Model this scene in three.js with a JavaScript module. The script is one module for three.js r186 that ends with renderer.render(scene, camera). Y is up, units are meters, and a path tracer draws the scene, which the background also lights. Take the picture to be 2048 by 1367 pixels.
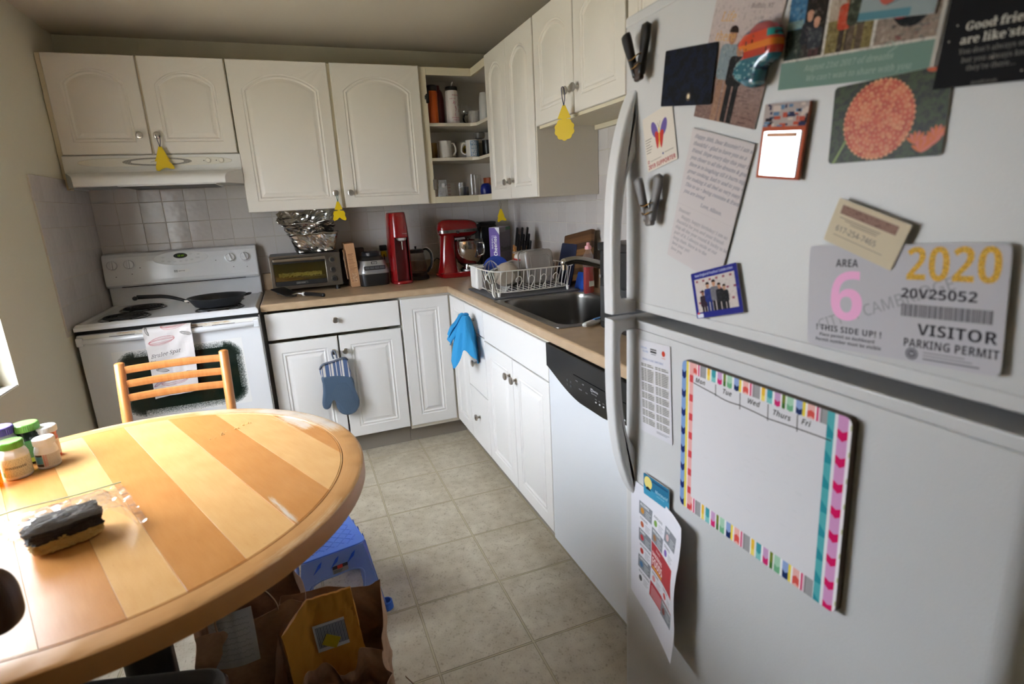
import * as THREE from 'three';
import { RoundedBoxGeometry } from 'three/addons/geometries/RoundedBoxGeometry.js';
import { mergeGeometries, toCreasedNormals } from 'three/addons/utils/BufferGeometryUtils.js';
import { createNoise2D, createNoise3D } from 'simplex-noise';

// ---------- camera, sky, exposure ----------
const scene = new THREE.Scene();
const camera = new THREE.PerspectiveCamera(2 * Math.atan(683.5 / 1106.8) * 180 / Math.PI, 2048 / 1367, 0.05, 60);
camera.filmGauge = 36;
camera.position.set(1.2309, 1.3424, 3.6511);
camera.rotation.set(-0.2445, -0.3604, -0.0524, 'YXZ');
camera.focus = 2.45;
camera.userData.fStop = 4;
const renderer = new THREE.WebGLRenderer();
renderer.toneMapping = THREE.LinearToneMapping;
renderer.toneMappingExposure = 1.0;
renderer.shadowMap.enabled = true;
{ // overcast sky: three times brighter overhead than at the horizon
  const W = 64, H = 64, d = new Float32Array(W * H * 4);
  for (let y = 0; y < H; y++) { const s = Math.sin(((y + 0.5) / H - 0.5) * Math.PI), L = s > 0 ? (1 + 2 * s) / 3 : 0.3; for (let x = 0; x < W; x++) d.set([0.90 * L, 0.965 * L, 1.06 * L, 1], (y * W + x) * 4); }
  const t = new THREE.DataTexture(d, W, H, THREE.RGBAFormat, THREE.FloatType); t.mapping = THREE.EquirectangularReflectionMapping; t.magFilter = THREE.LinearFilter; t.needsUpdate = true;
  scene.background = t; scene.backgroundIntensity = 43;
}

// ---------- seeded random, noise ----------
let seed = 7;
const rnd = () => { seed = (seed * 1664525 + 1013904223) >>> 0; return seed / 4294967296; };
const rr = (a, b) => a + (b - a) * rnd();
const n2 = createNoise2D(rnd), n3 = createNoise3D(rnd);
const V = (x, y, z) => new THREE.Vector3(x, y, z);
const PI = Math.PI;

// ---------- textures ----------
function tex(cv, o = {}) {
  const t = new THREE.CanvasTexture(cv);
  t.colorSpace = o.data ? THREE.NoColorSpace : THREE.SRGBColorSpace;
  t.wrapS = t.wrapT = o.clamp ? THREE.ClampToEdgeWrapping : THREE.RepeatWrapping;
  if (o.mirror) t.wrapS = t.wrapT = THREE.MirroredRepeatWrapping;
  if (o.rep) t.repeat.set(o.rep[0], o.rep[1]);
  t.magFilter = THREE.LinearFilter;
  return t;
}
function canvas(w, h, f) { const c = document.createElement('canvas'); c.width = w; c.height = h; const g = c.getContext('2d'); f(g, w, h); return c; }
function pix(w, h, f, o = {}) {   // f(x, y) -> [r, g, b] 0..255
  const cv = canvas(w, h, (g) => { const im = g.createImageData(w, h); let i = 0; for (let y = 0; y < h; y++) for (let x = 0; x < w; x++) { const c = f(x, y); im.data[i++] = c[0]; im.data[i++] = c[1]; im.data[i++] = c[2]; im.data[i++] = 255; } g.putImageData(im, 0, 0); });
  return tex(cv, o);
}
const mixc = (a, b, t) => a.map((v, i) => v + (b[i] - v) * Math.max(0, Math.min(1, t)));
function print(w, h, f) { return tex(canvas(w, h, f), { clamp: true }); }

// ---------- materials ----------
function M(color, rough = 0.5, o = {}) {
  const { metric, bump, bumpScale, ...q } = o;
  const P = ['clearcoat', 'transmission', 'sheen', 'anisotropy', 'attenuationColor', 'specularIntensity'].some((k) => k in q);
  const m = new (P ? THREE.MeshPhysicalMaterial : THREE.MeshStandardMaterial)({ color, roughness: rough, ...q });
  if (bump) { m.bumpMap = bump; m.bumpScale = bumpScale ?? 0.001; }
  if (metric) m.userData.metric = metric;
  return m;
}
const grainBump = pix(256, 256, (x, y) => { const v = 128 + 70 * n2(x / 9, y / 9) + 40 * n2(x / 4 + 50, y / 4); return [v, v, v]; }, { data: true, mirror: true, rep: [12, 12] });
const fineBump = pix(256, 256, (x, y) => { const v = 128 + 60 * n2(x / 3, y / 3) + 50 * n2(x / 1.6 + 9, y / 1.6); return [v, v, v]; }, { data: true, mirror: true, rep: [8, 8] });
const waveBump = pix(256, 256, (x, y) => { const v = 128 + 90 * n2(x / 70, y / 70) + 22 * n2(x / 25 + 9, y / 25); return [v, v, v]; }, { data: true, mirror: true, rep: [3, 3] });

// ---------- geometry ----------
const fix = (g) => { if (g.index) g = g.toNonIndexed(); for (const k of Object.keys(g.attributes)) if (!['position', 'normal', 'uv'].includes(k)) g.deleteAttribute(k); if (!g.attributes.normal) g.computeVertexNormals(); if (!g.attributes.uv) g.setAttribute('uv', new THREE.BufferAttribute(new Float32Array(g.attributes.position.count * 2), 2)); g.clearGroups(); g.morphAttributes = {}; return g; };
function merge(list) { list = [].concat(list).flat().map(fix); return list.length === 1 ? list[0] : mergeGeometries(list); }
function metricUV(g, s = 1) {
  const p = g.attributes.position, n = g.attributes.normal, u = g.attributes.uv;
  for (let i = 0; i < p.count; i++) {
    const ax = Math.abs(n.getX(i)), ay = Math.abs(n.getY(i)), az = Math.abs(n.getZ(i)), x = p.getX(i), y = p.getY(i), z = p.getZ(i);
    if (ay >= ax && ay >= az) u.setXY(i, x * s, z * s); else if (ax >= az) u.setXY(i, z * s, y * s); else u.setXY(i, x * s, y * s);
  }
  return g;
}
function B(w, h, d, x = 0, y = 0, z = 0, r = 0.002, seg = 2) {
  const m = Math.min(w, h, d) / 2; r = Math.min(r, m * 0.98);
  const g = r > 0.0002 ? new RoundedBoxGeometry(w, h, d, seg, r) : new THREE.BoxGeometry(w, h, d);
  return g.translate(x, y, z);
}
const BB = (x0, x1, y0, y1, z0, z1, r, seg) => B(Math.abs(x1 - x0), Math.abs(y1 - y0), Math.abs(z1 - z0), (x0 + x1) / 2, (y0 + y1) / 2, (z0 + z1) / 2, r, seg);
const CY = (r0, r1, h, x = 0, y = 0, z = 0, seg = 24) => new THREE.CylinderGeometry(r1, r0, h, seg).translate(x, y + h / 2, z);   // r0 at the bottom
const LA = (pts, seg = 32) => toCreasedNormals(new THREE.LatheGeometry(pts.map((p) => new THREE.Vector2(p[0], p[1])), seg), 0.6);
const TU = (pts, r, n = 24, rs = 8, closed = false) => new THREE.TubeGeometry(new THREE.CatmullRomCurve3(pts.map((p) => V(...p)), closed, 'centripetal'), n, r, rs, closed);
const SPH = (r, x = 0, y = 0, z = 0, sx = 1, sy = 1, sz = 1, a = 20, b = 14) => new THREE.SphereGeometry(r, a, b).scale(sx, sy, sz).translate(x, y, z);
const shp = (pts) => { const s = new THREE.Shape(); pts.forEach((p, i) => (i ? s.lineTo(p[0], p[1]) : s.moveTo(p[0], p[1]))); s.closePath(); return s; };
function EX(s, depth, bev = 0.001, seg = 2, curve = 12) { if (Array.isArray(s)) s = shp(s); return new THREE.ExtrudeGeometry(s, { depth: Math.max(depth - 2 * bev, 1e-4), bevelEnabled: bev > 0, bevelThickness: bev, bevelSize: bev, bevelOffset: -bev, bevelSegments: seg, curveSegments: curve }).translate(0, 0, bev); }
const rot = (g, x = 0, y = 0, z = 0) => g.rotateX(x).rotateY(y).rotateZ(z);
function rrect(w, h, r, cx = 0, cy = 0) { const s = new THREE.Shape(), x = cx - w / 2, y = cy - h / 2; s.moveTo(x + r, y); s.lineTo(x + w - r, y); s.quadraticCurveTo(x + w, y, x + w, y + r); s.lineTo(x + w, y + h - r); s.quadraticCurveTo(x + w, y + h, x + w - r, y + h); s.lineTo(x + r, y + h); s.quadraticCurveTo(x, y + h, x, y + h - r); s.lineTo(x, y + r); s.quadraticCurveTo(x, y, x + r, y); return s; }
function grid(nu, nv, f) {   // f(u, v) -> [x, y, z]
  const pos = [], uv = [], idx = [];
  for (let j = 0; j <= nv; j++) for (let i = 0; i <= nu; i++) { pos.push(...f(i / nu, j / nv)); uv.push(i / nu, j / nv); }
  for (let j = 0; j < nv; j++) for (let i = 0; i < nu; i++) { const a = j * (nu + 1) + i, b = a + 1, c = a + nu + 1, d = c + 1; idx.push(a, b, d, a, d, c); }
  const g = new THREE.BufferGeometry(); g.setAttribute('position', new THREE.Float32BufferAttribute(pos, 3)); g.setAttribute('uv', new THREE.Float32BufferAttribute(uv, 2)); g.setIndex(idx); g.computeVertexNormals(); return g;
}
function sheet(nu, nv, f, t) {   // a cloth or paper with thickness: two offset skins and their rims
  const g = grid(nu, nv, f), p = g.attributes.position, n = g.attributes.normal, W = nu + 1, N = p.count;
  const pos = [], uv = [], idx = [...g.index.array];
  for (let k = 0; k < 2; k++) for (let i = 0; i < N; i++) { const s = k ? -t / 2 : t / 2; pos.push(p.getX(i) + n.getX(i) * s, p.getY(i) + n.getY(i) * s, p.getZ(i) + n.getZ(i) * s); uv.push(g.attributes.uv.getX(i), g.attributes.uv.getY(i)); }
  for (let i = 0; i < g.index.count; i += 3) idx.push(g.index.array[i] + N, g.index.array[i + 2] + N, g.index.array[i + 1] + N);
  const e = (a, b) => idx.push(a, a + N, b, b, a + N, b + N);
  for (let i = 0; i < nu; i++) { e(i, i + 1); e(nv * W + i + 1, nv * W + i); }
  for (let j = 0; j < nv; j++) { e((j + 1) * W, j * W); e(j * W + nu, (j + 1) * W + nu); }
  const o = new THREE.BufferGeometry(); o.setAttribute('position', new THREE.Float32BufferAttribute(pos, 3)); o.setAttribute('uv', new THREE.Float32BufferAttribute(uv, 2)); o.setIndex(idx); return toCreasedNormals(o, 1.0);
}

// ---------- objects ----------
const taken = new Map();
function numbered(name) { const k = taken.get(name) ?? 0; taken.set(name, k + 1); return k ? name + '_' + String(k).padStart(3, '0') : name; }
function shade(o) { o.castShadow = o.receiveShadow = true; return o; }
function part(parent, name, geoms, mat, label) {
  let g = merge(geoms); const m0 = Array.isArray(mat) ? mat[0] : mat;
  if (m0.userData.metric) metricUV(g, m0.userData.metric);
  const m = shade(new THREE.Mesh(g, mat)); m.name = name; if (label) m.userData.label = label; parent.add(m); return m;
}
function tag(o, label, category, group) { Object.assign(o.userData, { label, category }); if (group) o.userData.group = group; return o; }
function thing(name, label, category, p = [0, 0, 0], ry = 0, group) { const o = new THREE.Group(); o.name = numbered(name); o.position.set(...p); o.rotation.y = ry; scene.add(o); return tag(o, label, category, group); }
function solo(name, label, category, geoms, mat, p = [0, 0, 0], ry = 0, group) { const m = part(scene, name, geoms, mat); m.name = numbered(name); m.position.set(...p); m.rotation.y = ry; return tag(m, label, category, group); }
function struct(name, geoms, mat) { const m = part(scene, name, geoms, mat); m.name = numbered(name); m.userData.kind = 'structure'; return m; }
function copy(o, p, ry, label) { const c = o.clone(); c.name = numbered(o.name.replace(/_\d{3}$/, '')); c.userData = { ...o.userData }; if (p) c.position.set(...p); if (ry !== undefined) c.rotation.y = ry; if (label) c.userData.label = label; scene.add(c); return c; }

// ---------- measures of the room ----------
const XL = 0.245, XRW = 2.6345, CEIL = 2.275, ZB = 4.7;
const CT = 0.914, CBT = 0.877, YT = 2.118, YB = 1.367, YS = 1.6715, ZU = 0.324, XU = 2.308, ZL = 0.629, XLO = 2.0024;

const wallPaint = M(0xe0dac4, 0.62, { metric: 1, bump: grainBump, bumpScale: 0.0004 });
const ceilPaint = M(0xcfc6b6, 0.9, { metric: 1, bump: fineBump, bumpScale: 0.0006 });
const grout = M(0xc9c2b4, 0.85);
const glaze = M(0xcdc8c4, 0.16, { metric: 1, bump: waveBump, bumpScale: 0.0018 });
const glazeB = M(0xc9c3bf, 0.2, { metric: 1, bump: waveBump, bumpScale: 0.0022 });
const trimPaint = M(0xe8e6e0, 0.4);

// floor: printed vinyl squares
const vinylTex = pix(1024, 1024, (x, y) => {
  const a = n2(x / 210, y / 210), b = n2(x / 60 + 40, y / 60), c = n2(x / 17, y / 21 + 80), d = n2(x / 5, y / 7);
  let col = mixc([202, 193, 173], [178, 167, 145], 0.45 + 0.4 * a + 0.3 * b);
  col = mixc(col, [126, 110, 88], Math.max(0, c - 0.34) * 0.75 * (0.6 + 0.5 * b));
  col = mixc(col, [112, 98, 80], Math.max(0, d * c - 0.26) * 0.9);
  return col;
}, { mirror: true });
const vinyl = M(0xffffff, 0.42, { map: vinylTex, metric: 1.05, bump: fineBump, bumpScale: 0.0003 });
const vinylJoint = M(0x968a70, 0.6), jointStrip = M(0xb8ad90, 0.5);
const floor = struct('floor', BB(XL - 0.15, XRW + 0.15, -0.1, -0.0012, -0.15, ZB + 0.15, 0), vinylJoint);
for (let i = -4; i < 4; i++) for (let j = -4; j < 12; j++) {
  const x0 = Math.max(XL, 1.462 + i * 0.303 + 0.0042), x1 = Math.min(XRW, 1.462 + (i + 1) * 0.303 - 0.0042), z0 = Math.max(0, 1.012 + j * 0.3185 + 0.0042), z1 = Math.min(ZB, 1.012 + (j + 1) * 0.3185 - 0.0042);
  if (x1 - x0 < 0.03 || z1 - z0 < 0.03) continue;
  part(floor, 'tile', BB(x0, x1, -0.0014, 0, z0, z1, 0.0006, 1), vinyl);
}
for (let i = -3; i < 4; i++) part(floor, 'joint_strip', B(0.0052, 0.0012, ZB, 1.462 + i * 0.303, -0.0009, ZB / 2, 0.0004, 1), jointStrip);
for (let j = -3; j < 12; j++) part(floor, 'joint_strip', B(XRW - XL, 0.0012, 0.0052, (XL + XRW) / 2, -0.0008, 1.012 + j * 0.3185, 0.0004, 1), jointStrip);
struct('ceiling', BB(XL - 0.15, XRW + 0.15, CEIL, CEIL + 0.1, -0.15, ZB + 0.15, 0), ceilPaint);
const wallB = struct('wall_back', BB(XL - 0.15, XRW + 0.15, 0, CEIL, -0.12, 0, 0), wallPaint);
const wallR = struct('wall_right', BB(XRW, XRW + 0.12, 0, CEIL, 0, ZB, 0), wallPaint);
struct('wall_front', BB(XL - 0.15, XRW + 0.15, 0, CEIL, ZB, ZB + 0.12, 0), wallPaint);
// left wall round its window
const WZ0 = 1.24, WZ1 = 2.42, WY0 = 0.80, WY1 = 1.70, WT = 0.13;
const wallL = struct('wall_left', [BB(XL - WT, XL, 0, CEIL, 0, WZ0, 0), BB(XL - WT, XL, 0, CEIL, WZ1, ZB, 0), BB(XL - WT, XL, 0, WY0, WZ0, WZ1, 0), BB(XL - WT, XL, WY1, CEIL, WZ0, WZ1, 0)], wallPaint);
// glazed wall tiles: one mesh per tile, shared shapes
{
  const tileGeo = metricUV(fix(B(0.1075, 0.1095, 0.007, 0, 0, 0, 0.0016, 2)));
  const tileY = (k) => 1.507 - k * 0.1118;
  const skins = [glaze, glazeB, glaze];
  const groutB = part(wallB, 'grout', BB(XL, XRW, 0.87, 1.562, 0, 0.0060, 0), grout);
  const groutR = part(wallR, 'grout', [BB(XRW - 0.0066, XRW, 0.87, 1.68, 0.0066, 2.66, 0)], grout);
  const groutL = part(wallL, 'grout', BB(XL, XL + 0.0066, 0.87, 1.562, 0.0066, 0.722, 0), grout);
  const put = (par, x, y, z, ry) => { const m = shade(new THREE.Mesh(tileGeo, skins[Math.floor(rnd() * 3)])); m.name = 'tile'; m.position.set(x, y, z); m.rotation.set(rr(-0.004, 0.004), ry + rr(-0.005, 0.005), 0); par.add(m); };
  for (let i = 0; i < 22; i++) for (let k = 0; k < 6; k++) { const x = 0.307 + i * 0.1098, y = tileY(k); if (x > XRW - 0.03 || (x > 1.06 && y > 1.42)) continue; put(wallB, x, y, 0.0045, 0); }
  for (let i = 0; i < 24; i++) for (let k = -1; k < 6; k++) { const z = 0.062 + i * 0.1098, y = tileY(k); if (z < 1.24 && y > 1.42) continue; if (z > 2.6) continue; put(wallR, XRW - 0.0045, y, z, -PI / 2); }
  for (let i = 0; i < 7; i++) for (let k = 0; k < 6; k++) put(wallL, XL + 0.0045, tileY(k), 0.055 + i * 0.1022, PI / 2);
}
// window_1: vinyl frame with two sashes side by side, pane and sill
{
  const w = struct('window_1', [BB(XL - 0.11, XL - 0.05, WY0, WY0 + 0.045, WZ0, WZ1, 0.004), BB(XL - 0.11, XL - 0.05, WY1 - 0.045, WY1, WZ0, WZ1, 0.004), BB(XL - 0.11, XL - 0.05, WY0, WY1, WZ0, WZ0 + 0.045, 0.004), BB(XL - 0.11, XL - 0.05, WY0, WY1, WZ1 - 0.045, WZ1, 0.004)], trimPaint);
  const zm = (WZ0 + WZ1) / 2;
  part(w, 'sash', BB(XL - 0.1, XL - 0.06, WY0 + 0.04, WY1 - 0.04, zm - 0.022, zm + 0.022, 0.004), trimPaint);
  const glass = M(0xffffff, 0.0, { transmission: 1, thickness: 0, ior: 1.45 });
  for (const [a, b] of [[WZ0 + 0.045, zm - 0.022], [zm + 0.022, WZ1 - 0.045]]) part(w, 'pane', BB(XL - 0.081, XL - 0.079, WY0 + 0.045, WY1 - 0.045, a, b, 0), glass);
  part(w, 'sill', BB(XL - 0.05, XL - 0.002, WY0, WY0 + 0.006, WZ0, WZ1, 0.001), trimPaint);
}
struct('ground', BB(-14, XL - WT - 0.02, -0.7, -0.6, -12, 16, 0), M(0x8a8778, 0.95));

// ---------- cabinets ----------
const cream = M(0xe6e1d8, 0.42, { metric: 1, bump: grainBump, bumpScale: 0.00012 });
const white = M(0xe6e4e1, 0.38, { metric: 1, bump: grainBump, bumpScale: 0.00012 });
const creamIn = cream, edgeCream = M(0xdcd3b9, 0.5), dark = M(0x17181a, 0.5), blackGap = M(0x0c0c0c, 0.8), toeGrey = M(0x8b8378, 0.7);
const nickel = M(0xc6c1ba, 0.28, { metalness: 1 }), chrome = M(0xd8d8d8, 0.1, { metalness: 1 }), steel = M(0xb9b7b3, 0.3, { metalness: 1 });
function outline(w, y0, y1, arch, d, n = 28) {   // half width w, bottom y0, shoulder y1, rise of the arch, inset d
  const pts = [[-(w - d), y0 + d], [w - d, y0 + d]];
  if (!arch) { pts.push([w - d, y1 - d], [-(w - d), y1 - d]); return pts; }
  const R = (w * w + arch * arch) / (2 * arch), cy = y1 + arch - R, ww = w - d, r = R - d;
  for (let i = 0; i <= n; i++) { const x = ww * (1 - 2 * i / n); pts.push([x, cy + Math.sqrt(r * r - x * x)]); }
  return pts;
}
const doorCache = new Map();
function doorGeo(w, h, arch = 0, margin = 0.055, rise = 0.05, t = 0.014) {   // centred, back at z = 0, moulded front at z = t
  const key = [w, h, arch, margin, rise].map((v) => v.toFixed(3)).join();
  if (doorCache.has(key)) return doorCache.get(key).clone();
  const hw = w / 2, hh = h / 2, e = 0.004, tri = [];
  const quad = (a, b, c, d) => tri.push(...a, ...b, ...c, ...a, ...c, ...d);
  const rectAt = (i, z) => [[-hw + i, -hh + i, z], [hw - i, -hh + i, z], [hw - i, hh - i, z], [-hw + i, hh - i, z]];
  const band = (p, q) => { for (let i = 0; i < p.length; i++) { const j = (i + 1) % p.length; quad(p[i], p[j], q[j], q[i]); } };
  band(rectAt(0, 0), rectAt(0, t - e)); band(rectAt(0, t - e), rectAt(e * 0.35, t - e * 0.3)); band(rectAt(e * 0.35, t - e * 0.3), rectAt(e, t));
  const bk = rectAt(0, 0); quad(bk[3], bk[2], bk[1], bk[0]);
  const prof = [[0, 0], [0.002, -0.0024], [0.005, -0.0036], [0.009, -0.003], [0.012, -0.0012], [0.015, -0.0016], [0.018, -0.0048], [0.022, -0.0062], [0.028, -0.0052], [0.038, -0.0012], [0.042, 0]];
  const ring = prof.map(([d, z]) => outline(hw - margin, -hh + margin, hh - margin - (arch ? arch + rise * 0.2 : 0), arch, d).map((p) => [p[0], p[1], t + z]));
  for (let k = 0; k < ring.length - 1; k++) band(ring[k], ring[k + 1]);
  const last = ring[ring.length - 1], c = [0, 0, t];
  for (let i = 0; i < last.length; i++) tri.push(...c, ...last[i], ...last[(i + 1) % last.length]);
  const s = shp(rectAt(e, t)); s.holes.push(new THREE.Path(ring[0].map((p) => new THREE.Vector2(p[0], p[1]))));
  const face = new THREE.ShapeGeometry(s).translate(0, 0, t);
  let g = new THREE.BufferGeometry(); g.setAttribute('position', new THREE.Float32BufferAttribute(tri, 3)); g.computeVertexNormals();
  g = merge([g, face]); g = toCreasedNormals(g, 0.35); doorCache.set(key, g); return g.clone();
}
const slabGeo = (w, h, t = 0.014) => BB(-w / 2, w / 2, -h / 2, h / 2, 0, t, 0.004, 3);
const knobGeo = merge(LA([[0, 0], [0.008, 0], [0.0065, 0.004], [0.0055, 0.012], [0.008, 0.016], [0.0145, 0.0185], [0.0165, 0.022], [0.0155, 0.0265], [0.010, 0.0295], [0, 0.0305]], 24).rotateX(PI / 2));
// a leaf (door or drawer front) spanning a..b along the run and y0..y1; face 'z' looks to +z, face 'x' looks to -x
function leaf(parent, name, face, plane, a, b, y0, y1, mat, o = {}) {
  const w = b - a, h = y1 - y0, g = o.slab ? slabGeo(w, h) : doorGeo(w, h, o.arch ?? 0, o.margin ?? 0.055);
  const m = part(parent, name, g, mat);
  m.position.set(...(face === 'z' ? [(a + b) / 2, (y0 + y1) / 2, plane - 0.014] : [plane + 0.014, (y0 + y1) / 2, (a + b) / 2])); m.rotation.y = face === 'z' ? 0 : -PI / 2;
  if (o.tilt) m.rotation.y += o.tilt;
  if (o.knob) { const k = part(m, 'knob', knobGeo.clone(), nickel); k.position.set(face === 'z' ? o.knob[0] - (a + b) / 2 : o.knob[0] - (a + b) / 2, o.knob[1] - (y0 + y1) / 2, 0.014); }
  return m;
}
{ // above the hood
  const c = thing('wall_cabinet', 'short white two-door wall cabinet with arched panels above the range hood', 'cabinet');
  part(c, 'carcass', [BB(XL + 0.003, 1.024, YS - 0.002, YT - 0.003, 0.006, ZU - 0.016, 0.002)], edgeCream);
  part(c, 'filler_strip', [BB(XL + 0.002, 0.267, 1.512, YT, ZU - 0.06, ZU - 0.012, 0.002)], edgeCream);
  leaf(c, 'door', 'z', ZU, 0.269, 0.637, YS, YT, cream, { arch: 0.062, knob: [0.602, 1.756] });
  leaf(c, 'door', 'z', ZU, 0.647, 1.021, YS, YT, cream, { arch: 0.062, knob: [0.676, 1.756] });
}
{ // tall pair
  const c = thing('wall_cabinet', 'tall white two-door wall cabinet with arched panels above the toaster oven', 'cabinet');
  part(c, 'carcass', [BB(1.027, 2.018, YB + 0.002, YT - 0.003, 0.006, ZU - 0.016, 0.002)], edgeCream);
  leaf(c, 'door', 'z', ZU, 1.029, 1.514, YB, YT, cream, { arch: 0.075, knob: [1.483, 1.448] });
  leaf(c, 'door', 'z', ZU, 1.530, 2.008, YB, YT, cream, { arch: 0.075, knob: [1.563, 1.447] });
}
{ // open corner
  const c = thing('corner_cabinet', 'open cream corner wall cabinet without a door, shelves of mugs and bottles', 'cabinet');
  const x0 = 2.021, x1 = XRW - 0.004, zf = 0.304, xf = 2.322, z1 = 0.584;
  part(c, 'back_panel', [BB(x0, x1, YB, YT, 0.008, 0.018, 0), BB(x1 - 0.01, x1, YB, YT, 0.018, z1, 0)], creamIn);
  part(c, 'side_panel', [BB(x0, x0 + 0.015, YB, YT, 0.018, zf - 0.018, 0)], creamIn);
  part(c, 'side_panel', [BB(xf, x1 - 0.01, YB, YT, z1 - 0.012, z1, 0)], creamIn);
  const ell = (y0, y1, f = 0, name, m) => { const s = [[x0 + 0.015, 0.018], [x1 - 0.01, 0.018], [x1 - 0.01, z1 - 0.012], [xf + f, z1 - 0.012], [xf + f, zf - f + 0.03], [xf + f - 0.03, zf - f], [x0 + 0.015, zf - f]]; return part(c, name, EX(s.map((p) => [p[0], -p[1]]), y1 - y0, 0.0015).rotateX(-PI / 2).translate(0, y0, 0), m); };
  ell(YT - 0.02, YT, 0.019, 'top_panel', creamIn); ell(YB, YB + 0.018, 0.019, 'bottom_panel', creamIn);
  const shelfM = M(0xdcd4c2, 0.45);
  ell(1.803, 1.821, 0.012, 'shelf', shelfM); ell(1.609, 1.627, 0.012, 'shelf', shelfM);
  part(c, 'face_frame', [BB(2.010, 2.053, YB, YT, zf - 0.018, zf, 0.002), BB(2.053, xf, 2.076, YT, zf - 0.018, zf, 0.002), BB(2.053, xf, YB, 1.405, zf - 0.018, zf, 0.002), BB(xf - 0.001, xf + 0.017, 2.076, YT, zf - 0.018, z1, 0.002), BB(xf - 0.001, xf + 0.017, YB, 1.405, zf - 0.018, z1, 0.002)], edgeCream);
  const bk = M(0x6c675f, 0.5);
  part(c, 'hinge', [B(0.016, 0.05, 0.02, 2.052, 1.95, zf + 0.004, 0.004), CY(0.004, 0.004, 0.02, 2.040, 1.945, zf + 0.006)], dark);
  part(c, 'hinge', [B(0.022, 0.06, 0.012, 2.056, 1.475, zf + 0.004, 0.004)], bk);
}
{ // narrow pair on the right wall
  const c = thing('wall_cabinet', 'tall white wall cabinet with two narrow arched doors right of the open corner', 'cabinet');
  part(c, 'carcass', [BB(XU + 0.016, XRW - 0.01, YB + 0.002, YT - 0.003, 0.587, 1.226, 0.002)], edgeCream);
  part(c, 'side_panel', [BB(XU + 0.004, XRW - 0.01, YB, 1.7, 1.226, 1.240, 0.001)], M(0xd3cbbc, 0.5));
  leaf(c, 'door', 'x', XU, 0.587, 0.892, YB, YT, cream, { arch: 0.066, knob: [0.862, 1.452] });
  leaf(c, 'door', 'x', XU, 0.897, 1.224, YB, YT, cream, { arch: 0.066, knob: [0.942, 1.452] });
}
{ // above the sink
  const c = thing('wall_cabinet', 'short white two-door wall cabinet above the sink beside the refrigerator', 'cabinet');
  part(c, 'carcass', [BB(XU + 0.016, XRW - 0.01, YS + 0.004, YT - 0.003, 1.243, 1.966, 0.002)], edgeCream);
  part(c, 'rail', [BB(XU + 0.016, XU + 0.04, YS - 0.012, YS + 0.005, 1.243, 1.966, 0.002)], edgeCream);
  part(c, 'rail', [BB(XRW - 0.03, XRW - 0.008, 1.655, YS + 0.004, 1.243, 1.966, 0.002)], edgeCream);
  leaf(c, 'door', 'x', XU, 1.238, 1.602, YS, YT, cream, { arch: 0.055, knob: [1.575, 1.757] });
  leaf(c, 'door', 'x', XU, 1.608, 1.966, YS, YT, cream, { arch: 0.055, knob: [1.640, 1.757] });
}
{ // above the refrigerator
  const c = thing('wall_cabinet', 'cream cabinet over the refrigerator, mostly hidden behind its top', 'cabinet');
  part(c, 'carcass', [BB(XU + 0.016, XRW - 0.01, 1.72, YT - 0.003, 1.975, 3.36, 0.002)], edgeCream);
  leaf(c, 'door', 'x', XU, 1.982, 2.66, 1.72, YT, cream, { arch: 0.055 });
  leaf(c, 'door', 'x', XU, 2.668, 3.35, 1.72, YT, cream, { arch: 0.055 });
}
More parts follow.
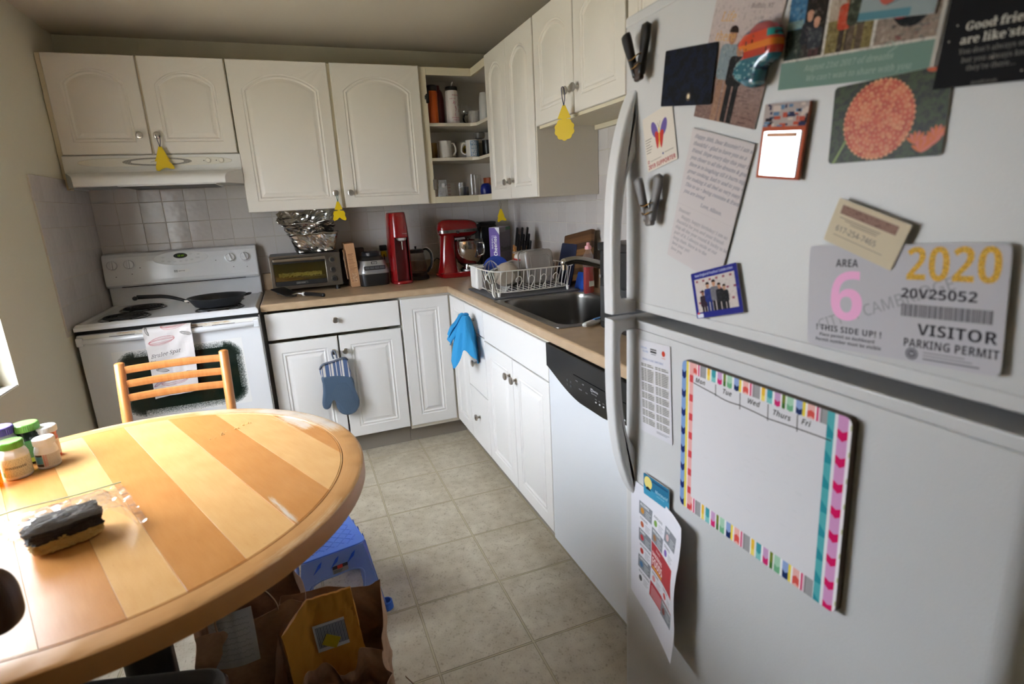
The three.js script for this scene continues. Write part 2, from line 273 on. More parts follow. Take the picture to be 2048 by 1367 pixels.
{ // base cabinets
  const toe = 0.1;
  let c = thing('base_cabinet', 'white base cabinet with one wide drawer and two panelled doors beside the stove', 'cabinet');
  part(c, 'carcass', [BB(1.034, 1.722, toe, CBT - 0.002, 0.02, ZL - 0.016, 0.001), BB(1.034, 1.722, 0, toe, 0.02, ZL - 0.09, 0)], [M(0xdcd6c8, 0.5)]);
  leaf(c, 'drawer', 'z', ZL, 1.040, 1.717, 0.724, 0.863, white, { slab: 1, knob: [1.378, 0.797] });
  leaf(c, 'door', 'z', ZL, 1.040, 1.376, 0.1225, 0.707, white, { knob: [1.350, 0.628] });
  leaf(c, 'door', 'z', ZL, 1.384, 1.717, 0.1225, 0.707, white, { knob: [1.410, 0.624], tilt: 0.004 });
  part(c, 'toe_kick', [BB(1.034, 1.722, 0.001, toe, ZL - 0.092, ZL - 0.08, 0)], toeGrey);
  c = thing('base_cabinet', 'white L-shaped corner base cabinet with two tall hinged panels meeting in the corner', 'cabinet');
  part(c, 'carcass', [BB(1.724, XRW - 0.02, toe, CBT - 0.002, 0.02, ZL - 0.016, 0.001), BB(XLO + 0.016, XRW - 0.02, toe, CBT - 0.002, ZL - 0.016, 0.935, 0.001)], M(0xdcd6c8, 0.5));
  leaf(c, 'door', 'z', ZL, 1.728, 1.998, 0.1225, 0.863, white, { margin: 0.06 });
  leaf(c, 'door', 'x', XLO, 0.640, 0.931, 0.1225, 0.863, white, { margin: 0.06, knob: [0.905, 0.785] });
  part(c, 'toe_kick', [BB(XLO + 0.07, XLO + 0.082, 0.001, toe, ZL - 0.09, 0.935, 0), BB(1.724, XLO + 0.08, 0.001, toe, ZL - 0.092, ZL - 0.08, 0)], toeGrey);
  c = thing('drawer_cabinet', 'white narrow base cabinet of three plain drawers left of the sink cabinet', 'cabinet');
  part(c, 'carcass', [BB(XLO + 0.016, XRW - 0.02, toe, CBT - 0.002, 0.937, 1.236, 0.001)], M(0xdcd6c8, 0.5));
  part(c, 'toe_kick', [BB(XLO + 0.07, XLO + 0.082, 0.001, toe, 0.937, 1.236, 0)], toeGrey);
  leaf(c, 'drawer', 'x', XLO, 0.936, 1.231, 0.735, 0.863, white, { slab: 1, knob: [1.085, 0.80] });
  leaf(c, 'drawer', 'x', XLO, 0.936, 1.231, 0.428, 0.730, white, { slab: 1, knob: [1.085, 0.578] });
  leaf(c, 'drawer', 'x', XLO, 0.936, 1.231, 0.1225, 0.423, white, { slab: 1, knob: [1.085, 0.288] });
  c = thing('base_cabinet', 'white sink base cabinet with a plain false front over two panelled doors', 'cabinet');
  part(c, 'carcass', [BB(XLO + 0.016, XRW - 0.02, toe, 0.66, 1.238, 1.951, 0.001), BB(XLO + 0.016, XLO + 0.03, 0.66, CBT - 0.002, 1.238, 1.951, 0.001)], M(0xdcd6c8, 0.5));
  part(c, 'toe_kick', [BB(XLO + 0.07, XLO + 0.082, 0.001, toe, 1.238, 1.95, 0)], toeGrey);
  leaf(c, 'false_front', 'x', XLO, 1.235, 1.951, 0.724, 0.863, white, { slab: 1 });
  leaf(c, 'door', 'x', XLO, 1.235, 1.588, 0.1225, 0.718, white, { knob: [1.556, 0.640] });
  leaf(c, 'door', 'x', XLO, 1.592, 1.951, 0.1225, 0.718, white, { knob: [1.628, 0.640] });
}
// countertop: L of speckled laminate with a rolled front and a low backsplash, cut out for the sink
const SK = { z0: 1.30, z1: 1.95, x0: 2.055, x1: 2.50 };
const lamTex = pix(512, 512, (x, y) => { const a = n2(x / 120, y / 120), b = n2(x / 5, y / 5), c = n2(x / 2.2 + 7, y / 2.2); let col = mixc([190, 165, 134], [176, 150, 119], 0.5 + 0.5 * a); col = mixc(col, [152, 124, 94], Math.max(0, b - 0.3) * 0.8); col = mixc(col, [208, 184, 158], Math.max(0, c - 0.45) * 0.8); return col; }, { mirror: true });
const laminate = M(0xffffff, 0.33, { map: lamTex, metric: 3 });
{
  const c = thing('countertop', 'tan speckled laminate L-shaped countertop with rolled front edge', 'countertop');
  const ZC = 0.6455, XC = 1.993, t = CT - CBT, end = 2.575, x0 = 1.030;
  const L = shp([[x0, -0.012], [x0, -ZC], [XC, -ZC], [XC, -end], [XRW - 0.008, -end], [XRW - 0.008, -0.012]]);
  const hole = rrect(SK.x1 - SK.x0 - 0.02, SK.z1 - SK.z0 - 0.02, 0.03, (SK.x0 + SK.x1) / 2, -(SK.z0 + SK.z1) / 2); L.holes.push(hole);
  const pcs = EX(L, CT - CBT, 0.009, 4).rotateX(-PI / 2).translate(0, CBT, 0);
  part(c, 'worktop', pcs, laminate);
  part(c, 'backsplash', [BB(x0, XRW - 0.03, CT - 0.002, CT + 0.10, 0.009, 0.03, 0.004), BB(XRW - 0.03, XRW - 0.009, CT - 0.002, CT + 0.10, 0.009, end, 0.004)], laminate);
}

// ---------- appliances ----------
const enamel = M(0xe2e4e7, 0.22, { clearcoat: 0.4, clearcoatRoughness: 0.1 }), blackEnamel = M(0x15161a, 0.25), blackPlastic = M(0x131314, 0.42), rubber = M(0x1b1b1d, 0.75);
const greyPrint = (w, h, f) => M(0xffffff, 0.3, { map: print(w, h, f) });
function face(parent, name, w, h, mat, p, rx = 0, ry = 0, rz = 0, label) { const m = part(parent, name, new THREE.BoxGeometry(w, h, 0.0008), mat, label); m.rotation.order = 'YXZ'; m.position.set(...p); m.rotation.set(rx, ry, rz); return m; }
{ // stove
  const c = thing('stove', 'white electric coil range with control backguard and dark oven window', 'stove');
  const x0 = 0.262, x1 = 1.022, xm = (x0 + x1) / 2;
  part(c, 'body', [BB(x0, x1, 0.03, 0.872, 0.03, 0.655, 0.003)], enamel);
  part(c, 'kick_panel', BB(x0 + 0.01, x1 - 0.01, 0, 0.05, 0.06, 0.60, 0), blackGap);
  // cooktop pressed from one sheet: raised rim round a shallow well
  const top = grid(76, 66, (u, v) => { const x = x0 + u * (x1 - x0), z = 0.06 + v * 0.63, e = Math.min(x - x0, x1 - x, 0.69 - z), dz = Math.min(e, 0.03); const y = 0.914 - 0.012 * Math.pow(1 - Math.min(e / 0.012, 1), 2) - 0.006 * THREE.MathUtils.smoothstep(dz, 0.016, 0.03); return [x, y, z]; });
  { const i = top.index.array; for (let k = 0; k < i.length; k += 3) { const t = i[k + 1]; i[k + 1] = i[k + 2]; i[k + 2] = t; } top.computeVertexNormals(); }
  part(c, 'cooktop', [top, BB(x0, x1, 0.884, 0.9025, 0.06, 0.69, 0.003)], enamel);
  part(c, 'gap', BB(x0 + 0.006, x1 - 0.006, 0.868, 0.886, 0.06, 0.676, 0), blackGap);
  const pan = M(0x26241f, 0.35, { metalness: 0.6 }), coilM = M(0x141312, 0.55);
  for (const [bx, bz, r] of [[0.432, 0.555, 0.100], [0.452, 0.285, 0.100], [0.842, 0.560, 0.104], [0.842, 0.280, 0.085]]) {
    const dp = part(c, 'burner', LA([[0.02, -0.018], [r * 0.5, -0.018], [r * 0.85, -0.010], [r * 0.98, 0.001], [r * 1.04, 0.0025], [r * 1.07, 0.001], [r * 1.08, -0.002]], 48), pan); dp.position.set(bx, 0.909, bz);
    const sp = []; const turns = r > 0.09 ? 5 : 4; for (let i = 0; i <= turns * 24; i++) { const t = i / 24 * 2 * PI, q = 0.018 + (r * 0.92 - 0.018) * i / (turns * 24); sp.push([Math.cos(t) * q, 0.008, Math.sin(t) * q]); }
    part(dp, 'coil', new THREE.TubeGeometry(new THREE.CatmullRomCurve3(sp.map((p) => V(...p))), turns * 40, 0.0042, 7), coilM);
    part(dp, 'coil_support', [0, 1, 2].map((k) => B(r * 1.8, 0.004, 0.003, 0, 0.0015, 0, 0).rotateY(k * PI / 3)), pan);
  }
  // backguard
  const prof = [[-0.030, 0.900], [-0.076, 0.900], [-0.076, 1.002], [-0.082, 1.008], [-0.112, 1.012], [-0.119, 1.022], [-0.119, 1.040], [-0.104, 1.140], [-0.098, 1.168], [-0.086, 1.184], [-0.066, 1.190], [-0.030, 1.190]];
  part(c, 'backguard', EX(prof, x1 - x0 - 0.004, 0.008, 3).rotateY(PI / 2).translate(x0 + 0.002, 0, 0).scale(1, 1, 1), enamel);
  part(c, 'vent_slot', BB(0.335, 0.945, 1.0085, 1.0125, 0.085, 0.1145, 0.001), blackGap);
  const tl = Math.atan2(0.015, 0.1), fz = (y) => 0.119 - (y - 1.04) * 0.15;
  const dial = merge([LA([[0, 0], [0.028, 0], [0.030, 0.001], [0.030, 0.0025], [0.027, 0.003], [0, 0.003]], 36).rotateX(PI / 2), LA([[0.0235, 0.003], [0.023, 0.016], [0.021, 0.020], [0, 0.021]], 32).rotateX(PI / 2)]), grip = B(0.012, 0.044, 0.014, 0, 0, 0.025, 0.004);
  const tickM = greyPrint(128, 128, (g) => { g.fillStyle = '#e4e4e3'; g.fillRect(0, 0, 128, 128); g.strokeStyle = '#9a9a98'; g.lineWidth = 3; for (let k = 0; k < 11; k++) { const a = -2.6 + k * 0.52 - PI / 2; g.beginPath(); g.moveTo(64 + 50 * Math.cos(a), 64 + 50 * Math.sin(a)); g.lineTo(64 + 60 * Math.cos(a), 64 + 60 * Math.sin(a)); g.stroke(); } });
  for (const kx of [0.312, 0.389, 0.882, 0.957]) {
    const k = part(c, 'control_dial', dial.clone(), enamel); k.position.set(kx, 1.128, fz(1.128) - 0.0005); k.rotation.x = -tl;
    const gk = part(k, 'grip', grip.clone(), enamel); gk.rotation.z = kx > 0.6 ? 0.3 : 0;
  }
  const oval = (w, h, n = 40) => { const s = new THREE.Shape(); s.absellipse(0, 0, w, h, 0, 2 * PI); return s; };
  const pn = part(c, 'control_panel', EX(oval(0.134, 0.037), 0.003, 0.0012, 2, 40), M(0xdedfe0, 0.3)); pn.position.set(0.636, 1.145, fz(1.145) - 0.001); pn.rotation.x = -tl;
  part(pn, 'clock_display', EX(oval(0.034, 0.0145), 0.0012, 0.0004, 1, 32).translate(0, 0.012, 0.0025), M(0x0a0d0a, 0.6));
  face(pn, 'clock_digits', 0.04, 0.014, M(0x0a0d0a, 0.8, { emissive: 0x9fd23a, emissiveIntensity: 0.7, emissiveMap: print(128, 44, (g) => { g.fillStyle = '#000'; g.fillRect(0, 0, 128, 44); g.fillStyle = '#ffffff'; g.font = 'bold italic 36px monospace'; g.fillText('12:01', 12, 35); }) }), [0, 0.012, 0.0036]);
  const bm = M(0xcfd0d1, 0.35); for (const [i, [a, b]] of [[-0.085, 0.008], [-0.088, -0.012], [-0.058, -0.016], [-0.03, -0.018], [-0.002, -0.018], [0.026, -0.016], [0.053, -0.013], [0.083, -0.004], [0.05, 0.018], [0.088, 0.014]].entries()) part(pn, 'button', EX(oval(i === 7 ? 0.012 : 0.008, 0.0042), 0.0012, 0.0004, 1, 16).translate(a, b, 0.0025), bm);
  const em = face(c, 'maker_badge', 0.075, 0.015, greyPrint(256, 52, (g) => { g.fillStyle = '#dfdfde'; g.fillRect(0, 0, 256, 52); g.strokeStyle = '#55585c'; g.lineWidth = 6; g.strokeRect(8, 8, 50, 34); g.beginPath(); g.moveTo(18, 36); g.lineTo(18, 16); g.lineTo(33, 30); g.lineTo(48, 16); g.lineTo(48, 36); g.stroke(); g.fillStyle = '#66696d'; g.font = 'bold 27px sans-serif'; g.fillText('MAYTAG', 76, 36); }), [0.63, 1.075, fz(1.075) + 0.0002], -tl);
  { const im = M(0x4a4a4a, 0.5); for (const [a, b] of [[0.436, 1.108], [0.806, 1.118], [0.892, 1.075], [0.962, 1.07], [0.395, 1.078], [0.32, 1.068]]) part(c, 'indicator_mark', B(0.006, 0.0035, 0.0012, a, b, fz(b), 0), im); }
  // oven door
  const d = part(c, 'oven_door', [BB(x0 + 0.003, x1 - 0.003, 0.225, 0.866, 0.655, 0.69, 0.006, 3)], enamel);
  const rust = greyPrint(1024, 48, (g, w, h) => { g.fillStyle = '#e8e6df'; g.fillRect(0, 0, w, h); for (let i = 0; i < 900; i++) { const x = 210 + rnd() * 640, y = rnd() * rnd() * 40, s = 2 + rnd() * 9; g.fillStyle = `rgba(${150 + rnd() * 40},${105 + rnd() * 30},${50 + rnd() * 25},${0.05 + rnd() * 0.08})`; g.fillRect(x - s, y, s * 3, 1 + rnd() * 3); } for (let i = 0; i < 30; i++) { g.fillStyle = 'rgba(60,40,20,.6)'; g.fillRect(200 + rnd() * 700, rnd() * 40, 2, 2); } });
  face(d, 'vent_strip', 0.74, 0.032, rust, [xm, 0.848, 0.6905]);
  for (const x of [0.44, 0.575, 0.72, 0.86]) part(d, 'vent_slot', BB(x - 0.05, x + 0.05, 0.846, 0.850, 0.68, 0.6915, 0), blackGap);
  const win = greyPrint(1024, 640, (g, w, h) => { g.fillStyle = '#e9e9e8'; g.fillRect(0, 0, w, h); const rrp = (i, r) => { g.beginPath(); g.roundRect(i, i, w - 2 * i, h - 2 * i, r); }; g.fillStyle = '#142019'; rrp(70, 90); g.fill(); for (let n = 0; n < 42000; n++) { const t = 1 - Math.sqrt(rnd()), per = rnd() * 2 * PI, ca = Math.cos(per), sa = Math.sin(per), q = rnd(); let x, y; const o = t * 62; if (q < 0.3) { x = 160 + rnd() * (w - 320); y = rnd() < 0.5 ? 70 - o : h - 70 + o; } else if (q < 0.55) { y = 160 + rnd() * (h - 320); x = rnd() < 0.5 ? 70 - o : w - 70 + o; } else { x = (ca > 0 ? w - 160 : 160) + ca * (90 + o); y = (sa > 0 ? h - 160 : 160) + sa * (90 + o); } g.beginPath(); g.arc(x, y, 1.15, 0, 7); g.fill(); } });
  win.roughness = 0.1;
  face(d, 'oven_window', 0.545, 0.335, win, [0.655, 0.607, 0.6907]);
  // handle: a broad moulded bar bowing outwards
  part(d, 'oven_handle', grid(40, 12, (u, v) => { const x = x0 + 0.004 + u * (x1 - x0 - 0.008), e = Math.pow(Math.sin(PI * Math.min(Math.max(u, 0.001), 0.999)), 0.35), a = v * 2 * PI; return [x, 0.838 + 0.014 * Math.sin(-a) * (0.75 + 0.25 * e), 0.700 + 0.03 * e * 1.0 + 0.012 * Math.cos(a) * (0.5 + 0.5 * e) - 0.012]; }), enamel);
  part(d, 'handle_backing', [BB(x0 + 0.003, x1 - 0.003, 0.818, 0.832, 0.688, 0.698, 0.003), BB(x0 + 0.003, x0 + 0.03, 0.818, 0.858, 0.688, 0.71, 0.006), BB(x1 - 0.03, x1 - 0.003, 0.818, 0.858, 0.688, 0.71, 0.006)], enamel);
  part(c, 'storage_drawer', BB(x0 + 0.003, x1 - 0.003, 0.055, 0.215, 0.65, 0.688, 0.006, 3), enamel);
}
{ // range hood: plan narrows towards the front
  const c = thing('range_hood', 'white range hood with oval vent strip under the short cabinet', 'range hood');
  const P = [[0.012, 1.669], [0.318, 1.669], [0.326, 1.664], [0.329, 1.600], [0.335, 1.588], [0.442, 1.566], [0.454, 1.556], [0.460, 1.544], [0.460, 1.522], [0.456, 1.517], [0.440, 1.517], [0.436, 1.526]];
  const ex = (z) => Math.max(0, (z - 0.33)) / 0.13;
  const xs = (z) => [0.264 + 0.058 * ex(z), 1.030 - 0.075 * ex(z)];
  const q = []; const qd = (a, b, cc, d) => q.push(...a, ...b, ...cc, ...a, ...cc, ...d);
  for (let i = 0; i < P.length - 1; i++) { const [z0, y0] = P[i], [z1, y1] = P[i + 1], [a0, b0] = xs(z0), [a1, b1] = xs(z1); qd([a0, y0, z0], [a1, y1, z1], [b1, y1, z1], [b0, y0, z0]); }
  for (const s of [0, 1]) for (let i = 1; i < P.length - 2; i++) { const [z0, y0] = P[i], [z1, y1] = P[i + 1], A = [xs(z0)[s], y0, z0], Bq = [xs(z1)[s], y1, z1], C2 = [xs(z1)[s], 1.517, z1], D = [xs(z0)[s], 1.517, z0]; s ? qd(A, Bq, C2, D) : qd(D, C2, Bq, A); }
  for (const s of [0, 1]) { const x = xs(0)[s]; const a = [x, 1.517, 0.012], b = [x, 1.517, 0.33], d = [x, 1.669, 0.318], e = [x, 1.669, 0.012]; s ? qd(e, d, b, a) : qd(a, b, d, e); }
  let g = new THREE.BufferGeometry(); g.setAttribute('position', new THREE.Float32BufferAttribute(q, 3)); g.computeVertexNormals(); g = toCreasedNormals(g, 0.6);
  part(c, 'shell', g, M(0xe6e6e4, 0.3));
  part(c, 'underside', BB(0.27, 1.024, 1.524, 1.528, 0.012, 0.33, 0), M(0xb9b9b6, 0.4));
  part(c, 'grease_filter', [BB(0.50, 0.90, 1.512, 1.524, 0.1, 0.43, 0.002)], M(0x4a4a48, 0.4, { metalness: 0.7 }));
  part(c, 'filter_frame', [BB(0.49, 0.91, 1.514, 1.525, 0.425, 0.445, 0.002), BB(0.49, 0.505, 1.514, 1.525, 0.1, 0.44, 0.002), BB(0.895, 0.91, 1.514, 1.525, 0.1, 0.44, 0.002)], M(0xd9d9d6, 0.35));
  const lens = new THREE.Shape(); lens.moveTo(-0.335, 0); lens.quadraticCurveTo(-0.33, 0.016, -0.2, 0.02); lens.lineTo(0.2, 0.02); lens.quadraticCurveTo(0.33, 0.016, 0.335, 0); lens.quadraticCurveTo(0.33, -0.016, 0.2, -0.02); lens.lineTo(-0.2, -0.02); lens.quadraticCurveTo(-0.33, -0.016, -0.335, 0);
  const lp = part(c, 'control_strip', EX(lens, 0.004, 0.0018, 2, 16), M(0xe3e0d6, 0.35)); lp.position.set(0.655, 1.634, 0.325);
  // oval of vent slits round a plain middle
  const slits = []; for (let i = 0; i < 84; i++) { const x = -0.148 + i * 0.296 / 83, o = 0.019 * Math.sqrt(Math.max(0, 1 - (x / 0.15) ** 2)), inn = 0.0125 * Math.sqrt(Math.max(0, 1 - (x / 0.118) ** 2)); if (inn > 0.003) { for (const s of [-1, 1]) slits.push(B(0.0018, o - inn, 0.0012, x, s * (o + inn) / 2, 0.0042, 0)); } else slits.push(B(0.0018, 2 * o, 0.0012, x, 0, 0.0042, 0)); }
  const sl = part(lp, 'vent_slits', slits, blackGap); sl.userData.kind = 'stuff';
  const cp = new THREE.CatmullRomCurve3([...Array(13)].map((_, i) => V(-0.03 + i * 0.005, -0.002 + 0.006 * Math.sin(i / 12 * PI), 0.0042)));
  part(lp, 'maker_mark', new THREE.TubeGeometry(cp, 20, 0.0007, 5), M(0x77756f, 0.5));
  for (const [kx] of [[0.225], [0.285]]) part(lp, 'rotary_knob', LA([[0, 0], [0.013, 0], [0.013, 0.003], [0.0105, 0.006], [0.010, 0.014], [0, 0.015]], 24).rotateX(PI / 2).translate(kx, 0.001, 0.003), M(0xe8e4d8, 0.35));
  { const im = M(0x55534e, 0.5); for (const [a, b] of [[0.205, 0.001], [0.262, 0.001]]) part(lp, 'indicator_mark', CY(0.0026, 0.0026, 0.0012, 0, 0, 0, 12).rotateX(PI / 2).translate(a, b, 0.004), im); }
}
{ // dishwasher
  const c = thing('dishwasher', 'white dishwasher with black curved control panel under the counter', 'dishwasher');
  part(c, 'tub', BB(2.03, 2.55, 0.1, 0.868, 1.957, 2.562, 0), M(0x5b5b5b, 0.6));
  part(c, 'door', BB(2.001, 2.03, 0.108, 0.80, 1.957, 2.562, 0.004, 3), M(0xdfe3e8, 0.2, { clearcoat: 0.5, clearcoatRoughness: 0.08 }));
  const s = new THREE.Shape(); s.moveTo(1.957, 0.872); s.lineTo(1.957, 0.79); s.bezierCurveTo(2.02, 0.774, 2.10, 0.735, 2.2, 0.727); s.lineTo(2.34, 0.727); s.bezierCurveTo(2.44, 0.735, 2.5, 0.774, 2.562, 0.79); s.lineTo(2.562, 0.872); s.closePath();
  const cp = part(c, 'control_panel', EX(s, 0.02, 0.004, 3, 20).rotateY(-PI / 2).translate(2.012, 0, 0), M(0x0b0c0e, 0.22));
  part(c, 'handle_recess', BB(2.0, 2.01, 0.845, 0.866, 2.0, 2.52, 0.003), M(0x0b0b0c, 0.3));
  const lp = M(0x3b3c3e, 0.4), wp = M(0xa8a9aa, 0.4);
  for (let i = 0; i < 4; i++) for (const r of [0, 1]) part(cp, 'button', B(0.003, 0.008, 0.012, 1.9925, 0.782 - r * 0.014, 2.12 + i * 0.024, 0.001), lp); for (let i = 0; i < 8; i++) part(cp, 'button', B(0.003, 0.009, 0.013, 1.9925, 0.757, 2.255 + i * 0.026, 0.001), lp);
  face(cp, 'panel_print', 0.36, 0.06, M(0xffffff, 0.25, { map: print(1024, 170, (g, w, h) => { g.fillStyle = '#0b0c0e'; g.fillRect(0, 0, w, h); g.fillStyle = '#c9cacc'; g.font = '15px sans-serif'; ['Heavy', 'Normal', 'Light', 'Rinse'].forEach((t, i) => g.fillText(t, 58 + i * 60, 46 + (i % 2) * 60)); g.strokeStyle = '#e8e8e8'; g.lineWidth = 3; g.strokeRect(330, 34, 30, 24); g.fillRect(336, 40, 18, 5); g.font = 'bold 20px sans-serif'; g.fillText('MAYTAG', 370, 54); g.font = '12px sans-serif'; g.fillText('Quiet Series 200', 340, 78); ['Temp', 'Dry', 'Delay', 'Lock', 'Start', 'Cancel', 'Clean', 'On'].forEach((t, i) => { g.fillText(t, 400 + i * 62, 112); g.fillRect(404 + i * 62, 128, 22, 12); }); }) }), [1.9905, 0.783, 2.34], 0, -PI / 2);
}
const fridgeBump = pix(256, 256, (x, y) => { const v = 128 + 75 * n2(x / 5, y / 5) + 45 * n2(x / 10 + 50, y / 10); return [v, v, v]; }, { data: true, mirror: true, rep: [5, 5] });
const fridgeWhite = M(0xc8c8c7, 0.42, { metric: 1, bump: fridgeBump, bumpScale: 0.0002 }), fridgePlain = M(0xc8c8c7, 0.42);
const XF = 1.88, FZ0 = 2.622, FZ1 = 3.385;
{ // refrigerator
  const c = thing('refrigerator', 'large white top-freezer refrigerator covered with magnets, photos and notes', 'refrigerator');
  part(c, 'body', BB(1.955, 2.61, 0.03, 1.655, FZ0 + 0.003, FZ1 - 0.003, 0.006), fridgePlain);
  part(c, 'gasket', BB(1.943, 1.957, 0.07, 1.65, FZ0 + 0.02, FZ1 - 0.02, 0), M(0x343434, 0.7));
  part(c, 'base_grille', BB(1.935, 1.96, 0.0, 0.055, FZ0 + 0.01, FZ1 - 0.01, 0.002), M(0x8d8e8e, 0.6));
  part(c, 'hinge_cover', BB(1.90, 1.99, 1.668, 1.685, FZ1 - 0.07, FZ1 - 0.01, 0.005), fridgePlain);
  const plan = (e, r) => { const x0 = XF - e, x1 = XF + 0.066, z0 = FZ0 - e, z1 = FZ1 + e, q = new THREE.Shape(); q.moveTo(x1, -z0); q.lineTo(x0 + r, -z0); q.bezierCurveTo(x0 + r * 0.4, -z0, x0, -z0 - r * 0.4, x0, -z0 - r); q.lineTo(x0, -z1 + r); q.bezierCurveTo(x0, -z1 + r * 0.4, x0 + r * 0.4, -z1, x0 + r, -z1); q.lineTo(x1, -z1); q.closePath(); return q; };
  const slab = (y0, y1, e, bev) => EX(plan(e, 0.028), y1 - y0, bev, 3, 12).rotateX(-PI / 2).translate(0, y0, 0);
  const door = (name, y0, y1) => { const d = part(c, name, slab(y0 + 0.0187, y1 - 0.0187, 0, 0.0003), fridgeWhite); part(d, 'edge_cap', slab(y0, y0 + 0.0186, 0.0006, 0.003), fridgePlain); part(d, 'edge_cap', slab(y1 - 0.0186, y1, 0.0006, 0.003), fridgePlain); return d; };
  const fd = door('freezer_door', 1.114, 1.675), rd = door('refrigerator_door', 0.062, 1.092);
  // bowed handles: side profile in (x, y), extruded along the door
  const hand = (yd, ye, sgn) => { const s = new THREE.Shape(), X = (v) => XF - v, Y = (v) => ye + sgn * v; const len = Math.abs(yd - ye);
    s.moveTo(X(-0.002), Y(len)); s.bezierCurveTo(X(0.012), Y(len * 0.96), X(0.042), Y(len * 0.8), X(0.052), Y(len * 0.55)); s.bezierCurveTo(X(0.058), Y(len * 0.4), X(0.058), Y(len * 0.2), X(0.056), Y(0)); s.lineTo(X(-0.002), Y(0)); s.lineTo(X(-0.002), Y(0.026)); s.lineTo(X(0.026), Y(0.028)); s.quadraticCurveTo(X(0.035), Y(0.03), X(0.036), Y(0.045)); s.bezierCurveTo(X(0.037), Y(len * 0.3), X(0.033), Y(len * 0.5), X(0.020), Y(len * 0.62)); s.bezierCurveTo(X(0.012), Y(len * 0.68), X(0.0), Y(len * 0.7), X(-0.002), Y(len * 0.74)); s.closePath();
    return EX(s, 0.04, 0.008, 4, 24).translate(0, 0, FZ0 + 0.016); };
  part(fd, 'handle', hand(1.545, 1.108, 1), M(0xd6d6d6, 0.35)); part(rd, 'handle', hand(0.678, 1.098, -1), M(0xd6d6d6, 0.35));
}

// ---------- on the stove and the counter ----------
const q = (a, b, t) => a + (b - a) * t;
{ // frying pan: handle points left and a little back
  const c = thing('frying_pan', 'black non-stick frying pan on the right front burner, handle to the left', 'pan', [0.834, 0.9235, 0.535], 0);
  const pm = M(0x1b1d21, 0.42), im = M(0x141518, 0.3);
  part(c, 'pan_body', LA([[0, 0], [0.096, 0], [0.104, 0.003], [0.126, 0.036], [0.134, 0.044], [0.135, 0.046], [0.132, 0.0455], [0.123, 0.037], [0.105, 0.006], [0, 0.005]], 56), pm);
  part(c, 'cooking_surface', LA([[0, 0.0056], [0.1, 0.0056], [0.1215, 0.0368]], 48), im);
  const h = grid(28, 14, (u, v) => { const a = v * 2 * PI, x = -0.128 - u * 0.225, w = 0.010 + 0.007 * Math.sin(Math.min(1, u * 1.5) * PI / 2) - 0.004 * Math.pow(u, 6), y = 0.030 + 0.034 * Math.sin(Math.min(u * 2.6, PI / 2)) + 0.004 * u; return [x, y + 0.0105 * (0.75 + 0.25 * u) * Math.sin(-a), w * Math.cos(a) - 0.22 * u * 0.25]; });
  part(c, 'handle', [h, SPH(0.0115, -0.353, 0.068, -0.013, 1, 0.9, 1.15)], blackPlastic);
  part(c, 'handle_bracket', [B(0.03, 0.012, 0.02, -0.132, 0.034, 0, 0.004)], steel);
  part(c, 'helper_handle', TU([[0.128, 0.039, -0.03], [0.152, 0.043, -0.02], [0.156, 0.044, 0], [0.152, 0.043, 0.02], [0.128, 0.039, 0.03]], 0.004, 20, 8), blackPlastic);
}
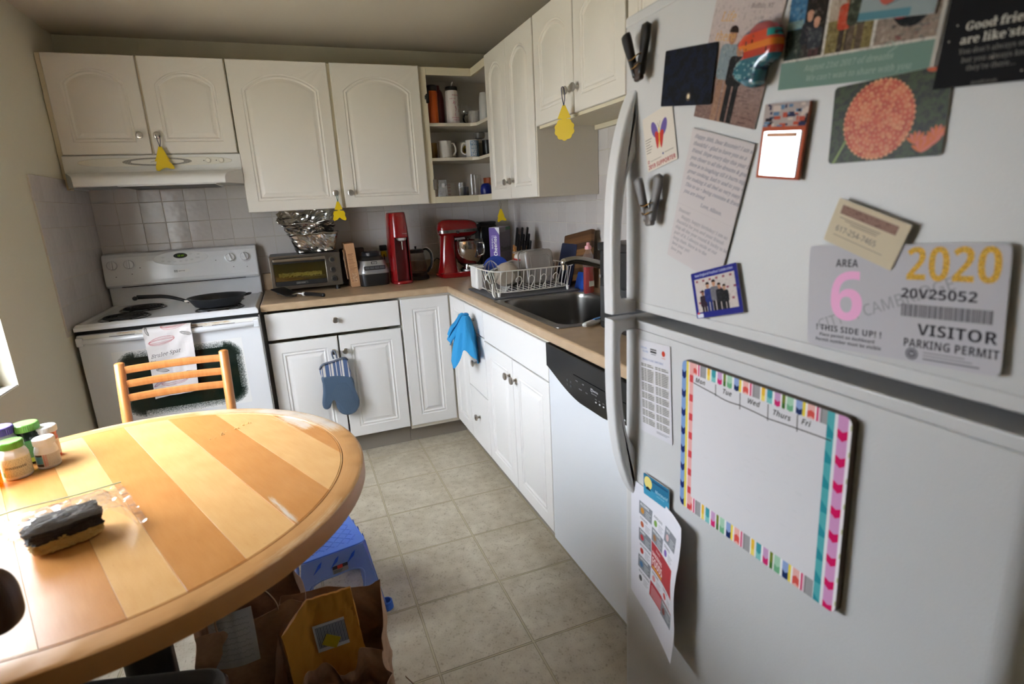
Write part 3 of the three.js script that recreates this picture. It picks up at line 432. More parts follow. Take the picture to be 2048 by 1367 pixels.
{ // toaster oven
  const x0 = 1.087, x1 = 1.465, zf = 0.30, y0 = 0.938, y1 = 1.125;
  const c = thing('toaster_oven', 'black and steel toaster oven with three dials on the counter', 'toaster oven');
  const ss = M(0x746e66, 0.32, { metalness: 0.9 });
  part(c, 'housing', [BB(x0, x1, y0 + 0.002, y1, 0.05, zf - 0.012, 0.006)], blackPlastic);
  part(c, 'cavity', [BB(x0 + 0.02, x0 + 0.29, y0 + 0.02, y1 - 0.02, zf - 0.012, zf - 0.011, 0)], M(0x4e441f, 0.6));  // olive colour paints in the yellow table reflected in the door glass
  const fr = shp([[x0, y0], [x1, y0], [x1, y1], [x0, y1]]); fr.holes.push(rrect(0.276, 0.150, 0.012, x0 + 0.156, (y0 + y1) / 2 + 0.004));
  part(c, 'front_frame', EX(fr, 0.014, 0.003).translate(0, 0, zf - 0.014), ss);
  const dr = part(c, 'door', [BB(x0 + 0.02, x0 + 0.293, y0 + 0.020, y0 + 0.046, zf - 0.004, zf + 0.006, 0.003), BB(x0 + 0.02, x0 + 0.293, y1 - 0.044, y1 - 0.018, zf - 0.004, zf + 0.006, 0.003)], blackPlastic);
  part(dr, 'glass', BB(x0 + 0.02, x0 + 0.293, y0 + 0.044, y1 - 0.042, zf - 0.001, zf + 0.001, 0), M(0xdcd6ae, 0.04, { transmission: 1, thickness: 0, ior: 1.6 }));  // yellowish tint adds to the painted table reflection
  part(dr, 'handle', [BB(x0 + 0.018, x0 + 0.296, y1 - 0.032, y1 - 0.014, zf + 0.016, zf + 0.030, 0.006, 3), BB(x0 + 0.03, x0 + 0.045, y1 - 0.03, y1 - 0.018, zf, zf + 0.02, 0.002), BB(x0 + 0.268, x0 + 0.283, y1 - 0.03, y1 - 0.018, zf, zf + 0.02, 0.002)], M(0xa39c92, 0.28, { metalness: 1 }));
  face(dr, 'maker_badge', 0.062, 0.011, greyPrint(256, 46, (g) => { g.fillStyle = '#1c1c1c'; g.fillRect(0, 0, 256, 46); g.strokeStyle = '#b5b5b0'; g.lineWidth = 3; g.strokeRect(3, 3, 250, 40); g.fillStyle = '#b5b5b0'; g.font = 'bold 25px sans-serif'; g.fillText('BLACK+DECKER', 18, 32); }), [x0 + 0.157, y0 + 0.033, zf + 0.0068]);
  part(c, 'crumb_foil', sheet(30, 6, (u, v) => [x0 + 0.04 + u * 0.23, y0 + 0.068 + 0.022 * v + 0.004 * n2(u * 14, v * 4), zf - 0.010 + 0.003 * n2(u * 20, v * 5 + 9)], 0.0006), M(0xe6e4d8, 0.4, { metalness: 0.2 }));
  part(c, 'rack_bar', BB(x0 + 0.03, x0 + 0.285, y0 + 0.062, y0 + 0.064, zf - 0.011, zf - 0.009, 0), steel);
  for (const y of [1.086, 1.031, 0.977]) { const k = part(c, 'dial', LA([[0, 0], [0.018, 0], [0.0175, 0.006], [0.0155, 0.014], [0.0135, 0.016], [0, 0.016]], 28).rotateX(PI / 2), M(0x8f8a80, 0.3, { metalness: 0.9 })); k.position.set(1.4205, y, zf); part(k, 'dial_cap', [CY(0.0125, 0.0115, 0.006, 0, 0, 0, 24).rotateX(PI / 2).translate(0, 0, 0.013), B(0.003, 0.02, 0.004, 0, 0, 0.019, 0.001)], blackPlastic); }
  const f0 = []; for (const [fx, fz] of [[x0 + 0.03, zf - 0.02], [x1 - 0.03, zf - 0.02], [x0 + 0.03, 0.08], [x1 - 0.03, 0.08]]) part(c, 'foot', CY(0.013, 0.011, 0.027, fx, 0.9143, fz, 16), blackPlastic);
}
// crumpled foil pans stacked on the toaster oven
const foil = M(0xcbc9c5, 0.2, { metalness: 1 });
function foilPan(name, label, w, d, h, p, ry, sd, tilt = [0, 0], amp = 1) {
  const N = 84, K = 16;
  const f = (u, v) => { const a = (u === 1 ? 0 : u) * 2 * PI, cs = Math.cos(a), sn = Math.sin(a), e = Math.pow(Math.pow(Math.abs(cs), 7) + Math.pow(Math.abs(sn), 7), -1 / 7); const wall = Math.max(0, (v - 0.2) / 0.8), bot = Math.min(1, v / 0.2), rim = v > 0.97 ? 1.05 : 1; const r = bot * (0.76 + 0.24 * wall) * rim; const fold = n3(cs * 2.6 + sd, v * 2.2, sn * 2.6), cr = 0.8 * Math.abs(n3(cs * 6 + sd, v * 4 + 3, sn * 6)) + 0.25 * n3(cs * 15 + sd, v * 12, sn * 15); const k = v < 0.15 ? 0 : amp; return [w / 2 * cs * e * r + k * cs * (0.012 * fold + 0.008 * cr), h * wall + k * (0.010 * wall * fold + 0.003 * cr), d / 2 * sn * e * r + k * sn * (0.010 * fold + 0.006 * cr)]; };
  const g = merge(sheet(N, K, f, 0.0008)); g.computeVertexNormals();
  const m = thing(name, label, 'foil pan', p, ry); part(m, 'pan_wall', g, foil); part(m, 'rolled_rim', TU([...Array(48)].map((_, i) => { const q = f(i / 48, 1); return [q[0], q[1] + 0.001, q[2]]; }), 0.0028, 150, 7, true), foil); m.rotation.order = 'YXZ'; m.rotation.x = tilt[0]; m.rotation.z = tilt[1]; return m;
}
foilPan('foil_pan', 'bottom foil loaf pan standing directly on the toaster oven', 0.262, 0.16, 0.108, [1.345, 1.1265, 0.19], -0.05, 1.2, [0, 0.02], 0.5);
foilPan('foil_pan', 'middle foil pan nested in the bottom one of the stack', 0.20, 0.13, 0.085, [1.345, 1.2, 0.185], 0.12, 4.8, [0.12, -0.08]);
foilPan('foil_pan', 'top crumpled wide foil pan tilted open to the left under the cabinet', 0.285, 0.17, 0.075, [1.315, 1.262, 0.20], 0.1, 8.3, [0.42, 0.06], 1.3);
{ // spatula
  const c = thing('spatula', 'black slotted spatula lying before the toaster oven', 'spatula', [1.262, 0.9155, 0.50], 0);
  part(c, 'handle', [TU([[-0.01, 0.014, -0.006], [0.03, 0.014, 0.035], [0.075, 0.013, 0.10]].map((p) => p), 0.0105, 20, 12), SPH(0.0105, 0.075, 0.013, 0.10)], blackPlastic);
  part(c, 'collar', TU([[-0.022, 0.013, -0.02], [-0.012, 0.014, -0.008]], 0.0112, 4, 12), M(0xd9d9d6, 0.3));
  part(c, 'shaft', TU([[-0.02, 0.013, -0.018], [-0.05, 0.018, -0.03], [-0.08, 0.012, -0.025]], 0.004, 14, 8), steel);
  part(c, 'blade', rot(EX([[0, -0.045], [0.10, -0.05], [0.105, -0.04], [0.105, 0.04], [0.10, 0.05], [0, 0.045], [-0.02, 0.012], [-0.02, -0.012]].map(([a, b]) => [-a, b]), 0.003, 0.001), -PI / 2, 0, 0).rotateZ(-0.35).rotateY(-0.75).translate(-0.08, 0.012, -0.022), blackPlastic);
}
{ // flattened cardboard box on edge
  const kraft = M(0xffffff, 0.8, { map: print(256, 1024, (g, w, h) => { g.fillStyle = '#b98d66'; g.fillRect(0, 0, w, h); for (let i = 0; i < 500; i++) { g.fillStyle = `rgba(${90 + rnd() * 60},${60 + rnd() * 40},40,.08)`; g.fillRect(rnd() * w, rnd() * h, 3 + rnd() * 40, 1 + rnd() * 4); } g.fillStyle = '#7a5136'; for (let i = 0; i < 22; i++) g.fillRect(20 + rnd() * 20, 240 + i * 30, 120 + rnd() * 80, 5 + rnd() * 8); g.fillStyle = 'rgba(235,215,190,.7)'; for (let i = 0; i < 60; i++) g.fillRect(60 + rnd() * 120, 700 + rnd() * 220, 4 + rnd() * 30, 2 + rnd() * 5); }) });
  const c = thing('cardboard_box', 'narrow brown cardboard box on edge between toaster oven and blender base', 'box', [1.537, 0.9160, 0.21], 0);
  c.rotation.z = 0.05;
  part(c, 'carton', [BB(-0.026, 0.026, 0, 0.252, -0.09, 0.09, 0.002)], kraft);
  part(c, 'torn_flap', sheet(10, 6, (u, v) => [-0.03 - 0.012 * v + 0.004 * n2(u * 6, v * 3), 0.05 + u * 0.17, 0.06 + 0.028 * v], 0.001), M(0xc2aa92, 0.8));
}
{
  const c = solo('serving_tray', 'dark brown board leaning on the backsplash behind the cardboard box', 'board', EX(rrect(0.15, 0.215, 0.012, 0, 0.1075), 0.014, 0.004), M(0x2a1c14, 0.4), [1.555, 0.9145, 0.085]); c.rotation.x = -0.16;
}
{ // blender base
  const c = thing('blender_base', 'black and silver blender motor base beside the red soda maker', 'blender', [1.645, 0.9143, 0.245], 0.06);
  const silver = M(0xaaabad, 0.35, { metalness: 0.7 });
  const lv = (y, w, d) => [...Array(48)].map((_, i) => { const a = i / 48 * 2 * PI, cs = Math.cos(a), sn = Math.sin(a), e = Math.pow(Math.pow(Math.abs(cs), 5) + Math.pow(Math.abs(sn), 5), -0.2); return [w * cs * e, y, d * sn * e]; });
  const loft = (L) => grid(47, L.length - 1, (u, v) => { const r = L[Math.round(v * (L.length - 1))]; return lv(...r)[Math.round(u * 47) % 48]; });
  const flip = (g) => { const i = g.index.array; for (let k = 0; k < i.length; k += 3) { const t = i[k + 1]; i[k + 1] = i[k + 2]; i[k + 2] = t; } g.computeVertexNormals(); return g; };
  const LQ = (L) => flip(grid(48, L.length - 1, (u, v) => { const r = L[Math.round(v * (L.length - 1))], a = u * 2 * PI, cs = Math.cos(a), sn = Math.sin(a), e = Math.pow(Math.pow(Math.abs(cs), 5) + Math.pow(Math.abs(sn), 5), -0.2); return [r[1] * cs * e, r[0], r[2] * sn * e]; }));
  part(c, 'motor_base', LQ([[0, 0.06, 0.06], [0, 0.083, 0.082], [0.004, 0.086, 0.086], [0.07, 0.088, 0.088], [0.072, 0.086, 0.086]]), blackPlastic);
  part(c, 'band', LQ([[0.070, 0.085, 0.086], [0.072, 0.090, 0.091], [0.085, 0.090, 0.091], [0.125, 0.074, 0.080], [0.145, 0.071, 0.075], [0.147, 0.066, 0.07]]), silver);
  part(c, 'top_deck', LQ([[0.143, 0.068, 0.072], [0.162, 0.064, 0.066], [0.172, 0.055, 0.056], [0.174, 0.04, 0.04]]), blackPlastic);
  part(c, 'coupling', LA([[0.052, 0.168], [0.053, 0.19], [0.048, 0.195], [0.044, 0.19], [0.042, 0.172], [0.012, 0.172], [0.01, 0.185], [0, 0.186]], 32), M(0x202328, 0.3));
  const bz = part(c, 'button_panel', EX(rrect(0.125, 0.024, 0.006), 0.006, 0.002), M(0x2b2c2f, 0.3)); bz.position.set(0, 0.105, 0.0855); bz.rotation.x = -0.33;
  for (let i = 0; i < 4; i++) part(bz, 'button', B(0.024, 0.013, 0.004, -0.042 + i * 0.028, 0, 0.006, 0.002), M(0x55575b, 0.35));
  const bd = face(c, 'maker_badge', 0.034, 0.014, greyPrint(128, 52, (g) => { g.fillStyle = '#101010'; g.fillRect(0, 0, 128, 52); g.fillStyle = '#e8e8e8'; g.font = 'bold italic 38px sans-serif'; g.fillText('Ninja', 16, 40); }), [0.0, 0.135, 0.0795], -0.12);
}
{ // red soda maker
  const c = thing('soda_maker', 'tall glossy red soda maker standing behind the counter edge', 'soda maker', [1.807, 0.9143, 0.29], 0.05);
  const red = M(0x84080f, 0.22, { clearcoat: 0.6, clearcoatRoughness: 0.08 }), redIn = M(0x7a0c14, 0.3);
  const sec = (y, w, df, db) => [y, w, df, db];
  const body = (L, a0, a1, N) => grid(N, L.length - 1, (u, v) => { const r = L[Math.round(v * (L.length - 1))], a = a0 + u * (a1 - a0), cs = Math.cos(a), sn = Math.sin(a), e = Math.pow(Math.pow(Math.abs(cs), 3) + Math.pow(Math.abs(sn), 3), -1 / 3); return [-r[1] * cs * e, r[0], (sn > 0 ? r[2] : r[3]) * sn * e]; });
  const flipN = (g) => { const i = g.index.array; for (let k = 0; k < i.length; k += 3) { const t = i[k + 1]; i[k + 1] = i[k + 2]; i[k + 2] = t; } g.computeVertexNormals(); return g; };
  part(c, 'upper_body', body([[0.268, 0.05, 0.07, 0.08], [0.268, 0.0575, 0.088, 0.10], [0.275, 0.0585, 0.089, 0.10], [0.33, 0.0555, 0.084, 0.095], [0.39, 0.0515, 0.077, 0.088], [0.408, 0.0495, 0.074, 0.085], [0.413, 0.046, 0.068, 0.08], [0.4135, 0.001, 0.001, 0.001]], 0, 2 * PI, 64), red);
  part(c, 'back_column', body([[0.004, 0.0615, 0.088, 0.10], [0.1, 0.0605, 0.087, 0.10], [0.272, 0.0585, 0.085, 0.10]], PI * 1.0, 2 * PI, 40), red);
  part(c, 'side_cheek', body([[0.004, 0.0615, 0.088, 0.1], [0.1, 0.0605, 0.088, 0.1], [0.272, 0.0585, 0.088, 0.1]], 0, 0.30 * PI, 18), red);
  part(c, 'side_cheek', body([[0.004, 0.0615, 0.088, 0.1], [0.1, 0.0605, 0.088, 0.1], [0.272, 0.0585, 0.088, 0.1]], 0.70 * PI, PI, 18), red);
  part(c, 'niche', flipN(body([[0.01, 0.05, 0.012, 0.045], [0.14, 0.05, 0.012, 0.045], [0.27, 0.047, 0.012, 0.045]], -0.3, PI * 1.0 + 0.3, 30)), redIn);
  part(c, 'niche', BB(-0.046, 0.046, 0.02, 0.268, -0.012, -0.006, 0.002), redIn);
  part(c, 'base_plate', body([[0, 0.05, 0.075, 0.085], [0, 0.061, 0.09, 0.099], [0.004, 0.0625, 0.092, 0.101], [0.018, 0.0615, 0.09, 0.1], [0.0185, 0.045, 0.075, 0.08], [0.0185, 0.001, 0.001, 0.001]], 0, 2 * PI, 56), red);
  part(c, 'nozzle_cup', LA([[0, 0.246], [0.006, 0.246], [0.026, 0.254], [0.032, 0.268], [0, 0.268]], 32).translate(0.012, 0, 0.045), M(0xd9d9d6, 0.3));
  part(c, 'nozzle', [CY(0.0025, 0.004, 0.05, 0.012, 0.198, 0.045)], M(0xd9d9d6, 0.3));
  part(c, 'brand_mark', B(0.026, 0.0015, 0.001, 0.022, 0.292, 0.0885, 0), M(0xc9a0a0, 0.4));
}
{ // wall outlet with a plug adapter
  const c = thing('wall_outlet', 'white wall outlet with a black and yellow plug behind the soda maker', 'outlet', [1.752, 1.105, 0.009], 0);
  part(c, 'cover_plate', EX(rrect(0.075, 0.12, 0.006), 0.006, 0.002), M(0xcfcac2, 0.4));
  part(c, 'plug', [BB(-0.022, 0.022, -0.01, 0.025, 0.006, 0.04, 0.006)], blackPlastic); part(c, 'plug', [BB(-0.016, 0.018, -0.05, -0.014, 0.006, 0.036, 0.006)], M(0xc3a512, 0.45));
  part(c, 'cord', TU([[0, -0.035, 0.034], [0.0, -0.05, 0.05], [-0.01, -0.12, 0.05], [-0.02, -0.165, 0.04], [-0.03, -0.182, 0.045]], 0.0035, 24, 8), blackPlastic);
}
{ // electric kettle
  const c = thing('electric_kettle', 'glass and black electric kettle with chrome arched handle behind the soda maker', 'kettle', [1.925, 0.9143, 0.20], -0.1); c.scale.setScalar(0.86);
  part(c, 'power_base', LA([[0, 0], [0.082, 0], [0.084, 0.006], [0.08, 0.022], [0.066, 0.026], [0, 0.026]], 40), blackPlastic);
  part(c, 'jug', LA([[0.066, 0.046], [0.07, 0.06], [0.072, 0.10], [0.062, 0.17], [0.055, 0.195], [0.053, 0.195], [0.060, 0.17], [0.070, 0.10], [0.068, 0.06], [0.063, 0.05]], 40), M(0xffffff, 0.02, { transmission: 1, thickness: 0.0, ior: 1.4, color: 0xf2f0ec }));
  part(c, 'heater_plate', LA([[0, 0.026], [0.066, 0.026], [0.068, 0.036], [0.066, 0.05], [0, 0.05]], 40), M(0x1c1b1b, 0.35));
  part(c, 'rim', LA([[0.052, 0.19], [0.058, 0.19], [0.058, 0.206], [0.05, 0.214], [0, 0.216]], 40), blackPlastic);
  part(c, 'lid_knob', [CY(0.006, 0.008, 0.022, 0, 0.214, 0, 16)], blackPlastic);
  part(c, 'spout', [B(0.03, 0.02, 0.03, -0.062, 0.198, 0, 0.006)], blackPlastic);
  part(c, 'handle', TU([[0.045, 0.205, 0], [0.075, 0.213, 0], [0.105, 0.185, 0], [0.112, 0.13, 0], [0.095, 0.075, 0], [0.072, 0.045, 0]], 0.0085, 40, 12), blackPlastic);
  part(c, 'handle_trim', TU([[0.05, 0.213, 0], [0.08, 0.221, 0], [0.113, 0.19, 0], [0.121, 0.13, 0], [0.104, 0.072, 0]], 0.005, 40, 10), chrome);
}
{ // mains cord of the mixer
  tag(part(scene, 'power_cord', TU([[2.0, 0.918, 0.13], [2.02, 0.95, 0.06], [2.07, 1.0, 0.045], [2.09, 1.02, 0.05], [2.12, 1.0, 0.06], [2.14, 0.96, 0.09]], 0.003, 40, 8), blackPlastic), 'thin black power cord running along the backsplash behind the kettle and mixer', 'cord');
}
{ // stand mixer, head along x, bowl to the right
  const c = thing('stand_mixer', 'red tilt-head stand mixer with steel bowl in the counter corner', 'mixer', [2.198, 0.9143, 0.235], 0.16); c.scale.setScalar(1.05);
  const red = M(0x7c070d, 0.16, { clearcoat: 0.8, clearcoatRoughness: 0.05 });
  const head = grid(40, 32, (u, v) => { const a = v * 2 * PI, t = u, x = -0.135 + t * 0.262, e = Math.pow(Math.max(0, 1 - Math.pow(Math.abs(2 * t - 1), 4.5)), 0.4), hh = (0.060 - 0.010 * t) * e, ww = (0.056 - 0.006 * t) * e; return [x, 0.283 + hh * Math.sin(a) - 0.004 * t, ww * Math.cos(a)]; });
  part(c, 'head', head, red);
  part(c, 'trim_band', grid(40, 4, (u, v) => { const a = (0.02 + u * 0.96) * 2 * PI; const t = 0.5 + 0.5 * Math.cos(a) * 0.97, e = Math.pow(Math.max(0, 1 - Math.pow(Math.abs(2 * t - 1), 4.5)), 0.4), ww = (0.0565 - 0.006 * t) * e + 0.0004; return [-0.135 + t * 0.262, 0.268 + (v - 0.5) * 0.018, (Math.sin(a) >= 0 ? 1 : -1) * ww]; }), M(0x8b8784, 0.25, { metalness: 1 }));
  part(c, 'hub_cap', [CY(0.022, 0.022, 0.012, 0, 0, 0, 28).rotateZ(-PI / 2).translate(0.118, 0.285, 0)], chrome);
  part(c, 'attachment_knob', [CY(0.007, 0.010, 0.018, 0, 0, 0, 16).rotateX(PI / 2).translate(0.108, 0.292, 0.035)], blackPlastic);
  part(c, 'speed_lever', [SPH(0.008, -0.03, 0.262, 0.06), TU([[-0.03, 0.262, 0.05], [-0.03, 0.262, 0.06]], 0.003, 4, 8)], blackPlastic);
  face(c, 'maker_mark', 0.07, 0.012, M(0x8b8784, 0.25, { metalness: 0.9, map: print(256, 44, (g) => { g.fillStyle = '#e8e4e0'; g.fillRect(0, 0, 256, 44); g.fillStyle = '#1a1a1a'; g.font = 'bold 32px serif'; g.fillText('KitchenAid', 50, 33); }) }), [0.05, 0.268, 0.0548]);
  const neck = grid(32, 14, (u, v) => { const a = -u * 2 * PI, s = v, w = 0.052 - 0.014 * Math.sin(s * PI * 0.9) , x = -0.085 + 0.01 * s, dx = 0.045 + 0.02 * Math.pow(1 - s, 3); return [x + dx * Math.cos(a), 0.03 + s * 0.215, w * (1 + 0.25 * Math.pow(1 - s, 4)) * Math.sin(a)]; });
  part(c, 'pedestal', neck, red);
  const foot = new THREE.Shape(); foot.moveTo(-0.14, 0.06); foot.bezierCurveTo(-0.15, 0.02, -0.15, -0.02, -0.14, -0.06); foot.bezierCurveTo(-0.08, -0.085, -0.02, -0.09, 0.04, -0.10); foot.bezierCurveTo(0.16, -0.11, 0.16, 0.11, 0.04, 0.10); foot.bezierCurveTo(-0.02, 0.09, -0.08, 0.085, -0.14, 0.06);
  part(c, 'base', EX(foot, 0.032, 0.010, 5, 20).rotateX(-PI / 2), red);
  part(c, 'beater_shaft', [CY(0.017, 0.024, 0.03, 0.06, 0.215, 0, 24), CY(0.006, 0.006, 0.05, 0.06, 0.17, 0, 12)], chrome);
  part(c, 'clamp_plate', LA([[0, 0.032], [0.055, 0.032], [0.055, 0.037], [0.04, 0.038], [0, 0.038]], 36).translate(0.055, 0, 0), M(0x8f8d8a, 0.45, { metalness: 1 }));
  const bowl = part(c, 'bowl', LA([[0, 0.045], [0.046, 0.04], [0.047, 0.052], [0.042, 0.06], [0.05, 0.064], [0.075, 0.085], [0.093, 0.125], [0.099, 0.165], [0.1005, 0.205], [0.103, 0.207], [0.101, 0.209], [0.0985, 0.205], [0.097, 0.165], [0.091, 0.125], [0.073, 0.088], [0.048, 0.068], [0, 0.066]], 56).translate(0.055, 0, 0), M(0xcfccc8, 0.08, { metalness: 1 }));
  part(bowl, 'bowl_handle', TU([[0.085, 0.195, 0.094], [0.098, 0.19, 0.122], [0.10, 0.165, 0.128], [0.098, 0.13, 0.12], [0.082, 0.115, 0.082]], 0.005, 30, 10), chrome);
}
{ // black bean grinder or press standing in the corner
  const c = thing('coffee_maker', 'tall black coffee maker standing in the corner behind the cereal box', 'coffee maker', [2.415, 0.9143, 0.125], -0.1);
  part(c, 'housing', [B(0.12, 0.31, 0.16, 0, 0.155, 0, 0.02, 4)], M(0x0d0d0f, 0.25));
  part(c, 'lid', [B(0.11, 0.016, 0.15, 0, 0.316, 0, 0.006)], blackPlastic);
}
{ // cereal box
  const c = thing('cereal_box', 'purple-spined cereal box standing on the counter in the corner', 'cereal box', [2.432, 0.9143, 0.35], 0);
  const W = 0.185, D = 0.068, H = 0.292;
  const spine = print(128, 600, (g, w, h) => { g.fillStyle = '#5a3aa0'; g.fillRect(0, 0, w, h); g.fillStyle = '#e9e6f2'; g.beginPath(); g.moveTo(70, 0); g.lineTo(128, 0); g.lineTo(128, 90); g.fill(); g.save(); g.translate(92, 350); g.rotate(-PI / 2); g.fillStyle = '#fff'; g.font = 'bold 58px sans-serif'; g.fillText('Cheerios', 0, 0); g.font = '26px sans-serif'; g.fillText('Multi Grain', 90, -48); g.restore(); g.fillStyle = '#c9b7ee'; g.fillRect(30, 95, 60, 4); g.fillRect(26, 110, 66, 4); g.fillRect(34, 122, 50, 4); g.fillStyle = '#c98a4c'; for (let i = 0; i < 90; i++) { g.beginPath(); g.arc(rnd() * w, 525 + rnd() * 75, 9, 0, 7); g.strokeStyle = i % 3 ? '#c78548' : '#e0b070'; g.lineWidth = 6; g.stroke(); } });
  const front = print(400, 600, (g, w, h) => { g.fillStyle = '#6f6a72'; g.fillRect(0, 0, w, h); g.fillStyle = '#4a7a58'; g.fillRect(230, 0, 170, 40); g.fillStyle = '#8d8a92'; g.fillRect(0, 0, 230, 60); g.fillStyle = '#1d1a22'; g.font = 'bold 84px sans-serif'; g.fillText('Cheerios', 22, 300); g.fillStyle = '#6b3a1e'; g.beginPath(); g.ellipse(170, 500, 130, 90, 0, 0, 7); g.fill(); g.fillStyle = '#b9824a'; for (let i = 0; i < 60; i++) { g.beginPath(); g.arc(80 + rnd() * 180, 450 + rnd() * 100, 10, 0, 7); g.lineWidth = 6; g.strokeStyle = '#b9824a'; g.stroke(); } });
  const sp = M(0xffffff, 0.5, { map: spine }), fr = M(0xffffff, 0.45, { map: front }), tp = M(0xcfcad8, 0.5);
  const m = shade(new THREE.Mesh(new THREE.BoxGeometry(W, H, D), [sp, sp, tp, tp, fr, fr])); m.name = 'carton'; m.position.y = H / 2; c.add(m);
  part(c, 'top_flap', BB(-W / 2 + 0.002, W / 2 - 0.002, H, H + 0.002, -D / 2 + 0.002, D / 2 - 0.012, 0), tp);
  c.rotation.y = PI * 0.265;
}
{ // knife block with knives
  const c = thing('knife_block', 'tan wooden knife block full of black-handled knives near the right wall', 'knife block', [2.51, 0.9143, 0.515], -PI / 2 - 0.1);
  const wood = M(0xb07a45, 0.5);
  const pr = [[-0.09, 0], [0.075, 0], [0.055, 0.11], [-0.03, 0.185]];
  part(c, 'block', [EX(pr, 0.10, 0.004).translate(0, 0, -0.05)], wood);
  const dir = [0.42, 0.9];
  for (let i = 0; i < 3; i++) for (let j = 0; j < 3; j++) { const bx = -0.022 + i * 0.03, by = 0.178 - i * 0.027, L = 0.12 - i * 0.012; const k = part(c, 'knife_handle', [B(0.016, L, 0.013, 0, L / 2, 0, 0.005, 3)], blackPlastic); k.position.set(bx, by, -0.032 + j * 0.032); k.rotation.z = -0.42; part(k, 'bolster', B(0.014, 0.012, 0.012, 0, 0.002, 0, 0.002), steel); }
}
// dish rack zone ------------------------------------------------------
{

  const m = thing('drying_mat', 'dark grey drying mat under the white dish rack', 'mat', [2.275, 0.9143, 1.065], 0.0);
  part(m, 'pad', B(0.44, 0.008, 0.40, 0, 0.0042, 0, 0.003), M(0x6a6b6f, 0.9, { metric: 1, bump: fineBump, bumpScale: 0.001 }));
  part(m, 'hem', [B(0.446, 0.006, 0.008, 0, 0.0042, 0.2, 0.003), B(0.446, 0.006, 0.008, 0, 0.0042, -0.2, 0.003), B(0.008, 0.006, 0.40, 0.22, 0.0042, 0, 0.003), B(0.008, 0.006, 0.40, -0.22, 0.0042, 0, 0.003)], M(0x47484c, 0.9));
}
const RK = { x0: 2.075, x1: 2.46, z0: 0.935, z1: 1.25, y: 0.928, h: 0.115 };
{
  const c = thing('dish_rack', 'white coated wire dish rack with curved plate hooks on a grey mat', 'dish rack');
  const wm = M(0xd6d3ca, 0.4), { x0, x1, z0, z1, y, h } = RK, i = 0.022, fl = 0.012;
  const P = (x, z) => [x, z];
  const top = (yy, o) => TU([[x0 - o, yy, z0 - o + 0.02], [x0 - o + 0.02, yy, z0 - o], [x1 + o - 0.02, yy, z0 - o], [x1 + o, yy, z0 - o + 0.02], [x1 + o, yy, z1 + o - 0.02], [x1 + o - 0.02, yy, z1 + o], [x0 - o + 0.02, yy, z1 + o], [x0 - o, yy, z1 + o - 0.02]], o > 0 ? 0.0034 : 0.0026, 96, 8, true);
  part(c, 'top_rim', top(y + h, fl), wm); part(c, 'bottom_rim', top(y + 0.014, -0.012), wm);
  const nx = 12, nz = 8;
  const wire = (a, b) => TU([a, b], 0.0019, 2, 6);
  for (let k = 0; k <= nx; k++) { const x = q(x0 + 0.02, x1 - 0.02, k / nx); part(c, 'side_wire', wire([x, y + h, z1 + fl], [x, y + 0.014, z1 - 0.012]), wm); part(c, 'side_wire', wire([x, y + h, z0 - fl], [x, y + 0.014, z0 + 0.012]), wm); part(c, 'floor_wire', wire([x, y + 0.014, z0 + 0.012], [x, y + 0.014, z1 - 0.012]), wm); }
  for (let k = 0; k <= nz; k++) { const z = q(z0 + 0.02, z1 - 0.02, k / nz); part(c, 'end_wire', wire([x0 - fl, y + h, z], [x0 + 0.012, y + 0.014, z]), wm); part(c, 'end_wire', wire([x1 + fl, y + h, z], [x1 - 0.012, y + 0.014, z]), wm); }
  for (let k = 0; k < 4; k++) { const x = q(x0 + 0.11, x1 - 0.085, k / 3), z = z1 - 0.014; part(c, 'plate_hook', TU([[x - 0.012, y + 0.058, z + 0.016], [x - 0.013, y + 0.072, z + 0.018], [x + 0.004, y + 0.084, z + 0.016], [x + 0.018, y + 0.07, z + 0.012], [x + 0.013, y + 0.045, z + 0.006], [x + 0.006, y + 0.03, z], [x + 0.006, y + 0.012, z - 0.006]], 0.0022, 28, 6), wm); }
  for (const [fx, fz] of [[x0 + 0.014, z1 - 0.012], [x1 - 0.014, z1 - 0.012], [x0 + 0.014, z0 + 0.012], [x1 - 0.014, z0 + 0.012]]) part(c, 'foot', [CY(0.006, 0.009, 0.02, fx, y - 0.0055, fz, 14)], M(0xe6e4de, 0.4));
  part(c, 'utensil_cup', [BB(x0 - 0.028, x0 + 0.012, y + 0.008, y + h + 0.006, z0 - 0.005, z0 + 0.095, 0.012, 4), BB(x0 - 0.034, x0 + 0.016, y + h, y + h + 0.008, z0 - 0.01, z0 + 0.1, 0.004)], M(0xe4e2de, 0.35));
}
const clearPl = M(0xe8e6e2, 0.22, { transmission: 0.8, thickness: 0, ior: 1.45 }), milky = M(0xdedad4, 0.26, { transmission: 0.75, thickness: 0 });
{ // blue round lid on edge
  const c = solo('storage_lid', 'round blue plastic storage lid standing at the left end of the dish rack', 'lid', LA([[0, 0], [0.05, 0], [0.052, 0.003], [0.06, 0.003], [0.066, -0.002], [0.068, 0.008], [0.064, 0.0095], [0.052, 0.008], [0.05, 0.006], [0, 0.005]], 48).rotateX(PI / 2), M(0x1f3b8c, 0.35), [2.165, 1.024, 1.00]); c.rotation.set(-0.25, -0.25, 0);
}
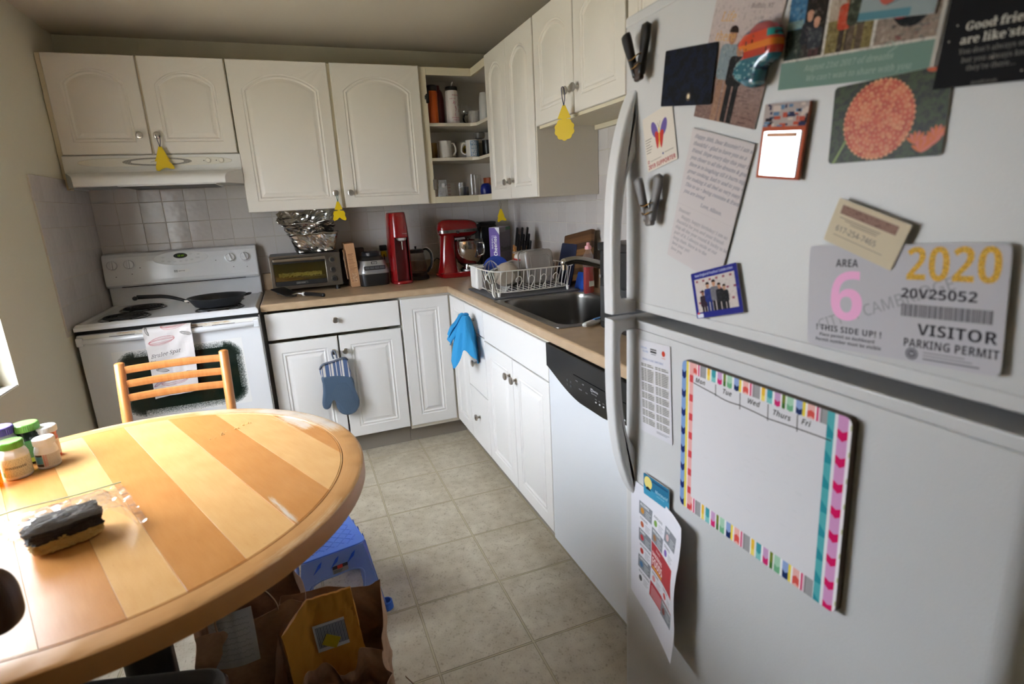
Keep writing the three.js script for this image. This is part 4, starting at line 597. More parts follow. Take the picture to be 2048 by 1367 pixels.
{ // clear rectangular box upside down
  const c = thing('food_container', 'large clear rectangular plastic food container standing on edge in the dish rack', 'container', [2.345, 0.952, 1.13], 0.0); c.rotation.set(-0.16, 0.18, 0.03);
  part(c, 'tub', EX(rrect(0.165, 0.165, 0.03, 0, 0.0825), 0.06, 0.012, 4).translate(0, 0, -0.03), milky);
  part(c, 'rim', (() => { const s = rrect(0.18, 0.18, 0.034, 0, 0.0825); s.holes.push(rrect(0.163, 0.163, 0.03, 0, 0.0825)); return EX(s, 0.006, 0.002).translate(0, 0, -0.036); })(), milky);
  part(c, 'raised_panel', (() => { const s = rrect(0.115, 0.115, 0.02, 0, 0.0825); s.holes.push(rrect(0.105, 0.105, 0.016, 0, 0.0825)); return EX(s, 0.004, 0.0015).translate(0, 0, 0.029); })(), milky);
}
solo('food_container', 'round clear plastic container lying tipped in the dish rack behind the bowl', 'container', LA([[0, 0], [0.046, 0], [0.05, 0.004], [0.058, 0.06], [0.062, 0.061], [0.062, 0.066], [0.056, 0.065], [0.048, 0.006], [0, 0.004]], 40).rotateX(0.9).rotateZ(0.5), milky, [2.235, 0.985, 1.06]);
{ const c = solo('bowl', 'small white bowl resting on its rim at the front left of the dish rack', 'bowl', LA([[0, 0], [0.035, 0], [0.06, 0.022], [0.072, 0.052], [0.070, 0.053], [0.057, 0.024], [0.034, 0.004], [0, 0.004]], 44).rotateX(PI / 2 + 0.35), M(0xd8d4cd, 0.3), [2.125, 1.0, 1.09]); }
{ const c = solo('bowl', 'beige plastic bowl standing on edge against the front wires of the dish rack', 'bowl', LA([[0, 0], [0.034, 0], [0.052, 0.014], [0.0605, 0.034], [0.0625, 0.034], [0.062, 0.037], [0.058, 0.036], [0.048, 0.015], [0.032, 0.003], [0, 0.003]], 48).rotateX(-PI / 2 + 0.25), M(0xb8ab9a, 0.35), [2.160, 1.003, 1.175]); c.rotation.y = -0.15; }
{ // whisk
  const c = thing('whisk', 'wire balloon whisk with white handle hanging over the dish rack corner', 'whisk', [2.07, 0.9165, 1.215], 0);
  c.rotation.set(0, 0.3, 0);
  for (let k = 0; k < 5; k++) { const a = k / 5 * PI, r = 0.038; part(c, 'wire_loop', TU([[0, 0.055, 0], [r * Math.cos(a) * 0.8, 0.09, r * Math.sin(a) * 0.8], [r * Math.cos(a), 0.13, r * Math.sin(a)], [0, 0.168, 0], [-r * Math.cos(a), 0.13, -r * Math.sin(a)], [-r * Math.cos(a) * 0.8, 0.09, -r * Math.sin(a) * 0.8], [0, 0.055, 0]].map(([x, y, z]) => [x + (y - 0.0) * 0.28, y + 0.0, z - (y - 0.0) * 0.45]), 0.0012, 48, 5), M(0xc9c7c2, 0.25, { metalness: 0.9 })); }
  part(c, 'handle', TU([[0.015, 0.06, -0.025], [0.004, 0.045, -0.01], [-0.012, 0.02, 0.012], [-0.01, 0.008, 0.02], [0.0, 0.006, 0.012], [0.008, 0.025, -0.002]], 0.005, 30, 10), M(0xdcdad5, 0.35));
}
{ // bread bag / white tub with red band
  const c = thing('plastic_tub', 'white plastic tub with a red band behind the dish rack', 'tub', [2.42, 0.9143, 0.845], 0.2); c.scale.y = 1.06;
  part(c, 'tub', [B(0.13, 0.155, 0.15, 0, 0.0775, 0, 0.02, 4)], M(0xcfcdc9, 0.4)); part(c, 'red_band', [B(0.1325, 0.024, 0.1525, 0, 0.122, 0, 0.018, 4)], M(0xb01c22, 0.4)); part(c, 'lid', [B(0.136, 0.012, 0.156, 0, 0.157, 0, 0.006)], clearPl);
}
solo('plastic_bag', 'crumpled clear plastic bag behind the clear food container', 'bag', (() => { const g = new THREE.IcosahedronGeometry(0.042, 5); const p = g.attributes.position; for (let i = 0; i < p.count; i++) { const v = V(p.getX(i), p.getY(i), p.getZ(i)); const s = 1 + 0.25 * n3(v.x * 40, v.y * 40, v.z * 40) + 0.2 * n3(v.x * 18 + 5, v.y * 18, v.z * 18); p.setXYZ(i, v.x * s * 1.2, v.y * s * 1.7, v.z * s); } g.computeVertexNormals(); return g; })(), M(0xe3e4e8, 0.15, { transmission: 0.75, thickness: 0 }), [2.47, 1.0, 0.93]);
{ // boards leaning on the right wall
  const c = solo('cutting_board', 'navy blue plastic cutting board leaning on the tiles beside the wooden one', 'cutting board', EX(rrect(0.17, 0.215, 0.012, 0, 0.1075), 0.008, 0.002).rotateY(-PI / 2), M(0x1d2642, 0.5), [2.525, 0.9145, 1.035]); c.rotation.z = -0.22;
  const wt = print(512, 512, (g, w, h) => { const cs = ['#5b3a20', '#7a532f', '#452a15', '#8f663b', '#64442a', '#7d5c38', '#50331c', '#876238']; for (let i = 0; i < 8; i++) { g.fillStyle = cs[i]; g.fillRect(0, i * 64, w, 64); for (let k = 0; k < 50; k++) { g.fillStyle = `rgba(40,22,8,${0.05 + rnd() * 0.12})`; g.fillRect(0, i * 64 + rnd() * 64, w, 1 + rnd() * 2); } } });
  const b = solo('cutting_board', 'striped dark walnut wooden cutting board leaning on the tiles behind the faucet', 'cutting board', metricUV(fix(EX(rrect(0.30, 0.245, 0.01, 0, 0.1225), 0.02, 0.003).rotateY(-PI / 2)), 4), M(0xffffff, 0.45, { map: (() => { wt.wrapS = wt.wrapT = THREE.RepeatWrapping; return wt; })() }), [2.555, 0.918, 1.14]); b.rotation.z = -0.17; b.rotation.x = -0.15; b.position.y += 0.024;
  const d = solo('cutting_board', 'bright blue thin cutting mat leaning low beside the dish soap', 'cutting board', EX(rrect(0.11, 0.085, 0.012, 0, 0.0425), 0.004, 0.001).rotateY(-PI / 2), M(0x1f4fae, 0.45), [2.515, 0.9145, 1.235]); d.rotation.z = -0.3;
}
{ // stainless sink
  const c = thing('sink', 'stainless steel drop-in kitchen sink in the counter', 'sink');
  const ss = M(0x8f8d89, 0.3, { metalness: 1 }), w = SK.x1 - SK.x0, d = SK.z1 - SK.z0, cx = (SK.x0 + SK.x1) / 2, cz = (SK.z0 + SK.z1) / 2;
  const rim = rrect(w + 0.035, d + 0.035, 0.03, 0, 0); rim.holes.push(rrect(w - 0.03, d - 0.03, 0.055, 0, 0));
  part(c, 'rim', EX(rim, 0.005, 0.002, 2, 12).rotateX(-PI / 2).translate(cx, CT - 0.0005, cz), ss);
  const rrp = (u, hw, hd, r) => { const a = u * 2 * PI, cs = Math.cos(a), sn = Math.sin(a), n = 7, e = Math.pow(Math.pow(Math.abs(cs), n) + Math.pow(Math.abs(sn), n), -1 / n); return [hw * cs * e, hd * sn * e]; };
  const lev = [[1, 0.004], [0.985, -0.002], [0.975, -0.02], [0.965, -0.12], [0.945, -0.158], [0.90, -0.175], [0.82, -0.18], [0.3, -0.183], [0.09, -0.185], [0.0, -0.185]];
  part(c, 'basin', grid(96, lev.length - 1, (u, v) => { const [s, y] = lev[Math.round(v * (lev.length - 1))], p = rrp(u, (w / 2 - 0.012) * s, (d / 2 - 0.012) * s); return [cx + p[0], CT + y, cz + p[1]]; }), ss);
  part(c, 'drain', [LA([[0, 0.002], [0.03, 0.002], [0.042, 0.006], [0.046, 0.004]], 28).translate(cx, CT - 0.188, cz)], chrome);
}
{ // faucet at the back of the sink
  const c = thing('faucet', 'chrome faucet with long curved spout over the sink', 'faucet', [2.555, 0.9143, 1.66], 0);
  part(c, 'base_plate', [B(0.05, 0.012, 0.2, 0, 0.006, 0, 0.005, 3)], chrome);
  part(c, 'body', [LA([[0, 0.01], [0.026, 0.01], [0.023, 0.05], [0.02, 0.07], [0, 0.075]], 28)], chrome);
  part(c, 'spout', [TU([[0, 0.05, 0], [-0.03, 0.10, 0], [-0.11, 0.145, -0.005], [-0.20, 0.178, -0.012], [-0.28, 0.194, -0.02], [-0.322, 0.188, -0.024]], 0.0165, 40, 14)], M(0xa9a6a1, 0.2, { metalness: 1 }));
  part(c, 'aerator', [CY(0.012, 0.014, 0.03, -0.322, 0.158, -0.024, 20), SPH(0.0165, -0.322, 0.188, -0.024)], chrome);
  part(c, 'lever', [TU([[0, 0.07, 0], [0.004, 0.1, 0.01], [0.01, 0.12, 0.05]], 0.007, 12, 10)], chrome);
}
{ // dish soap
  const c = thing('soap_bottle', 'clear dish soap bottle with red liquid and pink cap behind the sink', 'soap bottle', [2.495, 0.9143, 1.36], 0.3);
  part(c, 'liquid', [LA([[0, 0.002], [0.026, 0.002], [0.028, 0.008], [0.0255, 0.11], [0.0265, 0.125], [0, 0.125]], 28).scale(1, 1, 0.75)], M(0xa8121a, 0.25));
  part(c, 'bottle', [LA([[0.029, 0.0], [0.031, 0.006], [0.028, 0.11], [0.030, 0.15], [0.027, 0.175], [0.014, 0.198], [0.012, 0.208], [0, 0.208]], 28).scale(1, 1, 0.75)], M(0xf4eeee, 0.05, { transmission: 0.95, thickness: 0 }));
  part(c, 'label', [BB(-0.02, 0.012, 0.035, 0.06, 0.0228, 0.0236, 0)], M(0xd9d6d2, 0.5));
  part(c, 'cap', [LA([[0.013, 0.205], [0.0155, 0.207], [0.015, 0.22], [0.008, 0.224], [0.007, 0.236], [0, 0.237]], 24)], M(0xe7a7ab, 0.4));
}
{ // black appliance next to the refrigerator
  const c = thing('coffee_machine', 'tall black countertop coffee machine beside the refrigerator', 'coffee machine', [2.30, 0.9143, 2.06], 0);
  part(c, 'housing', [BB(-0.13, 0.16, 0, 0.285, -0.04, 0.30, 0.012, 3)], M(0x0b0c0d, 0.5));
  part(c, 'front_panel', [BB(-0.136, -0.128, 0.03, 0.15, -0.025, 0.285, 0.003)], M(0x2a2c2e, 0.3));
  part(c, 'lid', [BB(-0.134, 0.16, 0.262, 0.29, -0.044, 0.304, 0.006)], blackPlastic);
  part(c, 'switch', [CY(0.006, 0.006, 0.006, 0, 0, 0, 14).rotateZ(PI / 2).translate(-0.132, 0.18, -0.02)], steel);
  part(c, 'switch', [CY(0.004, 0.004, 0.005, 0, 0, 0, 12).rotateX(PI / 2).translate(-0.12, 0.06, -0.044)], steel);
}
{ // dish brush
  const c = thing('dish_brush', 'white and blue dish brush lying beside the sink at the black coffee machine', 'brush', [2.115, 0.9145, 2.005], 0.42);
  part(c, 'handle', [grid(20, 12, (u, v) => { const a = v * 2 * PI, w = 0.009 + 0.004 * Math.sin(u * PI); const e = u < 0.06 ? Math.sqrt(u / 0.06) : 1; return [u * 0.11, 0.011 + w * 0.8 * e * Math.sin(-a), w * e * Math.cos(a)]; })], M(0xe3e3e1, 0.35));
  part(c, 'grip', [B(0.05, 0.009, 0.014, 0.085, 0.019, 0, 0.004)], M(0x1f6fb8, 0.4));
}

// ---------- hanging things ----------
const MITT = [[1.271, 0.563], [1.322, 0.596], [1.404, 0.594], [1.417, 0.54], [1.42, 0.487], [1.434, 0.411], [1.448, 0.348], [1.443, 0.316], [1.423, 0.287], [1.396, 0.276], [1.369, 0.277], [1.345, 0.291], [1.329, 0.319], [1.324, 0.356], [1.316, 0.374], [1.305, 0.356], [1.294, 0.333], [1.278, 0.325], [1.263, 0.331], [1.256, 0.351], [1.268, 0.426], [1.271, 0.467], [1.273, 0.508]];
const trapM = M(0xe2c204, 0.5);
function trap(label, shape, p, ry, loop, cordM) {
  const c = thing('insect_trap', label, 'sticky trap', p, ry, undefined);
  part(c, 'card', EX(shape, 0.0016, 0.0004, 1), trapM);
  part(c, 'hanging_cord', TU(loop.map((l) => l), 0.0016, 24, 6, false), cordM);
  return c;
}
const cordDark = M(0x1b1f4a, 0.7), cordTeal = M(0x0e6a5a, 0.7), cordBW = M(0x1d2a52, 0.7);
const dinoS = [[-0.007, 0], [0.007, 0], [0.026, -0.052], [0.034, -0.066], [0.024, -0.064], [0.045, -0.094], [0.046, -0.106], [0.030, -0.106], [0.012, -0.100], [-0.006, -0.104], [-0.022, -0.116], [-0.034, -0.112], [-0.034, -0.096], [-0.026, -0.070], [-0.034, -0.07], [-0.026, -0.054]];
const butter = [[-0.005, 0], [0.005, 0], [0.022, -0.044], [0.006, -0.046], [0.006, -0.050], [0.026, -0.052], [0.033, -0.066], [0.030, -0.076], [0.037, -0.096], [0.030, -0.106], [0.014, -0.100], [0, -0.088], [-0.014, -0.1], [-0.030, -0.106], [-0.037, -0.096], [-0.030, -0.076], [-0.033, -0.066], [-0.026, -0.052], [-0.006, -0.05], [-0.006, -0.046], [-0.022, -0.044]];
const flower = (() => { const a = [[-0.005, 0], [0.005, 0], [0.028, -0.048], [0.011, -0.05], [0.011, -0.054]]; for (let i = 0; i <= 60; i++) { const t = PI / 2 - 0.3 - i / 60 * (2 * PI - 0.6), r = 0.038 + 0.0045 * Math.abs(Math.sin(i / 60 * PI * 9)); a.push([r * Math.cos(t), -0.088 + r * Math.sin(t)]); } a.push([-0.011, -0.054], [-0.011, -0.05], [-0.028, -0.048]); return a; })();
trap('yellow sticky trap hanging from a cabinet knob in front of the range hood', dinoS, [0.682, 1.702, 0.357], 0.1, [[0, -0.003, 0.001], [-0.006, 0.03, 0.002], [-0.008, 0.062, -0.008], [-0.002, 0.066, -0.012], [0.006, 0.058, -0.008], [0.006, 0.03, 0.002], [0, -0.003, 0.001]], cordDark);
trap('yellow butterfly-shaped sticky trap hanging from a tall cabinet knob above the cardboard box', butter, [1.486, 1.404, 0.355], 0.05, [[0, -0.003, 0.001], [-0.003, 0.02, 0.002], [-0.004, 0.05, -0.012], [0.003, 0.05, -0.012], [0.004, 0.02, 0.002], [0, -0.003, 0.001]], cordTeal);
trap('yellow flower-shaped sticky trap hanging from a knob of the cabinet above the sink', flower, [2.268, 1.700, 1.600], -0.85, [[0, -0.003, 0.001], [-0.005, 0.03, 0.004], [-0.003, 0.062, 0.012], [0.004, 0.062, 0.014], [0.006, 0.03, 0.004], [0, -0.003, 0.001]], cordBW);
{ const t = trap('yellow sticky trap hanging under the corner cabinet over the cereal box', dinoS.map(([a, b]) => [a * 0.7, b * 0.7]), [2.465, 1.315, 0.30], -0.2, [[0, -0.003, 0.001], [-0.004, 0.03, 0.003], [0, 0.044, 0.004], [0.004, 0.03, 0.003], [0, -0.003, 0.001]], M(0x9a8f7a, 0.6)); part(t, 'cup_hook', [TU([[0, 0.053, 0.004], [0, 0.046, 0.004], [0.005, 0.040, 0.004], [0, 0.036, 0.004], [-0.004, 0.039, 0.004]], 0.0013, 16, 6), B(0.02, 0.004, 0.02, 0, 0.051, 0.004, 0.001)], M(0xd0cdc6, 0.4)); }
{ // oven mitt
  const c = thing('oven_mitt', 'blue silicone oven mitt with striped cloth cuff hanging on the base cabinet knob', 'oven mitt', [1.348, 0.46, 0.652], 0);
  const Q = MITT.map(([x, y]) => [x - 1.348, y - 0.46]);
  const cuff = [...Q.slice(0, 5), Q[22]], body = [Q[22], Q[4], ...Q.slice(5, 22)];
  const smooth = (p, n) => { const cv = new THREE.CatmullRomCurve3(p.map(([x, y]) => V(x, y, 0)), true, 'centripetal'); return cv.getPoints(n).slice(0, -1).map((v) => [v.x, v.y]); };
  const sil = M(0x475b72, 0.5), dotB = pix(128, 128, (x, y) => { const a = Math.sin((x + y) / 128 * 16 * PI) * Math.sin((x - y) / 128 * 16 * PI); const v = 128 + 100 * Math.max(0, a); return [v, v, v]; }, { data: true });
  part(c, 'silicone_glove', EX(shp(smooth(body, 90)), 0.034, 0.014, 5), sil);
  const pad = smooth([[-0.035, -0.04], [0.0, -0.005], [0.04, 0.0], [0.07, -0.05], [0.085, -0.12], [0.075, -0.15], [0.04, -0.168], [0.01, -0.15], [-0.01, -0.11], [-0.035, -0.09], [-0.06, -0.11], [-0.068, -0.08]].map(([x, y]) => [x * 0.92, y * 0.95]), 80);
  part(c, 'grip_pad', EX(shp(pad), 0.003, 0.001).translate(0, 0, 0.0335), M(0x45596f, 0.55, { bump: dotB, bumpScale: 0.0015, metric: 12 }));
  const stripes = print(512, 256, (g, w, h) => { g.fillStyle = '#d8d2cc'; g.fillRect(0, 0, w, h); const cs = ['#4a5f86', '#5a6a8c']; let x = 12; for (const [ww, gap] of [[40, 12], [14, 26], [56, 14], [12, 10], [12, 30], [44, 12], [14, 12], [14, 34], [52, 14], [14, 28], [40, 10]]) { g.fillStyle = cs[(ww / 2) & 1]; g.fillRect(x, 0, ww, h); x += ww + gap; } });
  stripes.wrapS = stripes.wrapT = THREE.RepeatWrapping;
  part(c, 'cloth_cuff', EX(shp(smooth([cuff[0], [(cuff[0][0] + cuff[2][0]) / 2, (cuff[0][1] + cuff[2][1]) / 2 + 0.006], cuff[2], cuff[3], cuff[4], [(cuff[4][0] + cuff[5][0]) / 2, (cuff[4][1] + cuff[5][1]) / 2], cuff[5]], 70)), 0.030, 0.010, 4).translate(0, 0, 0.002), M(0xffffff, 0.85, { map: stripes, metric: 5.2 }));
  part(c, 'cuff_piping', TU([[cuff[0][0] - 0.004, cuff[0][1] - 0.012, 0.03], [cuff[0][0] + 0.01, cuff[0][1] + 0.012, 0.034], [(cuff[0][0] + cuff[2][0]) / 2, (cuff[0][1] + cuff[2][1]) / 2 + 0.008, 0.034], [cuff[2][0] - 0.006, cuff[2][1] + 0.003, 0.034], [cuff[2][0] + 0.008, cuff[2][1] - 0.012, 0.026]], 0.005, 40, 8), M(0x5b6273, 0.8));
  part(c, 'hanging_loop', TU([[-0.005, 0.135, 0.014], [-0.010, 0.165, 0.012], [-0.002, 0.178, 0.004], [0.008, 0.165, 0.012], [0.012, 0.135, 0.014]], 0.004, 24, 8), M(0x5b6273, 0.8));
}
{ // dish towel over the oven handle
  const tw = print(512, 860, (g, w, h) => { g.fillStyle = '#e3dedd'; g.fillRect(0, 0, w, h); const whisk = (x, y, s, a, col) => { g.save(); g.translate(x, y); g.rotate(a); g.strokeStyle = col; g.lineWidth = 2; for (let k = 0; k < 5; k++) { g.beginPath(); g.ellipse(rr(-6, 6), rr(-3, 3), s * rr(0.85, 1), s * (0.08 + 0.055 * k), rr(-0.05, 0.05), 0, 7); g.stroke(); } g.restore(); }; whisk(330, 40, 150, -0.15, '#b8323c'); whisk(40, 90, 46, 1.2, '#55524e'); whisk(175, 205, 150, -0.12, '#a82a38'); whisk(450, 150, 66, 0.3, '#56544f'); whisk(360, 480, 150, -0.12, '#a8404c'); whisk(130, 545, 70, 0.25, '#4f4c49'); whisk(440, 615, 52, 0.2, '#4f4c49'); whisk(250, 690, 170, -0.1, '#9a3a55'); whisk(60, 690, 60, -0.5, '#6a2f6a'); whisk(300, 800, 120, -0.1, '#6a5a5a'); g.fillStyle = '#4c4a47'; g.save(); g.translate(20, 395); g.rotate(-0.1); g.transform(1, 0, -0.45, 1, 0, 0); g.font = '60px serif'; g.fillText('Brulee Spat', 4, 0); g.font = '40px serif'; g.fillText('fue', 6, 50); g.restore(); });
  tag(part(scene, 'dish_towel', sheet(34, 60, (u, v) => { const t = 1 - v, x = 0.533 + u * (0.196 - 0.012 * t) - 0.004 * t + 0.004 * Math.sin(t * 4), f = 0.006 * Math.sin(u * 7 + t * 2.5) * t + 0.004 * n2(u * 3, t * 4); if (t < 0.1) { const a = t / 0.1 * PI * 0.75; return [x, 0.856 + 0.020 * Math.sin(a + 0.4) , 0.722 + 0.028 * -Math.cos(a + 0.2)]; } return [x, 0.862 - (t - 0.1) * 0.355 + 0.012 * (u - 0.5) * t, 0.7465 + f - 0.022 * (t - 0.1) - 0.005 * Math.sin(u * PI) * t]; }, 0.0014), M(0xffffff, 0.9, { map: tw })), 'white dish towel printed with red and grey whisks over the oven handle', 'towel');
}
{ // microfibre cloth bunched over a knob
  const ax = [1.955, 1.115];
  const f = (u, v) => { const a = u * 2 * PI, t = 1 - v, r = 0.012 + 0.062 * Math.pow(t, 0.62) * (1 + 0.26 * Math.sin(a * 4 + 0.6 + t * 1.5) + 0.10 * Math.sin(a * 9 + 2)) , drop = 0.235 * t * (0.86 + 0.16 * Math.sin(a * 2 + 1.2) + 0.06 * Math.sin(a * 5)); const x = ax[0] + r * Math.cos(a) * 0.85 - 0.015 * t, z = ax[1] + r * Math.sin(a) * 1.35; return [Math.min(x, 1.9985), 0.832 - drop + 0.01 * Math.sin(a * 4) * t, z]; };
  const g = merge([sheet(96, 30, f, 0.0015), sheet(22, 18, (u, v) => { const w = Math.sin(v * PI * 3) * 0.010 * (0.3 + u); return [1.955 - u * 0.085 + 0.3 * w, 0.835 - 0.10 * u * u - v * (0.035 + 0.085 * u * (1.15 - u)) + 0.006 * Math.sin(u * 9), 1.085 - 0.02 * u + w + 0.03 * v]; }, 0.003), SPH(0.013, 1.962, 0.829, 1.09, 1.2, 0.8, 1.2)]);
  tag(part(scene, 'microfiber_cloth', g, M(0x2b8cc4, 0.95, { metric: 1, bump: fineBump, bumpScale: 0.0008 })), 'bright blue microfiber cloth hanging bunched from a drawer knob', 'cloth');
}
// ---------- things in the open corner cabinet ----------
const uvY = (g, h) => { g = fix(g); const p = g.attributes.position, u = g.attributes.uv; for (let i = 0; i < p.count; i++) u.setY(i, p.getY(i) / h); return g; };
const S1 = 1.8215, S2 = 1.6275, S3 = 1.3855;
function bottle(name, label, pts, mat, p, extras = [], cat = 'bottle') { const c = thing(name, label, cat, p); part(c, 'body', uvY(LA(pts, 32), 0.2), mat); for (const [n, g, m] of extras) part(c, n, g, m); return c; }
bottle('water_bottle', 'orange drinks bottle with black clip lid at the left end of the top shelf', [[0, 0], [0.028, 0], [0.030, 0.004], [0.030, 0.17], [0.026, 0.182], [0, 0.184]], M(0xc2530c, 0.35), [2.096, S1, 0.245], [['lid', [LA([[0.027, 0.178], [0.031, 0.180], [0.031, 0.205], [0.027, 0.210], [0, 0.210]]), B(0.012, 0.06, 0.012, -0.028, 0.175, 0.014, 0.004)], blackPlastic]]);
bottle('water_bottle', 'dark red drinks bottle in shadow behind the orange and white ones', [[0, 0], [0.036, 0], [0.038, 0.004], [0.038, 0.15], [0.03, 0.19], [0.018, 0.205], [0.016, 0.225], [0, 0.227]], M(0x5c0f16, 0.3), [2.147, S1, 0.165]);
{
  const red = print(512, 512, (g, w, h) => { g.fillStyle = '#ded6d2'; g.fillRect(0, 0, w, h); g.fillStyle = '#b0566a'; g.strokeStyle = '#b0566a'; g.lineWidth = 5; for (let i = 0; i < 12; i++) { const x = rr(345, 425), y = rr(150, 360); g.beginPath(); g.moveTo(x, y); g.bezierCurveTo(x + rr(-16, 16), y + 18, x + rr(-16, 16), y + 30, x + rr(-20, 20), y + 44); g.stroke(); } g.font = 'italic bold 30px serif'; g.fillText('running the', 312, 430); g.fillText('red river', 330, 462); g.fillText('Summer', 330, 110); g.font = 'bold 24px sans-serif'; g.fillText('2 0 1 9', 300, 160); });
  bottle('water_bottle', 'white drinks bottle with red lettering and a straw on the top shelf', [[0, 0], [0.0375, 0], [0.039, 0.004], [0.0395, 0.175], [0.036, 0.188], [0, 0.19]], M(0xffffff, 0.4, { map: red }), [2.222, S1, 0.215], [['lid', [LA([[0.034, 0.186], [0.036, 0.188], [0.036, 0.206], [0.034, 0.210], [0, 0.210]])], blackPlastic], ['straw', [TU([[0.004, 0.2, 0], [0.006, 0.225, 0], [0.012, 0.238, 0.004]], 0.004, 8, 10)], M(0xd8d4d0, 0.4, { transmission: 0.5 })]]).children[0].rotation.y = 2.0;
}
const glassM = M(0xffffff, 0.02, { transmission: 1, thickness: 0, ior: 1.5 });
const wg = [[0.030, 0], [0.031, 0.002], [0.006, 0.006], [0.004, 0.012], [0.004, 0.03], [0.012, 0.036], [0.032, 0.06], [0.036, 0.085], [0.030, 0.118], [0.0292, 0.118], [0.035, 0.085], [0.031, 0.061], [0.011, 0.038], [0, 0.034]];
{ const a = solo('wine_glass', 'clear stemmed glass at the right of the white bottle on the top shelf', 'glass', LA(wg), glassM, [2.308, S1, 0.20], 0); copy(a, [2.345, S1, 0.115], 0, 'clear stemmed glass farther back on the top shelf'); }
function mug(label, p, ry, r, h, mat, hm, print0) { const c = thing('mug', label, 'mug', p, ry); part(c, 'body', LA([[0, 0], [r * 0.93, 0], [r, 0.004], [r, h], [r - 0.004, h], [r - 0.0045, 0.008], [0, 0.006]], 40), mat); part(c, 'handle', TU([[r * 0.95, h * 0.82, 0], [r * 1.35, h * 0.85, 0], [r * 1.66, h * 0.62, 0], [r * 1.6, h * 0.34, 0], [r * 1.2, h * 0.2, 0], [r * 0.95, h * 0.22, 0]], 0.0055, 28, 10), hm ?? mat); if (print0) part(c, 'print', grid(30, 1, (u, v) => { const a = -0.25 + print0[1] + u * 1.9; return [(r + 0.0005) * Math.sin(a), h * (0.06 + 0.9 * v), (r + 0.0005) * Math.cos(a)]; }), print0[0]); return c; }
const ceramic = M(0xd9d5cf, 0.25, { clearcoat: 0.4 });
mug('white mug with black handle at the back of the top shelf', [2.375, S1, 0.15], PI * 0.9, 0.038, 0.085, ceramic, blackPlastic);
{ const c = thing('pitcher', 'tall white plastic pitcher with black handle by the right cabinet door on the top shelf', 'pitcher', [2.418, S1, 0.255]); part(c, 'body', LA([[0, 0], [0.038, 0], [0.04, 0.005], [0.036, 0.14], [0.03, 0.175], [0, 0.178]]), M(0xc9c7c4, 0.35)); part(c, 'handle', [B(0.02, 0.055, 0.02, 0.02, 0.19, 0, 0.006)], blackPlastic); }
bottle('jar', 'brown jar beside the white pitcher at the right end of the top shelf', [[0, 0], [0.026, 0], [0.027, 0.004], [0.026, 0.16], [0, 0.162]], M(0x5a3a22, 0.4), [2.44, S1, 0.36], [['lid', CY(0.02, 0.019, 0.03, 0, 0.16, 0), blackPlastic]]);
mug('plain white mug at the left of the middle shelf', [2.157, S2, 0.215], -0.15, 0.0395, 0.100, ceramic);
{ const yl = M(0xffffff, 0.4, { map: print(256, 200, (g) => { g.fillStyle = '#d9d5cf'; g.fillRect(0, 0, 256, 200); g.fillStyle = '#b08b1c'; g.beginPath(); g.arc(128, 100, 60, 0, 7); g.fill(); g.fillStyle = '#5b4712'; g.beginPath(); g.arc(128, 100, 26, 0, 7); g.fill(); }) }); mug('white mug with a yellow round print, its handle to the left, behind the others', [2.292, S2, 0.125], PI * 0.98, 0.041, 0.102, ceramic, ceramic, [yl, 2.75]); }
{ const bl = M(0xffffff, 0.3, { map: print(320, 260, (g) => { g.fillStyle = '#7795b4'; g.fillRect(0, 0, 320, 260); g.fillStyle = '#e6e8ea'; g.font = 'bold 74px sans-serif'; g.fillText('YOU', 20, 68); g.fillText('WER', 20, 130); g.fillText('BEST', 20, 192); g.fillText('DAY', 20, 252); }) }); mug('white mug with blue printed lettering on the middle shelf, handle to the left', [2.322, S2, 0.245], PI * 0.93, 0.040, 0.100, ceramic, ceramic, [bl, 3.0]); }
bottle('canister', 'dark yellow canister in shadow at the left end of the middle shelf', [[0, 0], [0.03, 0], [0.031, 0.003], [0.031, 0.095], [0, 0.097]], M(0x8a6410, 0.5), [2.092, S2, 0.16]);
bottle('jar', 'tall glass jar with wide lid and white contents on the middle shelf', [[0, 0], [0.020, 0], [0.021, 0.004], [0.021, 0.09], [0.014, 0.1], [0.013, 0.115]], M(0xc9c0ae, 0.4), [2.393, S2, 0.185], [['lid', LA([[0.012, 0.112], [0.03, 0.118], [0.034, 0.13], [0.034, 0.148], [0.03, 0.152], [0, 0.152]]), M(0x8d8880, 0.3, { transmission: 0.5, thickness: 0 })]]);
mug('black mug at the right end of the middle shelf', [2.424, S2, 0.245], 0.4, 0.036, 0.10, M(0x131316, 0.3));
{ const a = solo('drinking_glass', 'tall clear tumbler at the middle of the bottom shelf', 'glass', LA([[0, 0], [0.030, 0], [0.031, 0.003], [0.036, 0.145], [0.0345, 0.145], [0.029, 0.007], [0, 0.007]], 36), glassM, [2.322, S3, 0.215]); copy(a, [2.368, S3, 0.135], 0, 'tall clear tumbler behind the blue cup on the bottom shelf'); }
{ const c = thing('measuring_cup', 'glass measuring cup with red markings at the left of the bottom shelf', 'measuring cup', [2.165, S3, 0.20]); part(c, 'body', LA([[0, 0], [0.042, 0], [0.044, 0.004], [0.050, 0.10], [0.0485, 0.10], [0.042, 0.008], [0, 0.007]], 36), glassM); part(c, 'markings', [0.03, 0.05, 0.07, 0.085].map((y) => grid(8, 1, (u, v) => { const a = -0.5 + u * 0.5, r = 0.0452 + y * 0.058; return [r * Math.sin(a), y + v * 0.0025, r * Math.cos(a)]; })), M(0x9c2a2a, 0.5)).userData.kind = 'stuff'; part(c, 'handle', TU([[0.046, 0.09, 0], [0.075, 0.085, 0], [0.078, 0.05, 0], [0.06, 0.03, 0], [0.045, 0.03, 0]], 0.005, 24, 8), glassM); }
mug('clear glass mug beside the measuring cup on the bottom shelf', [2.245, S3, 0.20], 0.5, 0.033, 0.10, glassM);
